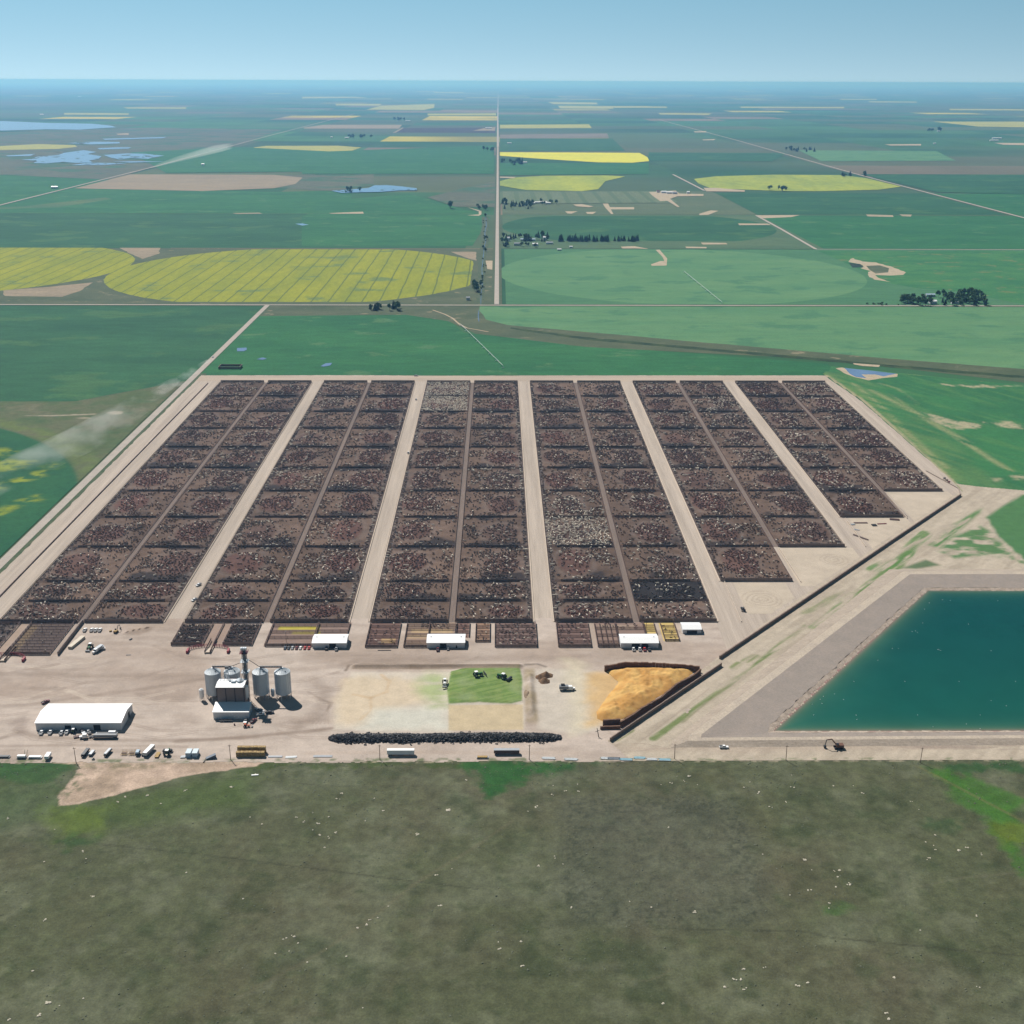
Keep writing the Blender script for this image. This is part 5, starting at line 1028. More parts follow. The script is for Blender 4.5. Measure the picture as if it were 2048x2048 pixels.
def elevator():
    ex, ey = P2(425, 690)[0]+.8, 729; root = empty('bucket_elevator', (ex, ey, .05)); tag(root, 'tall lattice bucket elevator tower rising beside the mill', 'elevator')
    H_ = 39.5; mb = MB()
    for sx, sy in ((-1, -1), (1, -1), (1, 1), (-1, 1)): mb.box(sx*1.35-.14, sy*1.35-.14, 0, sx*1.35+.14, sy*1.35+.14, H_)
    n = 12
    for k in range(n):
        z0, z1 = k*H_/n, (k+1)*H_/n
        for a, b_ in (((-1, -1), (1, -1)), ((1, -1), (1, 1)), ((1, 1), (-1, 1)), ((-1, 1), (-1, -1))):
            p, q = (a[0]*1.35, a[1]*1.35), (b_[0]*1.35, b_[1]*1.35); mb.tube((*p, z0), (*q, z1), .09, 4); mb.tube((*p, z1), (*q, z1), .09, 4)
    mb.build('lattice_frame', m_grey, root)
    for dx in (-.55, .1, .7):
        mb = MB(); mb.box(dx-.28, -.5, 0, dx+.28, .5, H_+.5); l = mb.build('leg_casing', m_grey if dx < .5 else m_bluegrey, root)
    for z in (23, 31, 37.5):
        mb = MB(); mb.box(-2.7, -2.7, z, 2.7, 2.7, z+.15); 
        for s in (-1, 1): mb.tube((s*2.6, -2.6, z+1.1), (s*2.6, 2.6, z+1.1), .07, 4); mb.tube((-2.6, s*2.6, z+1.1), (2.6, s*2.6, z+1.1), .07, 4)
        for s in (-1, 1):
            for t in (-1, 0, 1): mb.tube((s*2.6, t*2.6, z), (s*2.6, t*2.6, z+1.1), .06, 4)
        mb.build('platform', m_mar if z > 35 else m_gal, root)
    for dx in (-1.5, 0, 1.4): mb = MB(); mb.box(dx-.6, -.9, H_, dx+.6, .9, H_+1.7); mb.tube((dx, -.9, H_+1), (dx, -1.6, H_+1), .45, 8); mb.build('drive_head', m_gal, root)
    # spouts down to the bins
    for (tx, ty, tz, zz) in ((P2(537, 668)[0]-ex, 735-ey, 23.4, 34), (P2(322, 668)[0]-ex, 736-ey, 23.4, 31), (-1-0, -14, 21.4, 28)): mb = MB(); mb.tube((0, 0, zz), (tx, ty, tz), .22, 6); mb.build('spout', m_dgrey, root)
elevator()
def catwalk(xa_, xb_, y, label):
    root = empty('catwalk', ((xa_+xb_)/2, y, 0)); tag(root, label, 'catwalk', 'catwalks over the silos'); l = (xb_-xa_)/2
    mb = MB(); mb.box(-l, -.55, 23.1, l, .55, 23.3); mb.build('walkway', m_mar, root)
    mb = MB()
    for s in (-1, 1):
        mb.tube((-l, s*.55, 24.3), (l, s*.55, 24.3), .07, 4)
        for k in range(9): mb.tube((-l+k*l/4, s*.55, 23.3), (-l+k*l/4, s*.55, 24.3), .05, 4)
    mb.build('handrail', m_gal, root); mb = MB(); mb.box(-l, -.25, 23.32, l, .25, 23.9); mb.build('conveyor', m_dgrey, root)
catwalk(P2(180, 668)[0], P2(322, 668)[0], 735.5, 'catwalk joining the tops of the two left silos'); catwalk(P2(537, 668)[0], P2(702, 668)[0], 735, 'catwalk joining the tops of the two right silos')
def hopper_tank(x, y, r, z0, z1, label, mat, cone=True):
    root = empty('hopper_tank', (x, y, .05)); tag(root, label, 'tank')
    mb = MB(); mb.lathe([(r, z0), (r, z1), (r*.25, z1+r*.6)], 24); mb.build('shell', mat, root)
    if cone: mb = MB(); mb.lathe([(.25, max(.5, z0-r*1.5)), (r-.02, z0-.01)], 24); mb.build('cone', mat, root)
    for i in range(4): a = math.pi/4+i*math.pi/2; mb = MB(); mb.tube((math.cos(a)*r, math.sin(a)*r, 0), (math.cos(a)*r, math.sin(a)*r, z0+.4), .1, 5); mb.build('leg', m_grey, root)
hopper_tank(P2(438, 690)[0], 722, 2.2, 7.5, 15.5, 'pale hopper tank tucked between the mill tower and the elevator', m_wht); hopper_tank(P2(88, 680)[0], 731, 1.6, 3.0, 8.2, 'small white tank standing left of the leftmost silo', m_wht); hopper_tank(P2(618, 680)[0], 734, 1.3, 2.5, 6.5, 'small galvanised tank squeezed between the two right silos', m_gal)
# auxiliary mast over the mill roof
root = empty('distributor_mast', (P2(373, 500)[0]+1, 727, 0)); tag(root, 'slim lattice mast with splayed spouts over the mill roof', 'mast'); mb = MB()
for sx, sy in ((-1, -1), (1, -1), (1, 1), (-1, 1)): mb.box(sx*.7-.1, sy*.7-.1, 0, sx*.7+.1, sy*.7+.1, 27)
for k in range(11): mb.tube((-.7, -.7, k*2.4), (.7, -.7, (k+1)*2.4), .07, 4); mb.tube((-.7, .7, k*2.4), (-.7, -.7, (k+1)*2.4), .07, 4)
mb.build('lattice_frame', m_gal, root); mb = MB(); mb.box(-1.2, -1, 26.6, 1.2, 1, 28); mb.build('drive_head', m_dgrey, root)
for q in (-4, -1.5, 3): mb = MB(); mb.tube((0, 0, 24.5), (q, -5, 19.8), .18, 5); mb.build('spout', m_gal, root)

# ================================================================== VEHICLES
def wheel(parent, x, y, r, w):
    mb = MB(); mb.tube((x, y-w/2, r), (x, y+w/2, r), r, 14); o = mb.build('wheel', m_tyre, parent)
    mb = MB(); mb.tube((x, y-w/2-.015, r), (x, y+w/2+.015, r), r*.55, 10); mb.build('rim', m_sil, o)
def pickup(loc, rz, body, label, group=None, bed=True, name='pickup_truck', cat='pickup truck', flat=None):
    root = empty(name, (loc[0], loc[1], .08), rz); tag(root, label, cat, group)
    mb = MB(); mb.prism([(-1.0, .55), (1.0, .55), (1.02, 1.05), (.95, 1.25), (-.95, 1.25), (-1.02, 1.05)], -2.9, 2.9)
    mb.build('body', body, root)
    mb = MB(); vs = [(-.95, -.92, 1.25), (-.95, .92, 1.25), (1.45, .92, 1.25), (1.45, -.92, 1.25), (-.75, -.78, 1.95), (-.75, .78, 1.95), (.75, .78, 1.95), (.75, -.78, 1.95)]
    mb.add(vs, [(0, 4, 5, 1), (1, 5, 6, 2), (2, 6, 7, 3), (3, 7, 4, 0)]); mb.build('window', m_glass, root)
    mb = MB(); mb.box(-.8, -.8, 1.95, .8, .8, 2.02); mb.build('roof', body, root)
    if bed and not flat:
        mb = MB(); mb.box(-2.75, -.85, 1.26, -1.05, .85, 1.3); mb.build('bed_floor', m_dgrey, root)
        for s in (-1, 1): mb = MB(); mb.box(-2.9, s*.95-.06, 1.25, -1.0, s*.95+.06, 1.6); mb.build('bed_side', body, root)
    if flat: mb = MB(); mb.box(-3.1, -1.1, 1.28, -1.0, 1.1, 1.45 if flat is not True else 1.45); mb.build('flat_deck', m_dgrey if flat is True else flat, root)
    for x in (-1.9, 1.9):
        for y in (-.85, .85): wheel(root, x, y, .42, .28)
    return root
def car(loc, rz, body, label, group=None):
    root = empty('parked_car', (loc[0], loc[1], .08), rz); tag(root, label, 'car', group)
    mb = MB(); mb.prism([(-.9, .35), (.9, .35), (.92, .8), (.82, 1.0), (-.82, 1.0), (-.92, .8)], -2.3, 2.3); mb.build('body', body, root)
    mb = MB(); mb.add([(-1.7, -.8, 1.0), (-1.7, .8, 1.0), (1.3, .8, 1.0), (1.3, -.8, 1.0), (-1.1, -.65, 1.5), (-1.1, .65, 1.5), (.4, .65, 1.5), (.4, -.65, 1.5)], [(0, 4, 5, 1), (1, 5, 6, 2), (2, 6, 7, 3), (3, 7, 4, 0)]); mb.build('window', m_glass, root)
    mb = MB(); mb.box(-1.12, -.66, 1.5, .45, .66, 1.56); mb.build('roof', body, root)
    for x in (-1.4, 1.4):
        for y in (-.8, .8): wheel(root, x, y, .34, .22)
def tractor(loc, rz, label, body=m_green, front=None, name='tractor', s=1.0, group=None):
    root = empty(name, (loc[0], loc[1], .9 if 'green silage' in label else .08), rz); root.scale = (s, s, s); tag(root, label, 'tractor', group)
    mb = MB(); mb.prism([(-.5, .9), (.5, .9), (.5, 1.75), (.35, 1.95), (-.35, 1.95), (-.5, 1.75)], .2, 3.0); mb.build('bonnet', body, root)
    mb = MB(); mb.box(-1.6, -.75, 1.2, .2, .75, 1.7); mb.build('chassis', body, root)
    mb = MB(); mb.box(-1.3, -.7, 1.72, .15, .7, 2.85); mb.build('cab_glass', m_glass, root); mb = MB(); mb.box(-1.45, -.85, 2.86, .3, .85, 3.05); mb.build('cab_roof', body if body is not m_green else m_wht, root)
    for y in (-1.25, 1.25): wheel(root, -1.0, y, 1.0, .6); wheel(root, 2.2, y*.85, .72, .45)
    if front == 'blade':
        mb = MB()
        for y in (-.7, .7): mb.box(2.9, y-.1, .6, 4.3, y+.1, .8)
        mb.box(4.3, -2.4, .1, 4.55, 2.4, 1.5); mb.build('push_blade', m_dgrey, root)
    if front == 'loader':
        mb = MB()
        for y in (-.7, .7): mb.tube((.6, y, 1.7), (3.6, y, 2.1), .12, 5); mb.tube((3.6, y, 2.1), (4.6, y, .5), .12, 5)
        mb.build('loader_arm', body, root); mb = MB(); mb.prism([(-1.3, .2), (1.3, .2), (1.3, 1.0), (-1.3, 1.0)], 4.6, 5.5); mb.build('bucket', m_grey, root)
    if front == 'packer': mb = MB(); mb.tube((-4.2, -2, .8), (-4.2, 2, .8), .8, 14); mb.box(-4.3, -.1, .7, -1.6, .1, .95); mb.build('packer_roller', m_dgrey, root)
    return root
def semi(loc, rz, label, body=m_wht, trailer=None, group=None, tank=False):
    root = empty('semi_truck', (loc[0], loc[1], .08), rz); tag(root, label, 'truck', group)
    mb = MB(); mb.box(-1, -1.2, 1.0, 1.6, 1.2, 3.2); mb.build('cab', body, root); mb = MB(); mb.prism([(-.9, .8), (.9, .8), (.85, 1.9), (-.85, 1.9)], 1.62, 3.6); mb.build('bonnet', body, root)
    mb = MB(); mb.box(1.6, -1.05, 2.0, 1.66, 1.05, 2.9); mb.build('windscreen', m_glass, root); mb = MB(); mb.box(-5.0, -.5, .75, 1.5, .5, 1.0); mb.build('chassis', m_dgrey, root)
    for x in (-4.2, -2.9, 2.6):
        for y in (-1.0, 1.0): wheel(root, x, y, .52, .4)
    return root
def flat_trailer(loc, rz, l, label, deck=m_dgrey, load=None, name='flatbed_trailer', h=1.35, cat='trailer', w=2.5, loadh=.5, axles=2, group=None):
    root = empty(name, (loc[0], loc[1], .08), rz); tag(root, label, cat, group)
    mb = MB(); mb.box(-l/2, -w/2, h-.25, l/2, w/2, h); 
    for y in (-.5, .5): mb.box(-l/2+.3, y-.1, h-.55, l/2-.2, y+.1, h-.26)
    mb.build('deck', deck, root)
    if load is not None: mb = MB(); mb.box(-l/2+.4, -w/2+.25, h+.01, l/2-.6, w/2-.25, h+loadh); mb.build('load', load, root)
    for k in range(axles):
        for y in (-w/2+.15, w/2-.15): wheel(root, -l/2+1.2+k*1.3, y, .48, .35)
    mb = MB(); mb.tube((l/2-1.2, .6, 0), (l/2-1.2, .6, h-.3), .09, 5); mb.tube((l/2-1.2, -.6, 0), (l/2-1.2, -.6, h-.3), .09, 5); mb.build('landing_gear', m_grey, root)
    return root
def box_trailer(loc, rz, l, h, label, mat, roof=None, w=2.6, name='box_trailer', group=None):
    root = empty(name, (loc[0], loc[1], .08), rz); tag(root, label, 'trailer', group)
    mb = MB(); mb.box(-l/2, -w/2, 1.1, l/2, w/2, h)
    n = int(l/1.0)
    for i in range(n+1):
        xx = -l/2+.1+i*(l-.2)/n
        for s in (-1, 1): mb.box(xx-.05, s*w/2-.03, 1.15, xx+.05, s*w/2+.04, h-.05)
    mb.build('box', mat, root); mb = MB(); mb.box(-l/2-.04, -w/2-.06, h, l/2+.04, w/2+.06, h+.08); mb.build('roof', roof or mat, root)
    for k in range(2):
        for y in (-w/2+.25, w/2-.25): wheel(root, -l/2+1.3+k*1.3, y, .5, .35)
    mb = MB(); mb.box(l/2-2.8, -.8, 0, l/2-2.5, -.6, 1.1); mb.box(l/2-2.8, .6, 0, l/2-2.5, .8, 1.1); mb.build('landing_gear', m_grey, root)
    mb = MB(); mb.box(-2, -w/2-.02, .5, 2, -w/2+.05, 1.0); mb.build('side_skirt', m_grey, root)
UP = math.pi/2
VP = 'white pickups lined up below the grey windbreak'
for i, (u, v, l) in enumerate(((632, 160, 'white pickup at the left end of the row of four, slightly apart'), (683, 160, 'second white pickup of the four below the windbreak'), (714, 160, 'third white pickup of the four below the windbreak'), (746, 160, 'rightmost white pickup of the four below the windbreak'))): pickup(P1(u, v), UP, m_wht, l, VP)
# cars before the corral
for (u, mt, l) in ((713, m_bluegrey, 'dark blue-grey car at the left end of the row of seven'), (740, m_dgrey, 'dark grey car, second from left in the row of seven'), (768, m_sil, 'silver car, third in the row of seven'), (800, m_mar, 'maroon car in the middle of the row of seven'), (829, m_wht, 'white car, fifth in the row of seven'), (862, m_red, 'darker red car, sixth in the row of seven'), (893, m_red, 'bright red car at the right end of the row, nearest the barn')): car(P2(u, 294), UP, mt, l, 'row of cars parked left of the first barn')
pickup(P2(1027, 296), UP, m_dgrey, 'dark pickup parked before the door of the leftmost barn'); pickup(P2(1101, 302), UP, m_sil, 'silver-grey pickup parked before the leftmost barn, right of the dark one')
pickup(P3(887, 306), UP, m_mar, 'dark maroon pickup parked in front of the middle barn'); car(P3(965, 300), UP, m_grey, 'grey car parked close to the wall of the middle barn')
G3 = 'vehicles parked in front of the third barn'
for u, mt, l in ((631, m_wht, 'white pickup at the left end of the four before the third barn'), (678, m_wht, 'white pickup beside the red one before the third barn'), (714, m_red, 'red pickup before the third barn'), (748, m_dgrey, 'dark pickup at the right end before the third barn')): pickup(P4(u, 456), UP, mt, l, G3)
# before the long shed
for u, v, mt, l in ((311, 932, m_wht, 'long white pickup at the left end before the long shed'), (378, 930, m_wht, 'white pickup second from left before the long shed'), (462, 934, m_sil, 'silver pickup before the long shed'), (503, 928, m_wht, 'white pickup left of the green tractor before the shed')): pickup(P1(u, v), UP, mt, l, 'pickups before the long shed')
tractor(P1(553, 924), UP, 'green tractor parked before the long white shed'); pickup(P1(618, 928), 2.2, m_black, 'black pickup with flat deck parked askew before the shed', flat=m_sil); pickup(P1(664, 926), 2.1, m_wht, 'white pickup parked askew right of the black one', flat=True)
semi(P1(640, 968), math.pi+.25, 'white semi truck cab before the long shed'); flat_trailer(P1(790, 968), math.pi, 16, 'long grey flatbed trailer hitched to the white semi', m_dgrey, m_grey, loadh=1.5); flat_trailer(P1(845, 946), 0, 5.5, 'short trailer with a white box behind the long flatbed', m_dgrey, m_wht, loadh=1.6); flat_trailer(P1(800, 944), math.pi, 14, 'second flatbed trailer with a pale edge against the shed', m_sil, m_dgrey, loadh=.2)
flat_trailer(P1(578, 962), .4, 4.5, 'small rusty brown trailer in front of the green tractor', m_rail, h=.8, axles=1)
pickup(P1(338, 702), 1.0, m_mar, 'dark red pickup parked at the far left corner of the long shed')
# open yard left
tractor(P1(673, 290), -UP, 'large green tractor in the open yard beside a white truck', front='loader', s=1.25); t = semi(P1(718, 322), -UP-.35, 'white feed truck parked beside the large green tractor')
mb = MB(); mb.prism([(-1.2, 1.1), (1.2, 1.1), (1.4, 3.3), (-1.4, 3.3)], -7.2, -1.1); mb.build('feed_box', m_sil, t); flat_trailer(P1(762, 300), .4, 4.6, 'white square tank trailer right of the white feed truck', m_wht, m_sil, h=1.2, axles=1, loadh=1.6)
root = empty('feed_bin_cover', (*P1(570, 255), .05), math.radians(78)); tag(root, 'long beige low shelter lying by the grey windbreak wall', 'shelter'); mb = MB(); mb.prism([(-1.6, 0), (1.6, 0), (1.6, 1.4), (0, 1.9), (-1.6, 1.4)], -9.5, 9.5); mb.build('shell', paint('beige_panel', (.55, .48, .38), .7), root); mb = MB(); mb.box(-9.6, -1.7, 1.95, 9.6, 1.7, 2.05); mb.build('roof', paint('beige_panel', (.55, .48, .38), .7), root)
def excavator(loc, rz, label, body=m_yrust, tuck=1.0, s=1.0):
    root = empty('excavator', (loc[0], loc[1], .08), rz); root.scale = (s, s, s); tag(root, label, 'excavator')
    for y in (-1.15, 1.15):
        mb = MB(); n = 16; pr = []
        for i in range(n): a = 2*math.pi*i/n; pr.append(((1.7 if math.cos(a) > 0 else -1.7)+.5*math.cos(a), .5+.5*math.sin(a)))
        mb.v = [(px, y-.3, pz) for px, pz in pr]+[(px, y+.3, pz) for px, pz in pr]; mb.f = [(i, (i+1) % n, n+(i+1) % n, n+i) for i in range(n)]+[tuple(range(n)), tuple(range(n, 2*n))]; mb.m = [0]*len(mb.f); mb.build('track', m_tyre, root)
    mb = MB(); mb.box(-2.6, -1.35, 1.1, 1.2, 1.35, 2.4); mb.build('house', body, root); mb = MB(); mb.box(.1, .35, 2.42, 1.25, 1.3, 3.3); mb.build('cab', m_glass, root)
    mb = MB(); mb.tube((1.0, -.3, 2.0), (3.6, -.3, 5.2), .34, 6, r2=.3); mb.tube((3.6, -.3, 5.2), (6.2, -.3, 4.9), .3, 6, r2=.24); mb.build('boom', body if body is not m_yrust else m_dgrey, root)
    mb = MB(); mb.tube((6.2, -.3, 4.9), (6.2+tuck, -.3, 1.6), .24, 6, r2=.18); mb.build('stick', m_dgrey, root); mb = MB(); mb.prism([(-.9, .5), (.3, .5), (.3, 1.6), (-.9, 1.6)], 5.6+tuck, 6.8+tuck); mb.build('bucket', m_dgrey, root)
excavator(P5(530, 1497), math.pi+.02, 'excavator on the bank road with its arm reaching left', paint('excavator_brown', (.13, .06, .035), .6), tuck=.6, s=1.25)
excavator(P1(868, 172), 1.35, 'brown excavator with raised arm working beside small dirt heaps', m_yrust, s=.85)
# south row of stored machines
flat_trailer(P1(30, 1113), 0, 7, 'small grey implement at the far left of the south row', m_grey, m_dgrey, h=.7, loadh=.5); flat_trailer(P1(160, 1118), 0, 6, 'white-tanked sprayer with upright arms in the south row', m_grey, m_wht, h=.8, loadh=1.2)
root = empty('sprayer_boom', (*P1(185, 1105), .05)); tag(root, 'pair of upright grey arms beside the white sprayer', 'sprayer arms'); mb = MB(); mb.tube((-.5, 0, 0), (.3, .5, 4.5), .12, 5); mb.tube((1, 0, 0), (1.9, .5, 4.5), .12, 5); mb.tube((-.7, 0, .3), (1.6, 0, .3), .1, 5); mb.build('arm', m_green, root)
flat_trailer(P1(262, 1118), 0, 8.5, 'long low white trailer lying at the grass edge', m_wht, m_wht, h=.8, loadh=.6); box_trailer(P1(360, 1120), UP, 5.5, 2.9, 'small white box trailer at the grass edge, left of the first pole', m_wht)
flat_trailer(P1(643, 1090), UP-.1, 9, 'black open-topped trailer right of the first power pole', m_black, m_dgrey, h=1.6, loadh=.8); flat_trailer(P1(690, 1090), UP-.1, 6, 'small dark blue trailer touching the black open one', m_bluegrey, m_sil, h=1.2, loadh=.6); flat_trailer(P1(700, 1130), .3, 1.8, 'tiny dark cart below the black trailer', m_dgrey, h=.7, axles=1, w=1.2)
flat_trailer(P1(812, 1088), UP-.2, 8, 'dark auger machine with pale top standing in weeds', m_black, m_sil, h=1.5, loadh=1.0, w=2.2)
def harrow(loc, label):
    root = empty('harrow', (loc[0], loc[1], .08)); tag(root, label, 'harrow', 'rusty harrows in the south row'); mb = MB()
    for k in range(4): mb.tube((-1.8, -1.6+k*1.1, .8), (1.8, -1.6+k*1.1, .8), .12, 5)
    for k in range(5): mb.tube((-1.8+k*.9, -1.7, .8), (-1.8+k*.9, 1.8, .9), .1, 5); mb.tube((-1.8+k*.9, -1.6, .8), (-1.8+k*.9, -1.8, .05), .08, 4); mb.tube((-1.8+k*.9, 1.6, .8), (-1.8+k*.9, 2.4, 2.2), .08, 4)
    mb.build('frame', m_yrust, root); mb = MB(); mb.box(-1.6, -.5, .95, 1.6, .3, 1.3); mb.build('seed_box', m_rail, root)
harrow(P1(935, 1090), 'left one of the two rusty harrows in the south row'); harrow(P1(993, 1090), 'right one of the two rusty harrows in the south row')
flat_trailer(P1(1038, 1092), UP, 4.5, 'dark trailer with a round blue-grey tank in the south row', m_black, m_blue, h=1.6, loadh=1.2); flat_trailer(P1(1085, 1090), UP, 5, 'dark open frame trailer left of the white stock trailer', m_black, h=1.1); box_trailer(P1(1122, 1080), UP-.25, 10.5, 3.2, 'long white stock trailer parked at an angle in the south row', m_sil, m_wht)
flat_trailer(P1(1186, 1100), UP, 6, 'rusty brown frame trailer right of the white stock trailer', m_yrust, h=.9); tractor(P1(1262, 1092), UP, 'green tractor with wide dark wheels in the south row', s=1.3); flat_trailer(P1(1262, 1072), 0, 6.5, 'dark header attachment behind the green tractor in the south row', m_dgrey, m_black, h=1.0, loadh=.8, axles=1)
for u, l in ((1425, 'left one of two pale blue metal bins in the south row'), (1474, 'right one of two pale blue metal bins in the south row')):
    root = empty('storage_bin', (*P1(u, 1098), .08)); tag(root, l, 'bin', 'pale blue metal bins'); mb = MB(); mb.prism([(-2.8, 0), (2.8, 0), (2.8, 3.0), (0, 3.2), (-2.8, 3.0)], -1.6, 1.6); mb.build('body', m_blue, root); mb = MB(); mb.box(-1.65, -2.85, 3.25, 1.65, 2.85, 3.32); mb.build('lid', paint('pale_lid', (.52, .60, .64), .5), root)
root = empty('grain_auger', (*P1(1590, 1120), .08), .35); tag(root, 'blue-grey wedge-shaped grain hopper with dark tail near the second pole', 'hopper'); mb = MB(); mb.add([(-3.2, -1.2, .6), (3, -1.2, .6), (3, 1.2, .6), (-3.2, 1.2, .6), (-3.2, -1.2, .8), (3, -1.2, 2.6), (3, 1.2, 2.6), (-3.2, 1.2, .8)], [(0, 3, 2, 1), (4, 5, 6, 7), (0, 1, 5, 4), (1, 2, 6, 5), (2, 3, 7, 6), (3, 0, 4, 7)]); mb.build('hopper', m_bluegrey, root); mb = MB(); mb.tube((-3, 0, .8), (-5.2, -3.5, .3), .25, 6); mb.build('auger_tube', m_black, root)
for y in (-1, 1): wheel(root, 1.5, y, .5, .3)
# bale stack
def bale_stack():
    m_hay = soil_mat('straw_bales', (.46, .34, .16), (.22, .15, .08), big=1.2, fine=.3, contrast=(.8, 1.2)); (bx0, by), bx1 = P2(345, 1110), P2(560, 1110)[0]
    root = empty('bale_stack', ((bx0+bx1)/2, by+3, .05)); tag(root, 'long double row of stacked yellow bales by the second power pole', 'bale stack'); n = 7; w = (bx1-bx0)/n; rr = random.Random(4)
    for yy, hh in ((-2.2, 3), (2.2, 4)):
        for k in range(hh):
            for i in range(n): mb = MB(); j = rr.uniform(-.15, .15); mb.box(-(bx1-bx0)/2+i*w+.08, yy-1.1+j, k*1.15+.02, -(bx1-bx0)/2+(i+1)*w-.06, yy+1.1+j, k*1.15+1.1); mb.build('bale', m_hay, root)
bale_stack()
box_trailer(((P3(505, 1100)[0]+P3(710, 1100)[0])/2, 659.5), 0, P3(710, 1100)[0]-P3(505, 1100)[0], 4.0, 'long white semi trailer parked alone below the tyre heap', m_wht, m_wht); box_trailer(((P3(1305, 1097)[0]+P3(1510, 1097)[0])/2, 660.5), 0, P3(1510, 1097)[0]-P3(1305, 1097)[0]-1, 3.3, 'brown livestock semi trailer parked below the tyre heap', paint('brown_trailer', (.12, .075, .06), .6), m_sil)
flat_trailer(P3(1225, 1118), 0, 7.5, 'small wire-sided hay implement left of the brown trailer', m_sil, m_yrust, h=.7, loadh=.5)
# mill front
flat_trailer(Z4(455, 1345), 0, 8.5, 'dark flatbed trailer with white rails in the shade of the lean-to', m_dgrey, m_black, h=1.0, loadh=.3); flat_trailer(Z4(410, 1300), 0, 11, 'thin pale trailer frame against the lean-to wall', m_wht, h=.9, w=.8); pickup(Z4(795, 1360), UP, m_dgrey, 'dark green-grey pickup with white box in front of the mill', flat=m_wht); pickup(Z4(930, 1350), UP-.4, m_mar, 'dark brown pickup at the right corner of the mill lean-to')
pickup(Z4(1050, 1235), .25, m_wht, 'white pickup in the silo shade, its bonnet in the sun'); pickup(Z4(1060, 1175), -.5, m_sil, 'silver pickup just behind the white one by the silos'); pickup(Z4(1215, 1205), .1, m_black, 'black pickup on the edge of the silo shadow'); flat_trailer(Z4(1010, 1150), -.7, 5, 'low pale trailer in the silo shade', m_sil, h=.8)
root = tractor(Z4(800, 1445), 0, 'small orange-red loader parked in front of the mill', m_org, 'loader', 'skid_loader', .8); root['category'] = 'loader'
root = empty('fuel_drum', (*Z4(597, 1412), .08)); tag(root, 'small red drum on the dirt left of the orange loader', 'drum'); mb = MB(); mb.tube((0, 0, 0), (0, 0, 1.1), .5, 12); mb.build('shell', m_mar, root); mb = MB(); mb.tube((0, 0, 1.1), (0, 0, 1.16), .4, 12); mb.build('lid', m_dgrey, root)
# silage pit machines
tractor(P3(1185, 510), .35, 'left dark tractor with a blade packing the green silage', m_green, 'blade', s=1.35, group='tractors packing the silage'); tractor(P3(1375, 525), 2.6, 'right dark tractor with a roller packing the green silage', m_green, 'packer', s=1.35, group='tractors packing the silage')
tractor(P3(941, 566), -UP, 'white and black loader tractor at the left edge of the green silage', m_wht, 'loader', s=1.2)
t = semi(P3(1885, 605), 0, 'grey feed mixer truck with white cab between pit and orange pile'); mb = MB(); mb.prism([(-1.3, 1.1), (1.3, 1.1), (1.5, 3.4), (-1.5, 3.4)], -7.5, -1.1); mb.build('mixer_box', m_grey, t); mb = MB(); mb.box(-6.3, -.2, 3.4, -3.6, 1.3, 4.4); mb.build('mixer_top', m_black, t)
tractor(P4(1462, 160), UP, 'small dark loader alone on the pale corner below the ninth column', m_dgrey, 'loader', s=1.0)['category'] = 'loader'
pickup(P4(1312, 1194), 0, m_wht, 'white pickup driving on the road below the pond'); pickup(Q1(1490, 1780), -2.05, m_wht, 'white pickup, upper of two in the first feed alley', flat=True); pickup(Q1(1457, 1893), -2.05, m_wht, 'white pickup, lower of two in the first feed alley', flat=True)
pickup(Q1(1590, 50), UP, m_wht, 'white truck raising a trail of dust on the left road', flat=m_wht); pickup(Q2(1203, 42), 0, m_sil, 'silver pickup on the perimeter road beyond the pens'); pickup(Q2(1203, 222), UP, m_wht, 'white pickup far up the second feed alley'); pickup(Q2(1145, 628), UP, m_wht, 'white pickup with dark bed halfway up the second feed alley', flat=True); pickup(A(800, 533), UP, m_wht, 'distant white truck raising dust on the far left road')
bird = MB(); bird.lathe([(.02, .0), (.3, .1), (.34, .25), (.1, .42)], 8); bird.box(.25, -.08, .3, .5, .08, .55); bm_ = bird.mesh('floating_bird', m_wht)
for (u, v) in ((1325, 380), (1225, 405), (1190, 452), (1175, 556), (1522, 566), (1298, 760), (1288, 756), (1310, 764), (944, 750), (990, 748), (834, 838), (652, 998), (1038, 998), (1448, 998), (1874, 998), (346, 1250), (668, 1252), (672, 1284), (1132, 1250), (1248, 1340), (1500, 1318), (1606, 1250), (1604, 1354), (1688, 1142), (1802, 1182), (420, 1110), (410, 1164), (572, 1134), (506, 1092), (298, 1126), (336, 1170), (1744, 388), (1690, 766), (1385, 386), (1095, 622), (1120, 616), (1135, 628), (396, 1132)):
    x, y = P5(u, v); o = bpy.data.objects.new('floating_bird', bm_); COL.objects.link(o); o.location = (x, y, .3); o.rotation_euler = (0, 0, u); o.scale = (.65,)*3
    tag(o, f"tiny white bird floating on the {'near' if y < 740 else 'far' if y > 830 else 'middle'} {'left' if x < 240 else 'right' if x > 300 else 'central'} water of the pond", 'bird', 'white birds on the pond')
# drums in the far right corner
for k, (u, v) in enumerate(((1385, 914), (1401, 928), (1416, 940))):
    root = empty('fuel_tank', (*Q4(u, v), .05)); tag(root, ['dark', 'brown', 'red'][k]+' tank in the far right corner of the lot', 'tank', 'tanks in the far right corner'); mb = MB(); mb.tube((-1.1, 0, 1.7), (1.1, 0, 1.7), .85, 12); mb.build('shell', (m_dgrey, m_rail, m_mar)[k], root); mb = MB()
    for x in (-.8, .8): mb.box(x-.1, -.6, 0, x+.1, .6, 1.1)
    mb.build('cradle', m_dgrey, root)
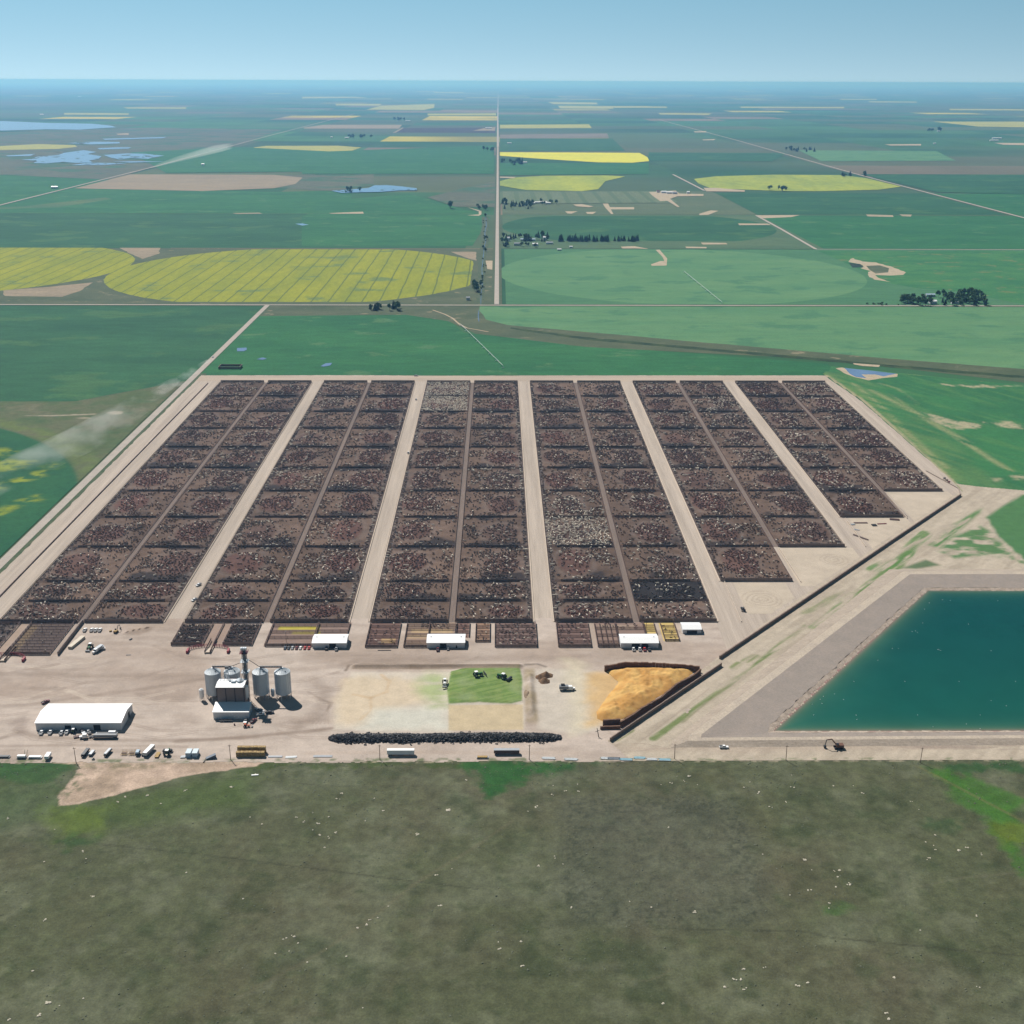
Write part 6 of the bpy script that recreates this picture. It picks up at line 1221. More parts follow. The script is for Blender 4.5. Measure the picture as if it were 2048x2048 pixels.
# stacked boards and panels
def plank_pile(loc, rz, l, w, h, mat, label, n=4, group=None):
    root = empty('board_pile', (loc[0], loc[1], .06), rz); tag(root, label, 'board pile', group)
    for k in range(n): mb = MB(); j = random.uniform(-.3, .3); mb.box(-l/2+j, -w/2+k*w/n, .02, l/2+j, -w/2+(k+1)*w/n-.08, h*random.uniform(.6, 1)); mb.build('board', mat, root)
plank_pile(Q4(790, 1222), 0, 13, 2.5, .6, m_rail, 'long rusty board pile below the shortest left pen of the last block'); plank_pile(Q4(885, 1238), .1, 4.5, 5, .9, m_black, 'square black pile right of the long rusty boards'); plank_pile(Q4(940, 1228), .1, 9, 2, .5, m_mar, 'thin reddish boards right of the square black pile'); plank_pile(Q4(735, 1232), .2, 4, 3, .8, m_sil, 'pale scrap pile left of the long rusty boards'); plank_pile(Q4(1030, 1198), -.2, 9, 4, 1.0, m_rail, 'dark brown rubble pile at the corner of the tenth pen column'); plank_pile(Q4(760, 1270), -.5, 6, 2, .5, m_sil, 'pale planks on the corner below the rusty boards'); plank_pile(Q4(790, 1325), -.95, 17, 1.6, 1.2, m_board, 'long dark boards stacked along the pale low fence')
m_cyan = paint('cyan_pipe', (.22, .50, .60), .4); m_wp = paint('white_pipe', (.68, .70, .70), .4)
for u0, u1, v, mt, l in ((-60, 40, 1272, m_wp, 'white pipe bundle at the left end of the row on the grass edge'), (110, 208, 1280, m_wp, 'white pipe bundle on the grass edge, second from the left'), (385, 440, 1272, m_wp, 'short white pipe bundle left of the slate-grey one'), (440, 525, 1274, m_bluegrey, 'slate-grey pipe bundle on the grass edge'), (528, 620, 1282, m_cyan, 'pale cyan pipe bundle right of the slate-grey one'), (636, 716, 1270, m_cyan, 'bright cyan pipe bundle, the middle blue one'), (730, 806, 1280, m_wp, 'whitish pipe bundle between two cyan ones'), (822, 912, 1284, m_cyan, 'cyan pipe bundle at the right end near the power pole')):
    a = P4(u0, v); b_ = P4(u1, v); root = empty('pipe_bundle', ((a[0]+b_[0])/2, a[1], .1), -.05); tag(root, l, 'pipe bundle', 'pipe bundles along the grass edge'); ln = b_[0]-a[0]
    for q in range(6): mb = MB(); mb.tube((-ln/2+random.uniform(-.6, .6), -1.1+q*.44, .22), (ln/2+random.uniform(-.6, .6), -1.1+q*.44, .22), .2, 6); mb.build('pipe', mt if q % 3 else m_wp, root)
for u, v, ln, a, mt, l in ((640, 1108, 9, 0, m_sil, 'scattered grey-white pipes right of the bale stack'), (760, 1112, 7, .1, m_wp, 'thin white pipes beside weeds at the yard edge'), (1000, 1106, 12, 0, m_sil, 'long thin white pipe rack between two power poles')): plank_pile(P2(u, v), a, ln, 2.2, .4, mt, l, 5)
plank_pile(P2(490, 1248), .12, 4.2, 1.1, .7, m_wht, 'white slab lying in the prairie grass near the dirt spit', 1); plank_pile(P3(483, 308), 0, 10, .8, .4, m_black, 'long black pipe lying on the yard before the third feed alley corral', 2)
plank_pile(P1(1380, 1112), .1, 3, 2.5, .8, m_sil, 'pale scrap heap left of the blue metal bins', 4); plank_pile(P1(978, 226), 1.2, 2.5, 1, 1, m_dgrey, 'small dark scrap in the open yard right of the excavator', 2); plank_pile(P1(825, 165), .5, 1.8, 1.5, 1.2, m_yrust, 'small brown bucket on the dirt left of the excavator', 2); plank_pile(P1(962, 343), .1, 3.5, 1, .3, m_dgrey, 'thin dark debris in the middle of the left yard', 2)
plank_pile(D(1262, 818), 0, 1, 1, .1, m_dgrey, 'x') if False else None
root = empty('hay_shelter', (*D(1262, 812), .05)); tag(root, 'open dark-walled enclosure beyond the far left corner of the lot', 'enclosure'); mb = MB()
for a in ((-16, -9, 16, -8.4), (-16, 8.4, 16, 9), (-16, -8.4, -15.4, 8.4), (15.4, -8.4, 16, 8.4)): mb = MB(); mb.box(a[0], a[1], 0, a[2], a[3], 3.4); mb.build('wall', m_dwall, root)
# ---- power poles
PX = [P1(570, 1150), P1(1738, 1130), P3(450, 1130), P3(1578, 1130), P4(940, 1275), P4(1781, 1285), P5(1151, 1605)]
PL = ['power pole left of the black trailer', 'power pole at the left end of the bale stack', 'power pole before the left end of the tyre heap', 'power pole between brown trailer and tyre heap end', 'power pole at the right end of the cyan pipes', 'power pole below the pond, left of the excavator', 'rightmost power pole, below the pond']
m_pole = paint('pole_wood', (.22, .15, .10), .9)
for (x, y), l in zip(PX, PL):
    root = empty('power_pole', (x, y, 0)); tag(root, l, 'power pole', 'power poles along the grass edge'); mb = MB(); mb.tube((0, 0, 0), (random.uniform(-.3, .3), 0, 10.8), .24, 8, r2=.17); mb.build('pole', m_pole, root); mb = MB(); mb.box(-.9, -.1, 9.9, .9, .1, 10.1); mb.build('crossarm', m_pole, root)
    for q in (-.8, 0, .8): mb = MB(); mb.tube((q, 0, 10.1 if q else 10.8), (q, 0, 10.45 if q else 11.1), .08, 6); mb.build('insulator', m_sil, root)
for i in range(12): # slim poles along the far perimeter road and yard lamps
    pass
for (x, y), l in ((P1(200, 310), 'slim light pole among the sorting pens'), (P1(315, 185), 'slim light pole at the top of the sorting pens'), (P2(722, 245), 'slim light pole in the corral left of the first barn'), (P4(728, 290), 'slim light pole behind the third barn'), (P4(932, 290), 'slim light pole in the lone yellow corral')):
    root = empty('light_pole', (x, y, 0)); tag(root, l, 'light pole', 'slim light poles in the corrals'); mb = MB(); mb.tube((0, 0, 0), (0, 0, 9), .14, 6); mb.build('pole', m_rail, root); mb = MB(); mb.box(-.5, -.15, 9, .5, .15, 9.25); mb.build('lamp_head', m_grey, root)
root = empty('broken_pole', (*P4(368, 1112), 0)); tag(root, 'leaning dark post with crossed arms left of the orange pile wall', 'post'); mb = MB(); mb.tube((0, 0, 0), (-1.2, 1.5, 6), .3, 6, r2=.2); mb.build('pole', m_black, root); mb = MB(); mb.tube((-2.2, .8, 3.6), (.4, 1.1, 4.6), .18, 5); mb.build('crossarm', m_black, root)
# pivot sprinkler lines
def pivot(a, b_, label):
    l = math.dist(a, b_); n = int(l/45); rz = math.atan2(b_[1]-a[1], b_[0]-a[0]); root = empty('irrigation_pivot', (a[0], a[1], 0), rz); tag(root, label, 'irrigation pivot', 'centre-pivot irrigation lines')
    mb = MB(); mb.tube((0, 0, 3.6), (l, 0, 3.6), .22, 6)
    mb.build('water_pipe', m_wp, root)
    for k in range(n+1): x = k*l/n; mb = MB(); mb.tube((x, -1.6, .3), (x, 0, 3.6), .12, 4); mb.tube((x, 1.6, .3), (x, 0, 3.6), .12, 4); mb.tube((x, -1.8, .5), (x, 1.8, .5), .3, 6); mb.build('tower', m_wp, root)
    for k in range(n): x = (k+.5)*l/n; mb = MB(); mb.tube((x-18, 0, 3.3), (x, 0, 2.5), .08, 4); mb.tube((x, 0, 2.5), (x+18, 0, 3.3), .08, 4); mb.build('truss_rod', m_wp, root)
pivot(E_(745, 578), E_(982, 812), 'pale pivot sprinkler line slanting across the field beyond the pens'); pivot(F_(182, 264), F_(378, 425), 'faint pivot sprinkler line across the light green circle')

# ================================================================== PILES
def heap_obj(name, x0, x1, y0, y1, step, zf, cf, mat, thr=.06, label=None, cat=None, kind=None):
    nx = int((x1-x0)/step)+1; ny = int((y1-y0)/step)+1
    def keep(x, y): return zf(x, y) > thr
    o = grid_obj(name, x0, x1, y0, y1, step, zf, cf, mat, keep=keep, kind=None)
    if kind: o['kind'] = kind
    if label: tag(o, label, cat)
    return o
cpoly = L(P4, [(420, 618), (560, 588), (1000, 590), (1120, 606), (1000, 690), (760, 850), (560, 975), (400, 990), (330, 960), (400, 850), (520, 700)])
def corn_z(X, Y):
    d = -poly_d(X, Y, cpoly); n = fbm(X, Y, 9, 4, 301)
    t = np.clip((d+1.5*(n-.5))/9.0, 0, 1); ridge = np.abs(fbm(X*1.0+Y*.25, Y*.45, 6.5, 3, 303)-.5)*2
    dip = np.exp(-((X-112-(Y-730)*.1)/6.0)**2)*sm(Y-748, 10)
    Z = 5.0*t**.8*(.62+.38*n)-2.0*ridge*t*.9-1.4*dip*t
    Z = Z+t*(1.1*(fbm(X, Y, 3.2, 3, 307)-.5)+.8*(vnoise(X/1.4, Y/1.4, 8)-.5))
    return np.clip(Z, 0, 9)+.03
m_corn = painted_soil('corn_silage', fine=.9, grain=(.88, 1.10), bd=.25)
def corn_c(X, Y):
    C = np.ones(X.shape+(3,))*V3((.49, .27, .085)); n = fbm(X, Y, 7, 4, 305)
    C = lay(C, np.clip(n*4-1.6, 0, 1)*.6, (.62, .40, .14)); return lay(C, np.clip(1.9-n*4, 0, 1)*.5, (.42, .22, .06))
heap_obj('corn_pile', 66, 150, 686, 782, .9, corn_z, corn_c, m_corn, .09, 'big orange-yellow silage pile inside the dark stacked walls', 'silage pile')
# stacked dark bale walls around it: each run a wall of stacked blocks with a ragged top
m_bale = paint('old_bales', (.15, .085, .055), .95, var=.4)
def bale_wall(pts, h, label, jag=.35):
    mb = MB(); rr = random.Random(9)
    for (ax, ay), (bx, by) in zip(pts[:-1], pts[1:]):
        l = math.dist((ax, ay), (bx, by)); n = max(1, int(l/2.4)); ux_, uy_ = (bx-ax)/l, (by-ay)/l
        for i in range(n):
            for k in range(int(h/1.2)):
                j = rr.uniform(-.15, .15); t0, t1 = i*l/n+.04, (i+1)*l/n-.04; z0 = k*1.2; z1 = z0+1.17-(rr.uniform(0, jag) if k == int(h/1.2)-1 else 0)
                p = [(ax+ux_*t-uy_*(o+j), ay+uy_*t+ux_*(o+j)) for t, o in ((t0, -.6), (t1, -.6), (t1, .6), (t0, .6))]
                mb.add([(x, y, z0) for x, y in p]+[(x, y, z1) for x, y in p], [(0, 3, 2, 1), (4, 5, 6, 7), (0, 1, 5, 4), (1, 2, 6, 5), (2, 3, 7, 6), (3, 0, 4, 7)])
    return tag(mb.build('bale_wall', m_bale), label, 'bale wall', 'dark bale walls around the orange pile')
bale_wall(L(P4, [(412, 618), (560, 590)])+L(P4, [(575, 588), (770, 592), (900, 600), (1000, 604), (1130, 622)]), 4.8, 'dark stacked wall along the far side of the orange pile')
bale_wall(L(P4, [(1136, 640), (1075, 690), (950, 755), (840, 850), (700, 930), (600, 1000), (530, 1040)]), 4.8, 'dark stacked wall slanting along the right side of the orange pile')
bale_wall(L(P4, [(530, 1020), (470, 1022), (398, 1025)]), 4.8, 'short upper wall at the near end of the orange pile'); bale_wall(L(P4, [(530, 1048), (460, 1050), (378, 1052)]), 2.4, 'short low wall at the near corner of the orange pile')
# tyre heap: loose tyres over a long ridge
tyre_c = [(-108, 679.2), (-60, 679), (-20, 680), (38, 679.6)]
def tyre_heap():
    R0, r0 = .52, .19; ring = []
    nu, nv = 9, 4; V = []; F = []
    for i in range(nu):
        a = 2*math.pi*i/nu
        for j in range(nv): b_ = 2*math.pi*j/nv+.78; V.append(((R0+r0*math.cos(b_))*math.cos(a), (R0+r0*math.cos(b_))*math.sin(a), r0*math.sin(b_)))
    for i in range(nu):
        for j in range(nv): F.append((i*nv+j, ((i+1) % nu)*nv+j, ((i+1) % nu)*nv+(j+1) % nv, i*nv+(j+1) % nv))
    V = np.array(V); F = np.array(F); rg = np.random.default_rng(5); n = 5200
    x = rg.uniform(-110, 40, n); hw = 5.2*np.clip(np.minimum(x+111.5, 41.5-x)/8, .15, 1)**.6*(.85+.3*vnoise(x/6, x*0, 3)); v = rg.normal(0, .42, n); v = np.clip(v, -1.35, 1.35); y = np.interp(x, [a for a, _ in tyre_c], [b for _, b in tyre_c])+v*hw
    z = .2+2.5*np.clip(1-np.abs(v)**1.6, 0, 1)*np.clip(hw/6, 0, 1)*rg.uniform(.75, 1.08, n)
    ax = rg.uniform(-.9, .9, n); ay = rg.uniform(-.9, .9, n); s = rg.uniform(1.0, 1.6, n)
    P = V[None]*s[:, None, None]; cx, sx_ = np.cos(ax)[:, None], np.sin(ax)[:, None]; cy, sy = np.cos(ay)[:, None], np.sin(ay)[:, None]
    X, Y, Z = P[..., 0], P[..., 1], P[..., 2]; Y, Z = Y*cx-Z*sx_, Y*sx_+Z*cx; X, Z = X*cy+Z*sy, -X*sy+Z*cy
    co = np.stack([X+x[:, None], Y+y[:, None], Z+z[:, None]], -1).reshape(-1, 3).astype(np.float32); q = (F[None]+(np.arange(n)*len(V))[:, None, None]).reshape(-1, 4).astype(np.int32)
    me = bpy.data.meshes.new('tyre_heap'); me.vertices.add(len(co)); me.vertices.foreach_set('co', co.ravel()); me.loops.add(q.size); me.loops.foreach_set('vertex_index', q.ravel()); me.polygons.add(len(q)); me.polygons.foreach_set('loop_start', np.arange(0, q.size, 4, dtype=np.int32)); me.update(calc_edges=True)
    tm = [m_tyre, paint('dusty_tyre', (.07, .07, .072), .9), paint('pale_tyre', (.17, .17, .17), .8)]; [me.materials.append(q_) for q_ in tm]; me.polygons.foreach_set('material_index', np.repeat(rg.choice([0, 1, 2], n, p=[.5, .36, .14]), len(F)).astype(np.int32)); o = bpy.data.objects.new('tyre_heap', me); COL.objects.link(o); tag(o, 'very long heap of thousands of old black tyres', kind='stuff')
    def zc(X, Y): c = np.interp(X, [a for a, _ in tyre_c], [b for _, b in tyre_c]); hw = 4.4*np.clip(np.minimum(X+111, 41-X)/8, 0, 1)**.6; return 1.9*np.clip(1-(np.abs(Y-c)/np.maximum(hw, .1))**1.6, 0, 1)
    cc2 = lambda X, Y: np.ones(X.shape+(3,))*V3((.02, .02, .022))
    o2 = heap_obj('tyre_mound', -112, 42, 671, 688, .8, zc, cc2, m_yard, .05); o2['kind'] = 'stuff'; o2['label'] = 'core of the long black tyre heap'
tyre_heap()
def mound(cx, cy, rx, ry, h, col, label, cat='heap', name='soil_heap', group=None, seed=1, tilt=0):
    def zf(X, Y):
        u, v = (X-cx)*math.cos(tilt)+(Y-cy)*math.sin(tilt), -(X-cx)*math.sin(tilt)+(Y-cy)*math.cos(tilt)
        d = np.hypot(u/rx, v/ry)+.5*(fbm(X+seed*31, Y, 2.5, 3, seed)-.5); return h*np.clip(1.1-d, 0, 1)**1.1
    r_ = max(rx, ry)*1.35; o = heap_obj(name, cx-r_, cx+r_, cy-r_, cy+r_, .4, zf, lambda X, Y: (np.ones(X.shape+(3,))*V3(col))*(.7+.6*fbm(X, Y, 1.5, 3, 9))[..., None], m_yard, .05, label, cat)
    if group: o['group'] = group
for k, (u, v, rx, ry, h, l) in enumerate(((1662, 512, 3.2, 3.0, 2.6, 'left brown compost heap beside the silage pit'), (1705, 498, 4.2, 3.2, 3.2, 'largest brown compost heap beside the silage pit'), (1692, 540, 3.4, 3.2, 2.6, 'nearest brown compost heap beside the silage pit'))): mound(*P3(u, v), rx*1.15, ry*1.3, h*1.1, (.16, .10, .06), l, group='brown compost heaps', seed=k+3)
mound(*P3(1570, 640), 3.2, 7, 2.2, (.22, .16, .11), 'earthy brown heap at the right edge of the green silage', seed=9)
for k, (u, v) in enumerate(((955, 175), (1000, 165), (1045, 155), (1095, 145))): mound(*P1(u, v), 2.2, 4.2, 1.8, (.26, .195, .15), ['leftmost','second','third','rightmost'][k]+' small dirt heap right of the brown excavator', group='small dirt heaps', seed=k+20, tilt=-.4)
# ================================================================== TREES
def leaf_mat(name, c1, c2):
    mt, nt, b = new_mat(name); b.inputs['Roughness'].default_value = .8; b.inputs['Specular IOR Level'].default_value = .2
    nt.links.new(ramp(nt, noise(nt, pos_map(nt), .6, 3), [(.35, c1), (.65, c2)]), b.inputs['Base Color']); return mt
m_leaf = leaf_mat('leaf_green', (.06, .12, .045), (.105, .18, .06)); m_spruce = leaf_mat('spruce_needles', (.035, .075, .04), (.06, .105, .05)); m_bark = paint('bark', (.09, .065, .045), .9)
def tree_proto(kind, seed):
    rr = random.Random(seed); root = empty('spruce_tree' if kind == 'spruce' else 'bush' if kind == 'bush' else 'broadleaf_tree'); COL.objects.unlink(root)
    H_ = {'spruce': 11, 'leafy': 11, 'bush': 3.6}[kind]; mb = MB(); n = 330 if kind != 'bush' else 160
    cl = [(rr.uniform(-1, 1), rr.uniform(-1, 1), rr.uniform(-1, 1), rr.uniform(.45, .8)) for _ in range(9)]
    for i in range(n):
        if kind == 'spruce':
            z = rr.random()**1.25; rad = (1-z)*2.3*rr.uniform(.55, 1.05)*(1+.25*math.sin(z*40)); a = rr.uniform(0, 6.28); p = Vector((rad*math.cos(a), rad*math.sin(a), 1.0+z*(H_-1))); s = .75*(1.15-z*.6)
        else:
            c = rr.choice(cl); d = Vector((rr.gauss(0, 1), rr.gauss(0, 1), rr.gauss(0, 1))).normalized()*rr.uniform(.7, 1)*c[3]; q = Vector((c[0]*.75, c[1]*.75, c[2]*.7))+d
            p = Vector((q.x*2.9, q.y*2.9, 7.0+q.z*3.1)) if kind == 'leafy' else Vector((q.x*1.6, q.y*1.6, 1.9+q.z*1.2)); s = .75 if kind == 'leafy' else .5
        u = Vector((rr.gauss(0, 1), rr.gauss(0, 1), rr.gauss(0, .6))).normalized(); w = u.orthogonal().normalized(); w.rotate(Quaternion(u, rr.uniform(0, 6.28)))
        mb.add([p-u*s-w*s*.6, p+u*s-w*s*.5, p+u*s*.7+w*s*.7, p-u*s*.8+w*s*.6], [(0, 1, 2, 3)])
    me = mb.mesh('crown', m_spruce if kind == 'spruce' else m_leaf); o = bpy.data.objects.new('crown', me); o.parent = root
    mb = MB(); mb.tube((0, 0, -.2), (.1, 0, H_*.55), .28 if kind != 'bush' else .1, 6, r2=.08)
    for k in range(4): a = k*1.6; mb.tube((.04, 0, H_*(.25+.07*k)), (math.cos(a)*H_*.16, math.sin(a)*H_*.16, H_*(.42+.08*k)), .1 if kind != 'bush' else .04, 5, r2=.03)
    t = bpy.data.objects.new('trunk', mb.mesh('trunk', m_bark)); t.parent = root
    return root, [o, t]
PROT = {k: [tree_proto(k, s) for s in range(3)] for k in ('spruce', 'leafy', 'bush')}
def plant(kind, x, y, sc, label, group, z=-.4):
    root, ch = random.choice(PROT[kind]); c = root.copy(); COL.objects.link(c); c.location = (x, y, z); c.rotation_euler = (0, 0, random.uniform(0, 6.28)); c.scale = (sc, sc, sc*random.uniform(.85, 1.15))
    for o in ch: d = o.copy(); COL.objects.link(d); d.parent = c
    label = ' '.join(label.split()[:16]); tag(c, label, {'spruce': 'spruce', 'leafy': 'tree', 'bush': 'bush'}[kind], group)
TC = [0]
def grove(f, u0, u1, v0, v1, n, kinds, label, sc=(.8, 1.25), z=-.4):
    rr = random.Random(int(u0*7+v0)); pts = []
    for i in range(n*6):
        u, v = rr.uniform(u0, u1), rr.uniform(v0, v1); x, y = f(u, v)
        if all(math.hypot(x-a, y-b) > 3.2 for a, b in pts): pts.append((x, y))
        if len(pts) >= n: break
    um = (u1-u0)/3
    for (x, y) in pts:
        k = rr.choice(kinds)
        TC[0] += 1; s = rr.uniform(*sc); nm = {'spruce': 'dark spruce', 'leafy': 'leafy tree', 'bush': 'low bush'}[k]
        xs = sorted(p[0] for p in pts); r_ = xs.index(x)/max(1, len(xs)-1); pos = 'left part of ' if r_ < .34 else 'middle of ' if r_ < .67 else 'right part of '
        plant(k, x, y, s, f"{nm} in the {pos}{label}", f"trees of {label}", z)
grove(F_, 1312, 1470, 408, 436, 30, ('leafy',), 'the farmstead grove right of the white house', (1.0, 1.5))
grove(F_, 1520, 1752, 398, 437, 46, ('leafy', 'leafy', 'leafy', 'spruce'), 'the big grove at the far right roadside', (1.0, 1.5)); grove(F_, 1500, 1720, 370, 396, 16, ('leafy', 'spruce', 'leafy'), 'the back row behind the far right grove', (1.0, 1.4))
grove(F_, 1130, 1300, 426, 437, 9, ('bush',), 'the thin roadside scrub left of the farmstead'); grove(E_, 225, 300, 482, 494, 9, ('leafy', 'spruce'), 'the small roadside grove under the yellow circle', (.9, 1.2)); grove(E_, 346, 404, 478, 494, 8, ('leafy', 'spruce'), 'the second roadside grove under the yellow circle', (1., 1.35))
grove(E_, 815, 862, 345, 400, 9, ('leafy',), 'the creekside clump', (1.0, 1.5)); grove(E_, 866, 892, 150, 250, 8, ('leafy', 'bush'), 'the upper creek bushes'); grove(E_, 855, 880, 240, 455, 10, ('bush',), 'the lower creek bushes', (.9, 1.4)); grove(E_, 860, 892, -60, 120, 12, ('leafy', 'bush'), 'the shrubs on the far creek'); grove(B, 975, 1035, 745, 765, 7, ('leafy',), 'the creek head clump', (1.2, 1.8))
grove(E_, 975, 1010, 85, 140, 12, ('spruce', 'leafy'), 'the left edge of the farmyard on the straight road', (1.0, 1.6)); grove(E_, 1010, 1230, 85, 112, 28, ('spruce', 'leafy'), 'the shelterbelt behind the roadside farmyard', (1.0, 1.7)); grove(E_, 1080, 1200, 130, 142, 8, ('leafy',), 'the yard trees before the farm houses', (.8, 1.1))
grove(E_, 1280, 1735, 103, 110, 60, ('spruce',), 'the long spruce windbreak right of the farm', (1.1, 1.6)); grove(B, 1105, 1285, 722, 756, 26, ('leafy', 'spruce'), 'the woodlot at the next farm north', (1.2, 1.8)); grove(B, 1300, 1425, 722, 742, 6, ('leafy',), 'the trees by the northern farm sheds', (1.2, 1.7))
grove(B, 1100, 1230, 494, 512, 16, ('leafy', 'spruce'), 'the distant grove under the bright yellow field', (1.8, 2.6), 0); grove(B, 260, 402, 356, 366, 10, ('leafy',), 'the remote shelterbelt on the left plain', (2.2, 3.0), .5); grove(Cc, 712, 866, 398, 410, 14, ('leafy', 'spruce'), 'the dark grove beside the right section road', (1.8, 2.8), .5)
grove(Cc, 1002, 1130, 528, 540, 12, ('leafy', 'spruce'), 'the grove where the right road passes the yellow field', (1.5, 2.2), .5); grove(Cc, 625, 722, 606, 615, 9, ('leafy',), 'the tree row below the right yellow field', (1.3, 1.9), .3); grove(B, 1000, 1068, 430, 438, 5, ('leafy',), 'the lone clump left of the straight road', (2.2, 3.0), .5)
grove(B, 818, 842, 746, 756, 3, ('leafy',), 'the round clump on the left pasture', (1.7, 2.2)); grove(B, 232, 330, 655, 664, 7, ('leafy', 'bush'), 'the trees on the blue pond shore', (1.6, 2.2), .4); grove(Cc, 1450, 1520, 300, 308, 5, ('leafy',), 'the far right horizon grove', (3.0, 4.0), 1); grove(B, 500, 570, 262, 268, 5, ('leafy',), 'the dark grove on the northern plain', (3.0, 4.0), 1)
print('trees', TC[0])
# farm buildings: gabled houses and sheds a few pixels wide
def farm(f, u, v, w, d, h, label, wallm=m_wwall, roof=m_wht, name='farm_building'):
    x, y = f(u, v); shed(x-w/2, x+w/2, y-d/2, y+d/2, h, h*1.4, label, (), 0, roof=roof, wallm=wallm, name=name, cat='farm building', z=0 if y < 4000 else .8, ribs=False, group='farm buildings on the plain')
m_rgrey = paint('grey_roof', (.22, .24, .27), .7)
farm(F_, 1475, 425, 13, 10, 5, 'white farmhouse between the two groves at the right roadside'); farm(F_, 1462, 388, 18, 9, 4, 'blue-roofed shed behind the right roadside farmhouse', roof=m_blue); farm(F_, 1590, 425, 14, 8, 3.5, 'low pale shed before the far right grove')
farm(E_, 1060, 130, 16, 9, 5, 'long pale roof among the roadside farm trees', roof=m_rgrey); farm(E_, 1120, 104, 40, 9, 4, 'very long bluish shed behind the farm trees', roof=m_blue); farm(E_, 1160, 132, 14, 9, 5, 'white house in the roadside farmyard'); farm(E_, 1215, 100, 10, 9, 7, 'white dome-like barn right of the farm trees'); farm(E_, 1240, 122, 18, 10, 4, 'rounded grey shed right of the farm trees', roof=m_sil); farm(E_, 1295, 158, 10, 6, 3, 'small white shed by the green circle edge'); farm(E_, 1360, 143, 8, 5, 3, 'tiny white shed on the farm lane'); farm(E_, 788, 434, 7, 7, 4.5, 'small grey bin at the lower right tip of the yellow circle', roof=m_rgrey); farm(E_, 1012, 106, 7, 7, 8, 'white round-topped bin in the farmyard corner')
for k, (u, v, w) in enumerate(((1280, 728, 22), (1310, 724, 16), (1345, 722, 26), (1370, 728, 18))): farm(B, u, v, w, 10, 4, ['first', 'second', 'third', 'last'][k]+' white shed in the row at the next farm north')
for k, (u, v, w, mt) in enumerate(((48, 622, 12, m_mar), (78, 625, 20, m_wht), (110, 628, 26, m_wht), (135, 630, 18, m_rgrey), (205, 627, 10, m_wht))): farm(Cc, u, v, w, 12, 6, ['red-roofed', 'first white', 'largest white', 'grey-roofed', 'separate small white'][k]+' building on the bare right industrial lot', roof=mt)
for u, v, w, l, f in ((250, 361, 30, 'white building left of the remote shelterbelt', B), (165, 358, 16, 'tiny white building on the left plain', B), (590, 265, 50, 'bright white building beside the dark northern grove', B), (1155, 392, 30, 'white roof on the plain right of the straight road', B), (1240, 501, 26, 'white sheds right of the distant grove', B), (1040, 306, 60, 'white sheds of the far dark feedlot', B), (415, 128, 90, 'white dots of a far left village shed', A), (1815, 340, 70, 'long white barn on the far right edge', Cc), (1800, 352, 60, 'second long white barn on the far right edge', Cc), (1512, 303, 26, 'white barn at the far right grove', Cc), (1490, 368, 16, 'small tower-like shed on the right plain', Cc), (1105, 512, 14, 'small white shed on the left green plain', A), (280, 641, 24, 'dark-roofed building beside the left section road', A), (205, 229, 40, 'white building on the far left treeline', A)): farm(f, u, v, w, max(10, w*.3), 6, l)
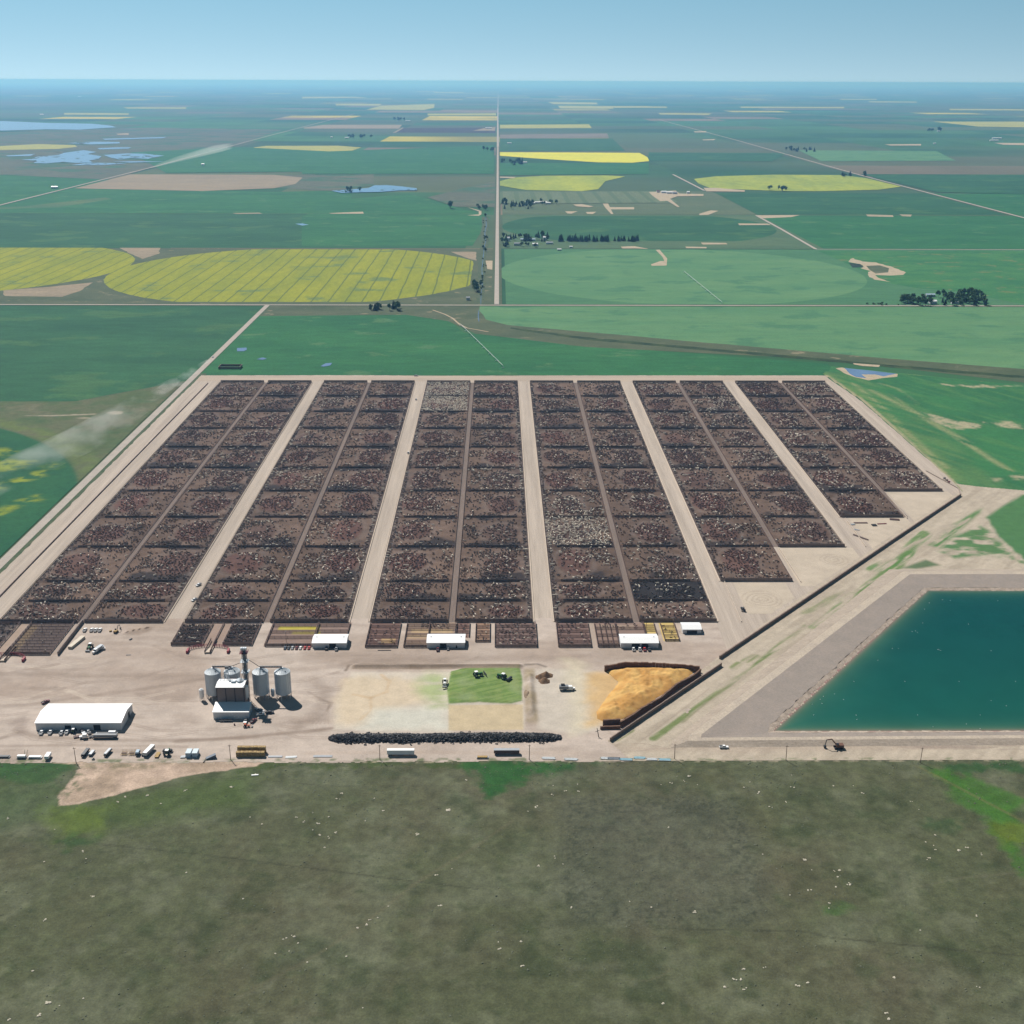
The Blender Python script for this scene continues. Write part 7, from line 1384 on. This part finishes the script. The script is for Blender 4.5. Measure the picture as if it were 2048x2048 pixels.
# ================================================================== STONES AND SCRUB IN THE PRAIRIE
m_stone = paint('pale_stone', (.46, .42, .33), .9, var=.2)
def stone_mesh(seed):
    bm = bmesh.new(); bmesh.ops.create_icosphere(bm, subdivisions=2, radius=1); rr = random.Random(seed)
    for v in bm.verts: v.co *= rr.uniform(.75, 1.15); v.co.z *= .55
    me = bpy.data.meshes.new('stone'); bm.to_mesh(me); bm.free(); me.materials.append(m_stone); return me
SM = [stone_mesh(i) for i in range(4)]
spots = [(f, u, v, k) for f, L_ in ((W1, [(962, 26, 2), (868, 70, 6), (700, 85, 5), (556, 105, 5), (475, 108, 5), (440, 130, 3), (606, 135, 1), (1288, 97, 3), (1276, 117, 2), (1120, 184, 2), (1150, 202, 2), (1180, 170, 1), (1200, 208, 3), (1240, 185, 1), (1378, 200, 1), (1414, 115, 2), (1450, 160, 3), (1690, 160, 8), (1755, 47, 2), (1575, 250, 7), (1210, 255, 2), (1240, 262, 2), (1262, 245, 3), (1225, 300, 1), (1180, 234, 1), (988, 212, 1), (943, 186, 1), (206, 232, 1), (30, 190, 3), (167, 353, 1), (325, 342, 1), (310, 315, 3), (350, 484, 4), (703, 394, 1), (168, 572, 3), (918, 492, 1), (1075, 643, 2), (1125, 658, 1), (1108, 632, 2), (1040, 697, 1), (1092, 688, 1), (1160, 730, 1), (1232, 680, 1), (1308, 708, 1), (1352, 600, 2), (1388, 588, 3), (1392, 570, 2), (1428, 562, 2), (1465, 520, 1), (1660, 515, 3), (1705, 380, 1), (1646, 406, 2), (1882, 680, 3), (1880, 654, 1), (186, 882, 9), (150, 927, 5), (228, 892, 1), (42, 946, 2), (318, 865, 1), (1370, 900, 1), (126, 762, 1)]),
    (W2, [(155, 135, 1), (200, 157, 2), (247, 130, 1), (155, 172, 2), (250, 155, 2), (92, 215, 3), (60, 232, 1), (670, 98, 5), (650, 118, 2), (700, 132, 1), (562, 132, 1), (600, 125, 2), (622, 100, 1), (898, 122, 1), (930, 162, 3), (875, 142, 1), (1058, 140, 2), (1055, 96, 1), (1034, 195, 3), (975, 216, 2), (1213, 136, 1), (1288, 136, 1), (1320, 165, 2), (1505, 192, 2), (1535, 225, 1), (1560, 347, 1), (1592, 375, 2), (1596, 321, 1), (1570, 410, 4), (1590, 360, 1), (1690, 380, 4), (1715, 366, 2), (1776, 393, 2), (1105, 415, 6), (945, 393, 1), (1130, 452, 1), (1235, 453, 5), (1215, 456, 3), (1268, 504, 5), (1228, 478, 1), (1218, 517, 2), (1120, 528, 4), (1047, 546, 1), (1200, 577, 2), (1194, 595, 1), (1745, 624, 2), (1538, 678, 1), (102, 435, 5), (162, 404, 2), (192, 430, 1), (218, 594, 2), (525, 592, 1), (443, 570, 1), (690, 610, 5), (590, 292, 1), (38, 812, 5), (28, 718, 2), (868, 825, 3), (950, 820, 2), (802, 893, 3), (838, 862, 3), (858, 862, 3), (875, 897, 3), (566, 950, 2), (1075, 887, 3), (1115, 874, 3), (1755, 889, 2), (1440, 854, 3), (1408, 990, 4), (1420, 1008, 8), (1450, 998, 5), (1392, 1015, 4), (1215, 997, 3), (1250, 1005, 3), (1185, 1008, 2), (1158, 1004, 1), (1790, 990, 2), (1830, 970, 4), (1855, 932, 3), (1805, 930, 2), (1900, 735, 4), (570, 1020, 2), (520, 925, 2), (1700, 75, 5), (1670, 88, 2), (1720, 95, 1), (1640, 70, 1), (40, 846, 1), (832, 970, 1)])) for u, v, k in L_]
st_n = 0
for f, u, v, k in spots:
    for q in range(k):
        if st_n >= 300: break
        x, y = f(u+random.uniform(-7, 7)*(k > 1), v+random.uniform(-4, 4)*(k > 1)); o = bpy.data.objects.new('stone', random.choice(SM)); COL.objects.link(o); s = random.uniform(.3, .58)*(1.0 if k < 8 else 1.4)
        o.location = (x, y, .12+.15*(y < 640)); o.scale = (s*random.uniform(.8, 1.4), s, s*.8); o.rotation_euler = (0, 0, random.uniform(0, 6)); st_n += 1
        px = 'left' if x < -90 else 'middle' if x < 70 else 'right'; py = 'near' if y < 470 else 'far' if y > 580 else 'central'
        if k == 1: px = 'lone, '+px
        tag(o, f"pale {'boulder' if s > .46 else 'stone'} lying in the {py} {px.replace('lone, ', '')} prairie grass, {'alone' if k == 1 else 'in a pair' if k == 2 else 'in a small cluster' if k < 5 else 'in a large cluster'}", 'stone', f"pale stones in the {py} {px.replace('lone, ', '')} prairie")
def scrub():
    rg = np.random.default_rng(8); n = 15000; x = rg.uniform(-330, 330, n*2); y = rg.uniform(338, 650, n*2)
    d = fbm(x, y, 22, 4, 83)+.5*(fbm(x, y, 6, 3, 87)-.5); k = rg.uniform(.35, .9, n*2) < d; x, y = x[k][:n], y[k][:n]; ok = poly_d(x, y, spit) > 2; x, y = x[ok], y[ok]; n = len(x)
    s = rg.uniform(.15, .42, n)**1.0*rg.choice([1, 1, 1, 1.7], n); V = []; F = []
    m = 6; base = []
    for i in range(m): a = 2*math.pi*i/m; base.append((math.cos(a), math.sin(a), 0))
    for i in range(m): a = 2*math.pi*(i+.5)/m; base.append((.7*math.cos(a), .7*math.sin(a), .75))
    base.append((0, 0, 1.0)); base = np.array(base); nf = [(i, (i+1) % m, m+i) for i in range(m)]+[((i+1) % m, m+(i+1) % m, m+i) for i in range(m)]+[(m+i, m+(i+1) % m, 2*m) for i in range(m)]; nf = np.array(nf)
    jit = rg.uniform(.7, 1.3, (n, 2*m+1, 1)); P = base[None]*jit*s[:, None, None]; P[..., 2] *= .7; P[..., 0] += x[:, None]; P[..., 1] += y[:, None]
    co = P.reshape(-1, 3).astype(np.float32); q = (nf[None]+(np.arange(n)*(2*m+1))[:, None, None]).reshape(-1, 3).astype(np.int32)
    me = bpy.data.meshes.new('sage_scrub'); me.vertices.add(len(co)); me.vertices.foreach_set('co', co.ravel()); me.loops.add(q.size); me.loops.foreach_set('vertex_index', q.ravel()); me.polygons.add(len(q)); me.polygons.foreach_set('loop_start', np.arange(0, q.size, 3, dtype=np.int32)); me.update(calc_edges=True)
    mt, nt, b = new_mat('sage_leaf'); b.inputs['Roughness'].default_value = .95; nt.links.new(ramp(nt, noise(nt, pos_map(nt), .35, 4, .8), [(.35, (.05, .06, .032)), (.5, (.08, .09, .055)), (.65, (.13, .135, .095))]), b.inputs['Base Color'])
    me.materials.append(mt); o = bpy.data.objects.new('sage_scrub', me); COL.objects.link(o); tag(o, 'low grey-green sage tufts scattered through the prairie', kind='stuff')
scrub()
# ================================================================== DUST
def dust(pts, name_label, dens, even=False):
    """a lumpy tapering tube along the road, filled with thin dust"""
    vs = []; fs = []; n = 14; m = len(pts)
    for i, (x, y, z, rx, rz_) in enumerate(pts):
        for q in range(n): a = 2*math.pi*q/n; vs.append((x+rx*math.cos(a)*(.9+.2*math.sin(3*a+i)), y+rx*.35*math.cos(a), max(.15, z+rz_*math.sin(a))))
    for i in range(m-1):
        for q in range(n): fs.append((i*n+q, i*n+(q+1) % n, (i+1)*n+(q+1) % n, (i+1)*n+q))
    fs += [tuple(range(n))[::-1], tuple(range((m-1)*n, m*n))]
    me = bpy.data.meshes.new('dust_plume'); me.from_pydata(vs, [], fs); bm = bmesh.new(); bm.from_mesh(me); bmesh.ops.recalc_face_normals(bm, faces=bm.faces); bm.to_mesh(me); bm.free(); mt = bpy.data.materials.new('dust'); mt.use_nodes = True; nt = mt.node_tree; nt.nodes.clear()
    v = nt.nodes.new('ShaderNodeVolumePrincipled'); v.inputs['Color'].default_value = (.99, .97, .94, 1); v.inputs['Anisotropy'].default_value = .35; out = nt.nodes.new('ShaderNodeOutputMaterial')
    g = pos_map(nt, .55, .55, 1); f = noise(nt, g, DUST_S, 4, .65); r_ = ramp(nt, f, [(.48, (0, 0, 0)), (.78, (1, 1, 1))]); mu = N(nt, 'ShaderNodeMath', operation='MULTIPLY'); nt.links.new(r_, mu.inputs[0]); mu.inputs[1].default_value = dens; (nt.links.new(mu.outputs[0], v.inputs['Density']) if not even else setattr(v.inputs['Density'], 'default_value', dens)); nt.links.new(v.outputs[0], out.inputs['Volume'])
    me.materials.append(mt); o = bpy.data.objects.new('dust_plume', me); COL.objects.link(o); tag(o, name_label, kind='stuff'); return o
DUST_S = .05
tr = Q1(1590, 50); road_x = XW
dust([(XW, tr[1]-6, 1.5, 1.5, 1.5), (XW-1, tr[1]-50, 3, 5, 3), (XW-5, tr[1]-120, 5, 9, 5), (XW-12, tr[1]-190, 6, 14, 6), (XW-20, tr[1]-240, 6, 10, 5)], 'dense pale dust trail directly behind the white truck on the left road', .028)
DUST_S = .03
dust([(XW-14, tr[1]-170, 5, 8, 5), (XW-22, tr[1]-260, 7, 20, 7), (XW-32, tr[1]-350, 9, 30, 8), (XW-44, tr[1]-440, 10, 38, 9), (XW-58, tr[1]-520, 10, 42, 10), (XW-72, tr[1]-600, 10, 38, 9), (XW-80, tr[1]-670, 8, 20, 7)], 'thin drifting dust cloud over the weedy field beside the left road', .016)
DUST_S = .012
t2 = A(800, 533)
dust([(t2[0], t2[1]+10, 2, 3, 2), (t2[0]+3, t2[1]+200, 8, 12, 8), (t2[0]+8, t2[1]+500, 14, 22, 13), (t2[0]+20, t2[1]+900, 20, 34, 18), (t2[0]+35, t2[1]+1300, 26, 40, 22), (t2[0]+50, t2[1]+1600, 26, 26, 18)], 'distant pale dust trail rising from the left section road', .0022, True)

# ================================================================== AIR
def haze():
    mb = MB(); mb.box(-175000, -175000, -3, 175000, 175000, 412)
    mt = bpy.data.materials.new('haze_air'); mt.use_nodes = True; nt = mt.node_tree; nt.nodes.clear()
    v = nt.nodes.new('ShaderNodeVolumePrincipled'); out = nt.nodes.new('ShaderNodeOutputMaterial')
    v.inputs['Color'].default_value = (0.23, 0.53, 1.0, 1); v.inputs['Absorption Color'].default_value = (.30, .40, .40, 1); v.inputs['Density'].default_value = HAZE_D; v.inputs['Anisotropy'].default_value = 0.3
    nt.links.new(v.outputs[0], out.inputs['Volume'])
    o = mb.build('haze', mt); tag(o, 'pale blue air haze lying over the whole plain', 'haze', kind='stuff'); del o['category']; return o
HAZE_D = 3.9e-5
haze()
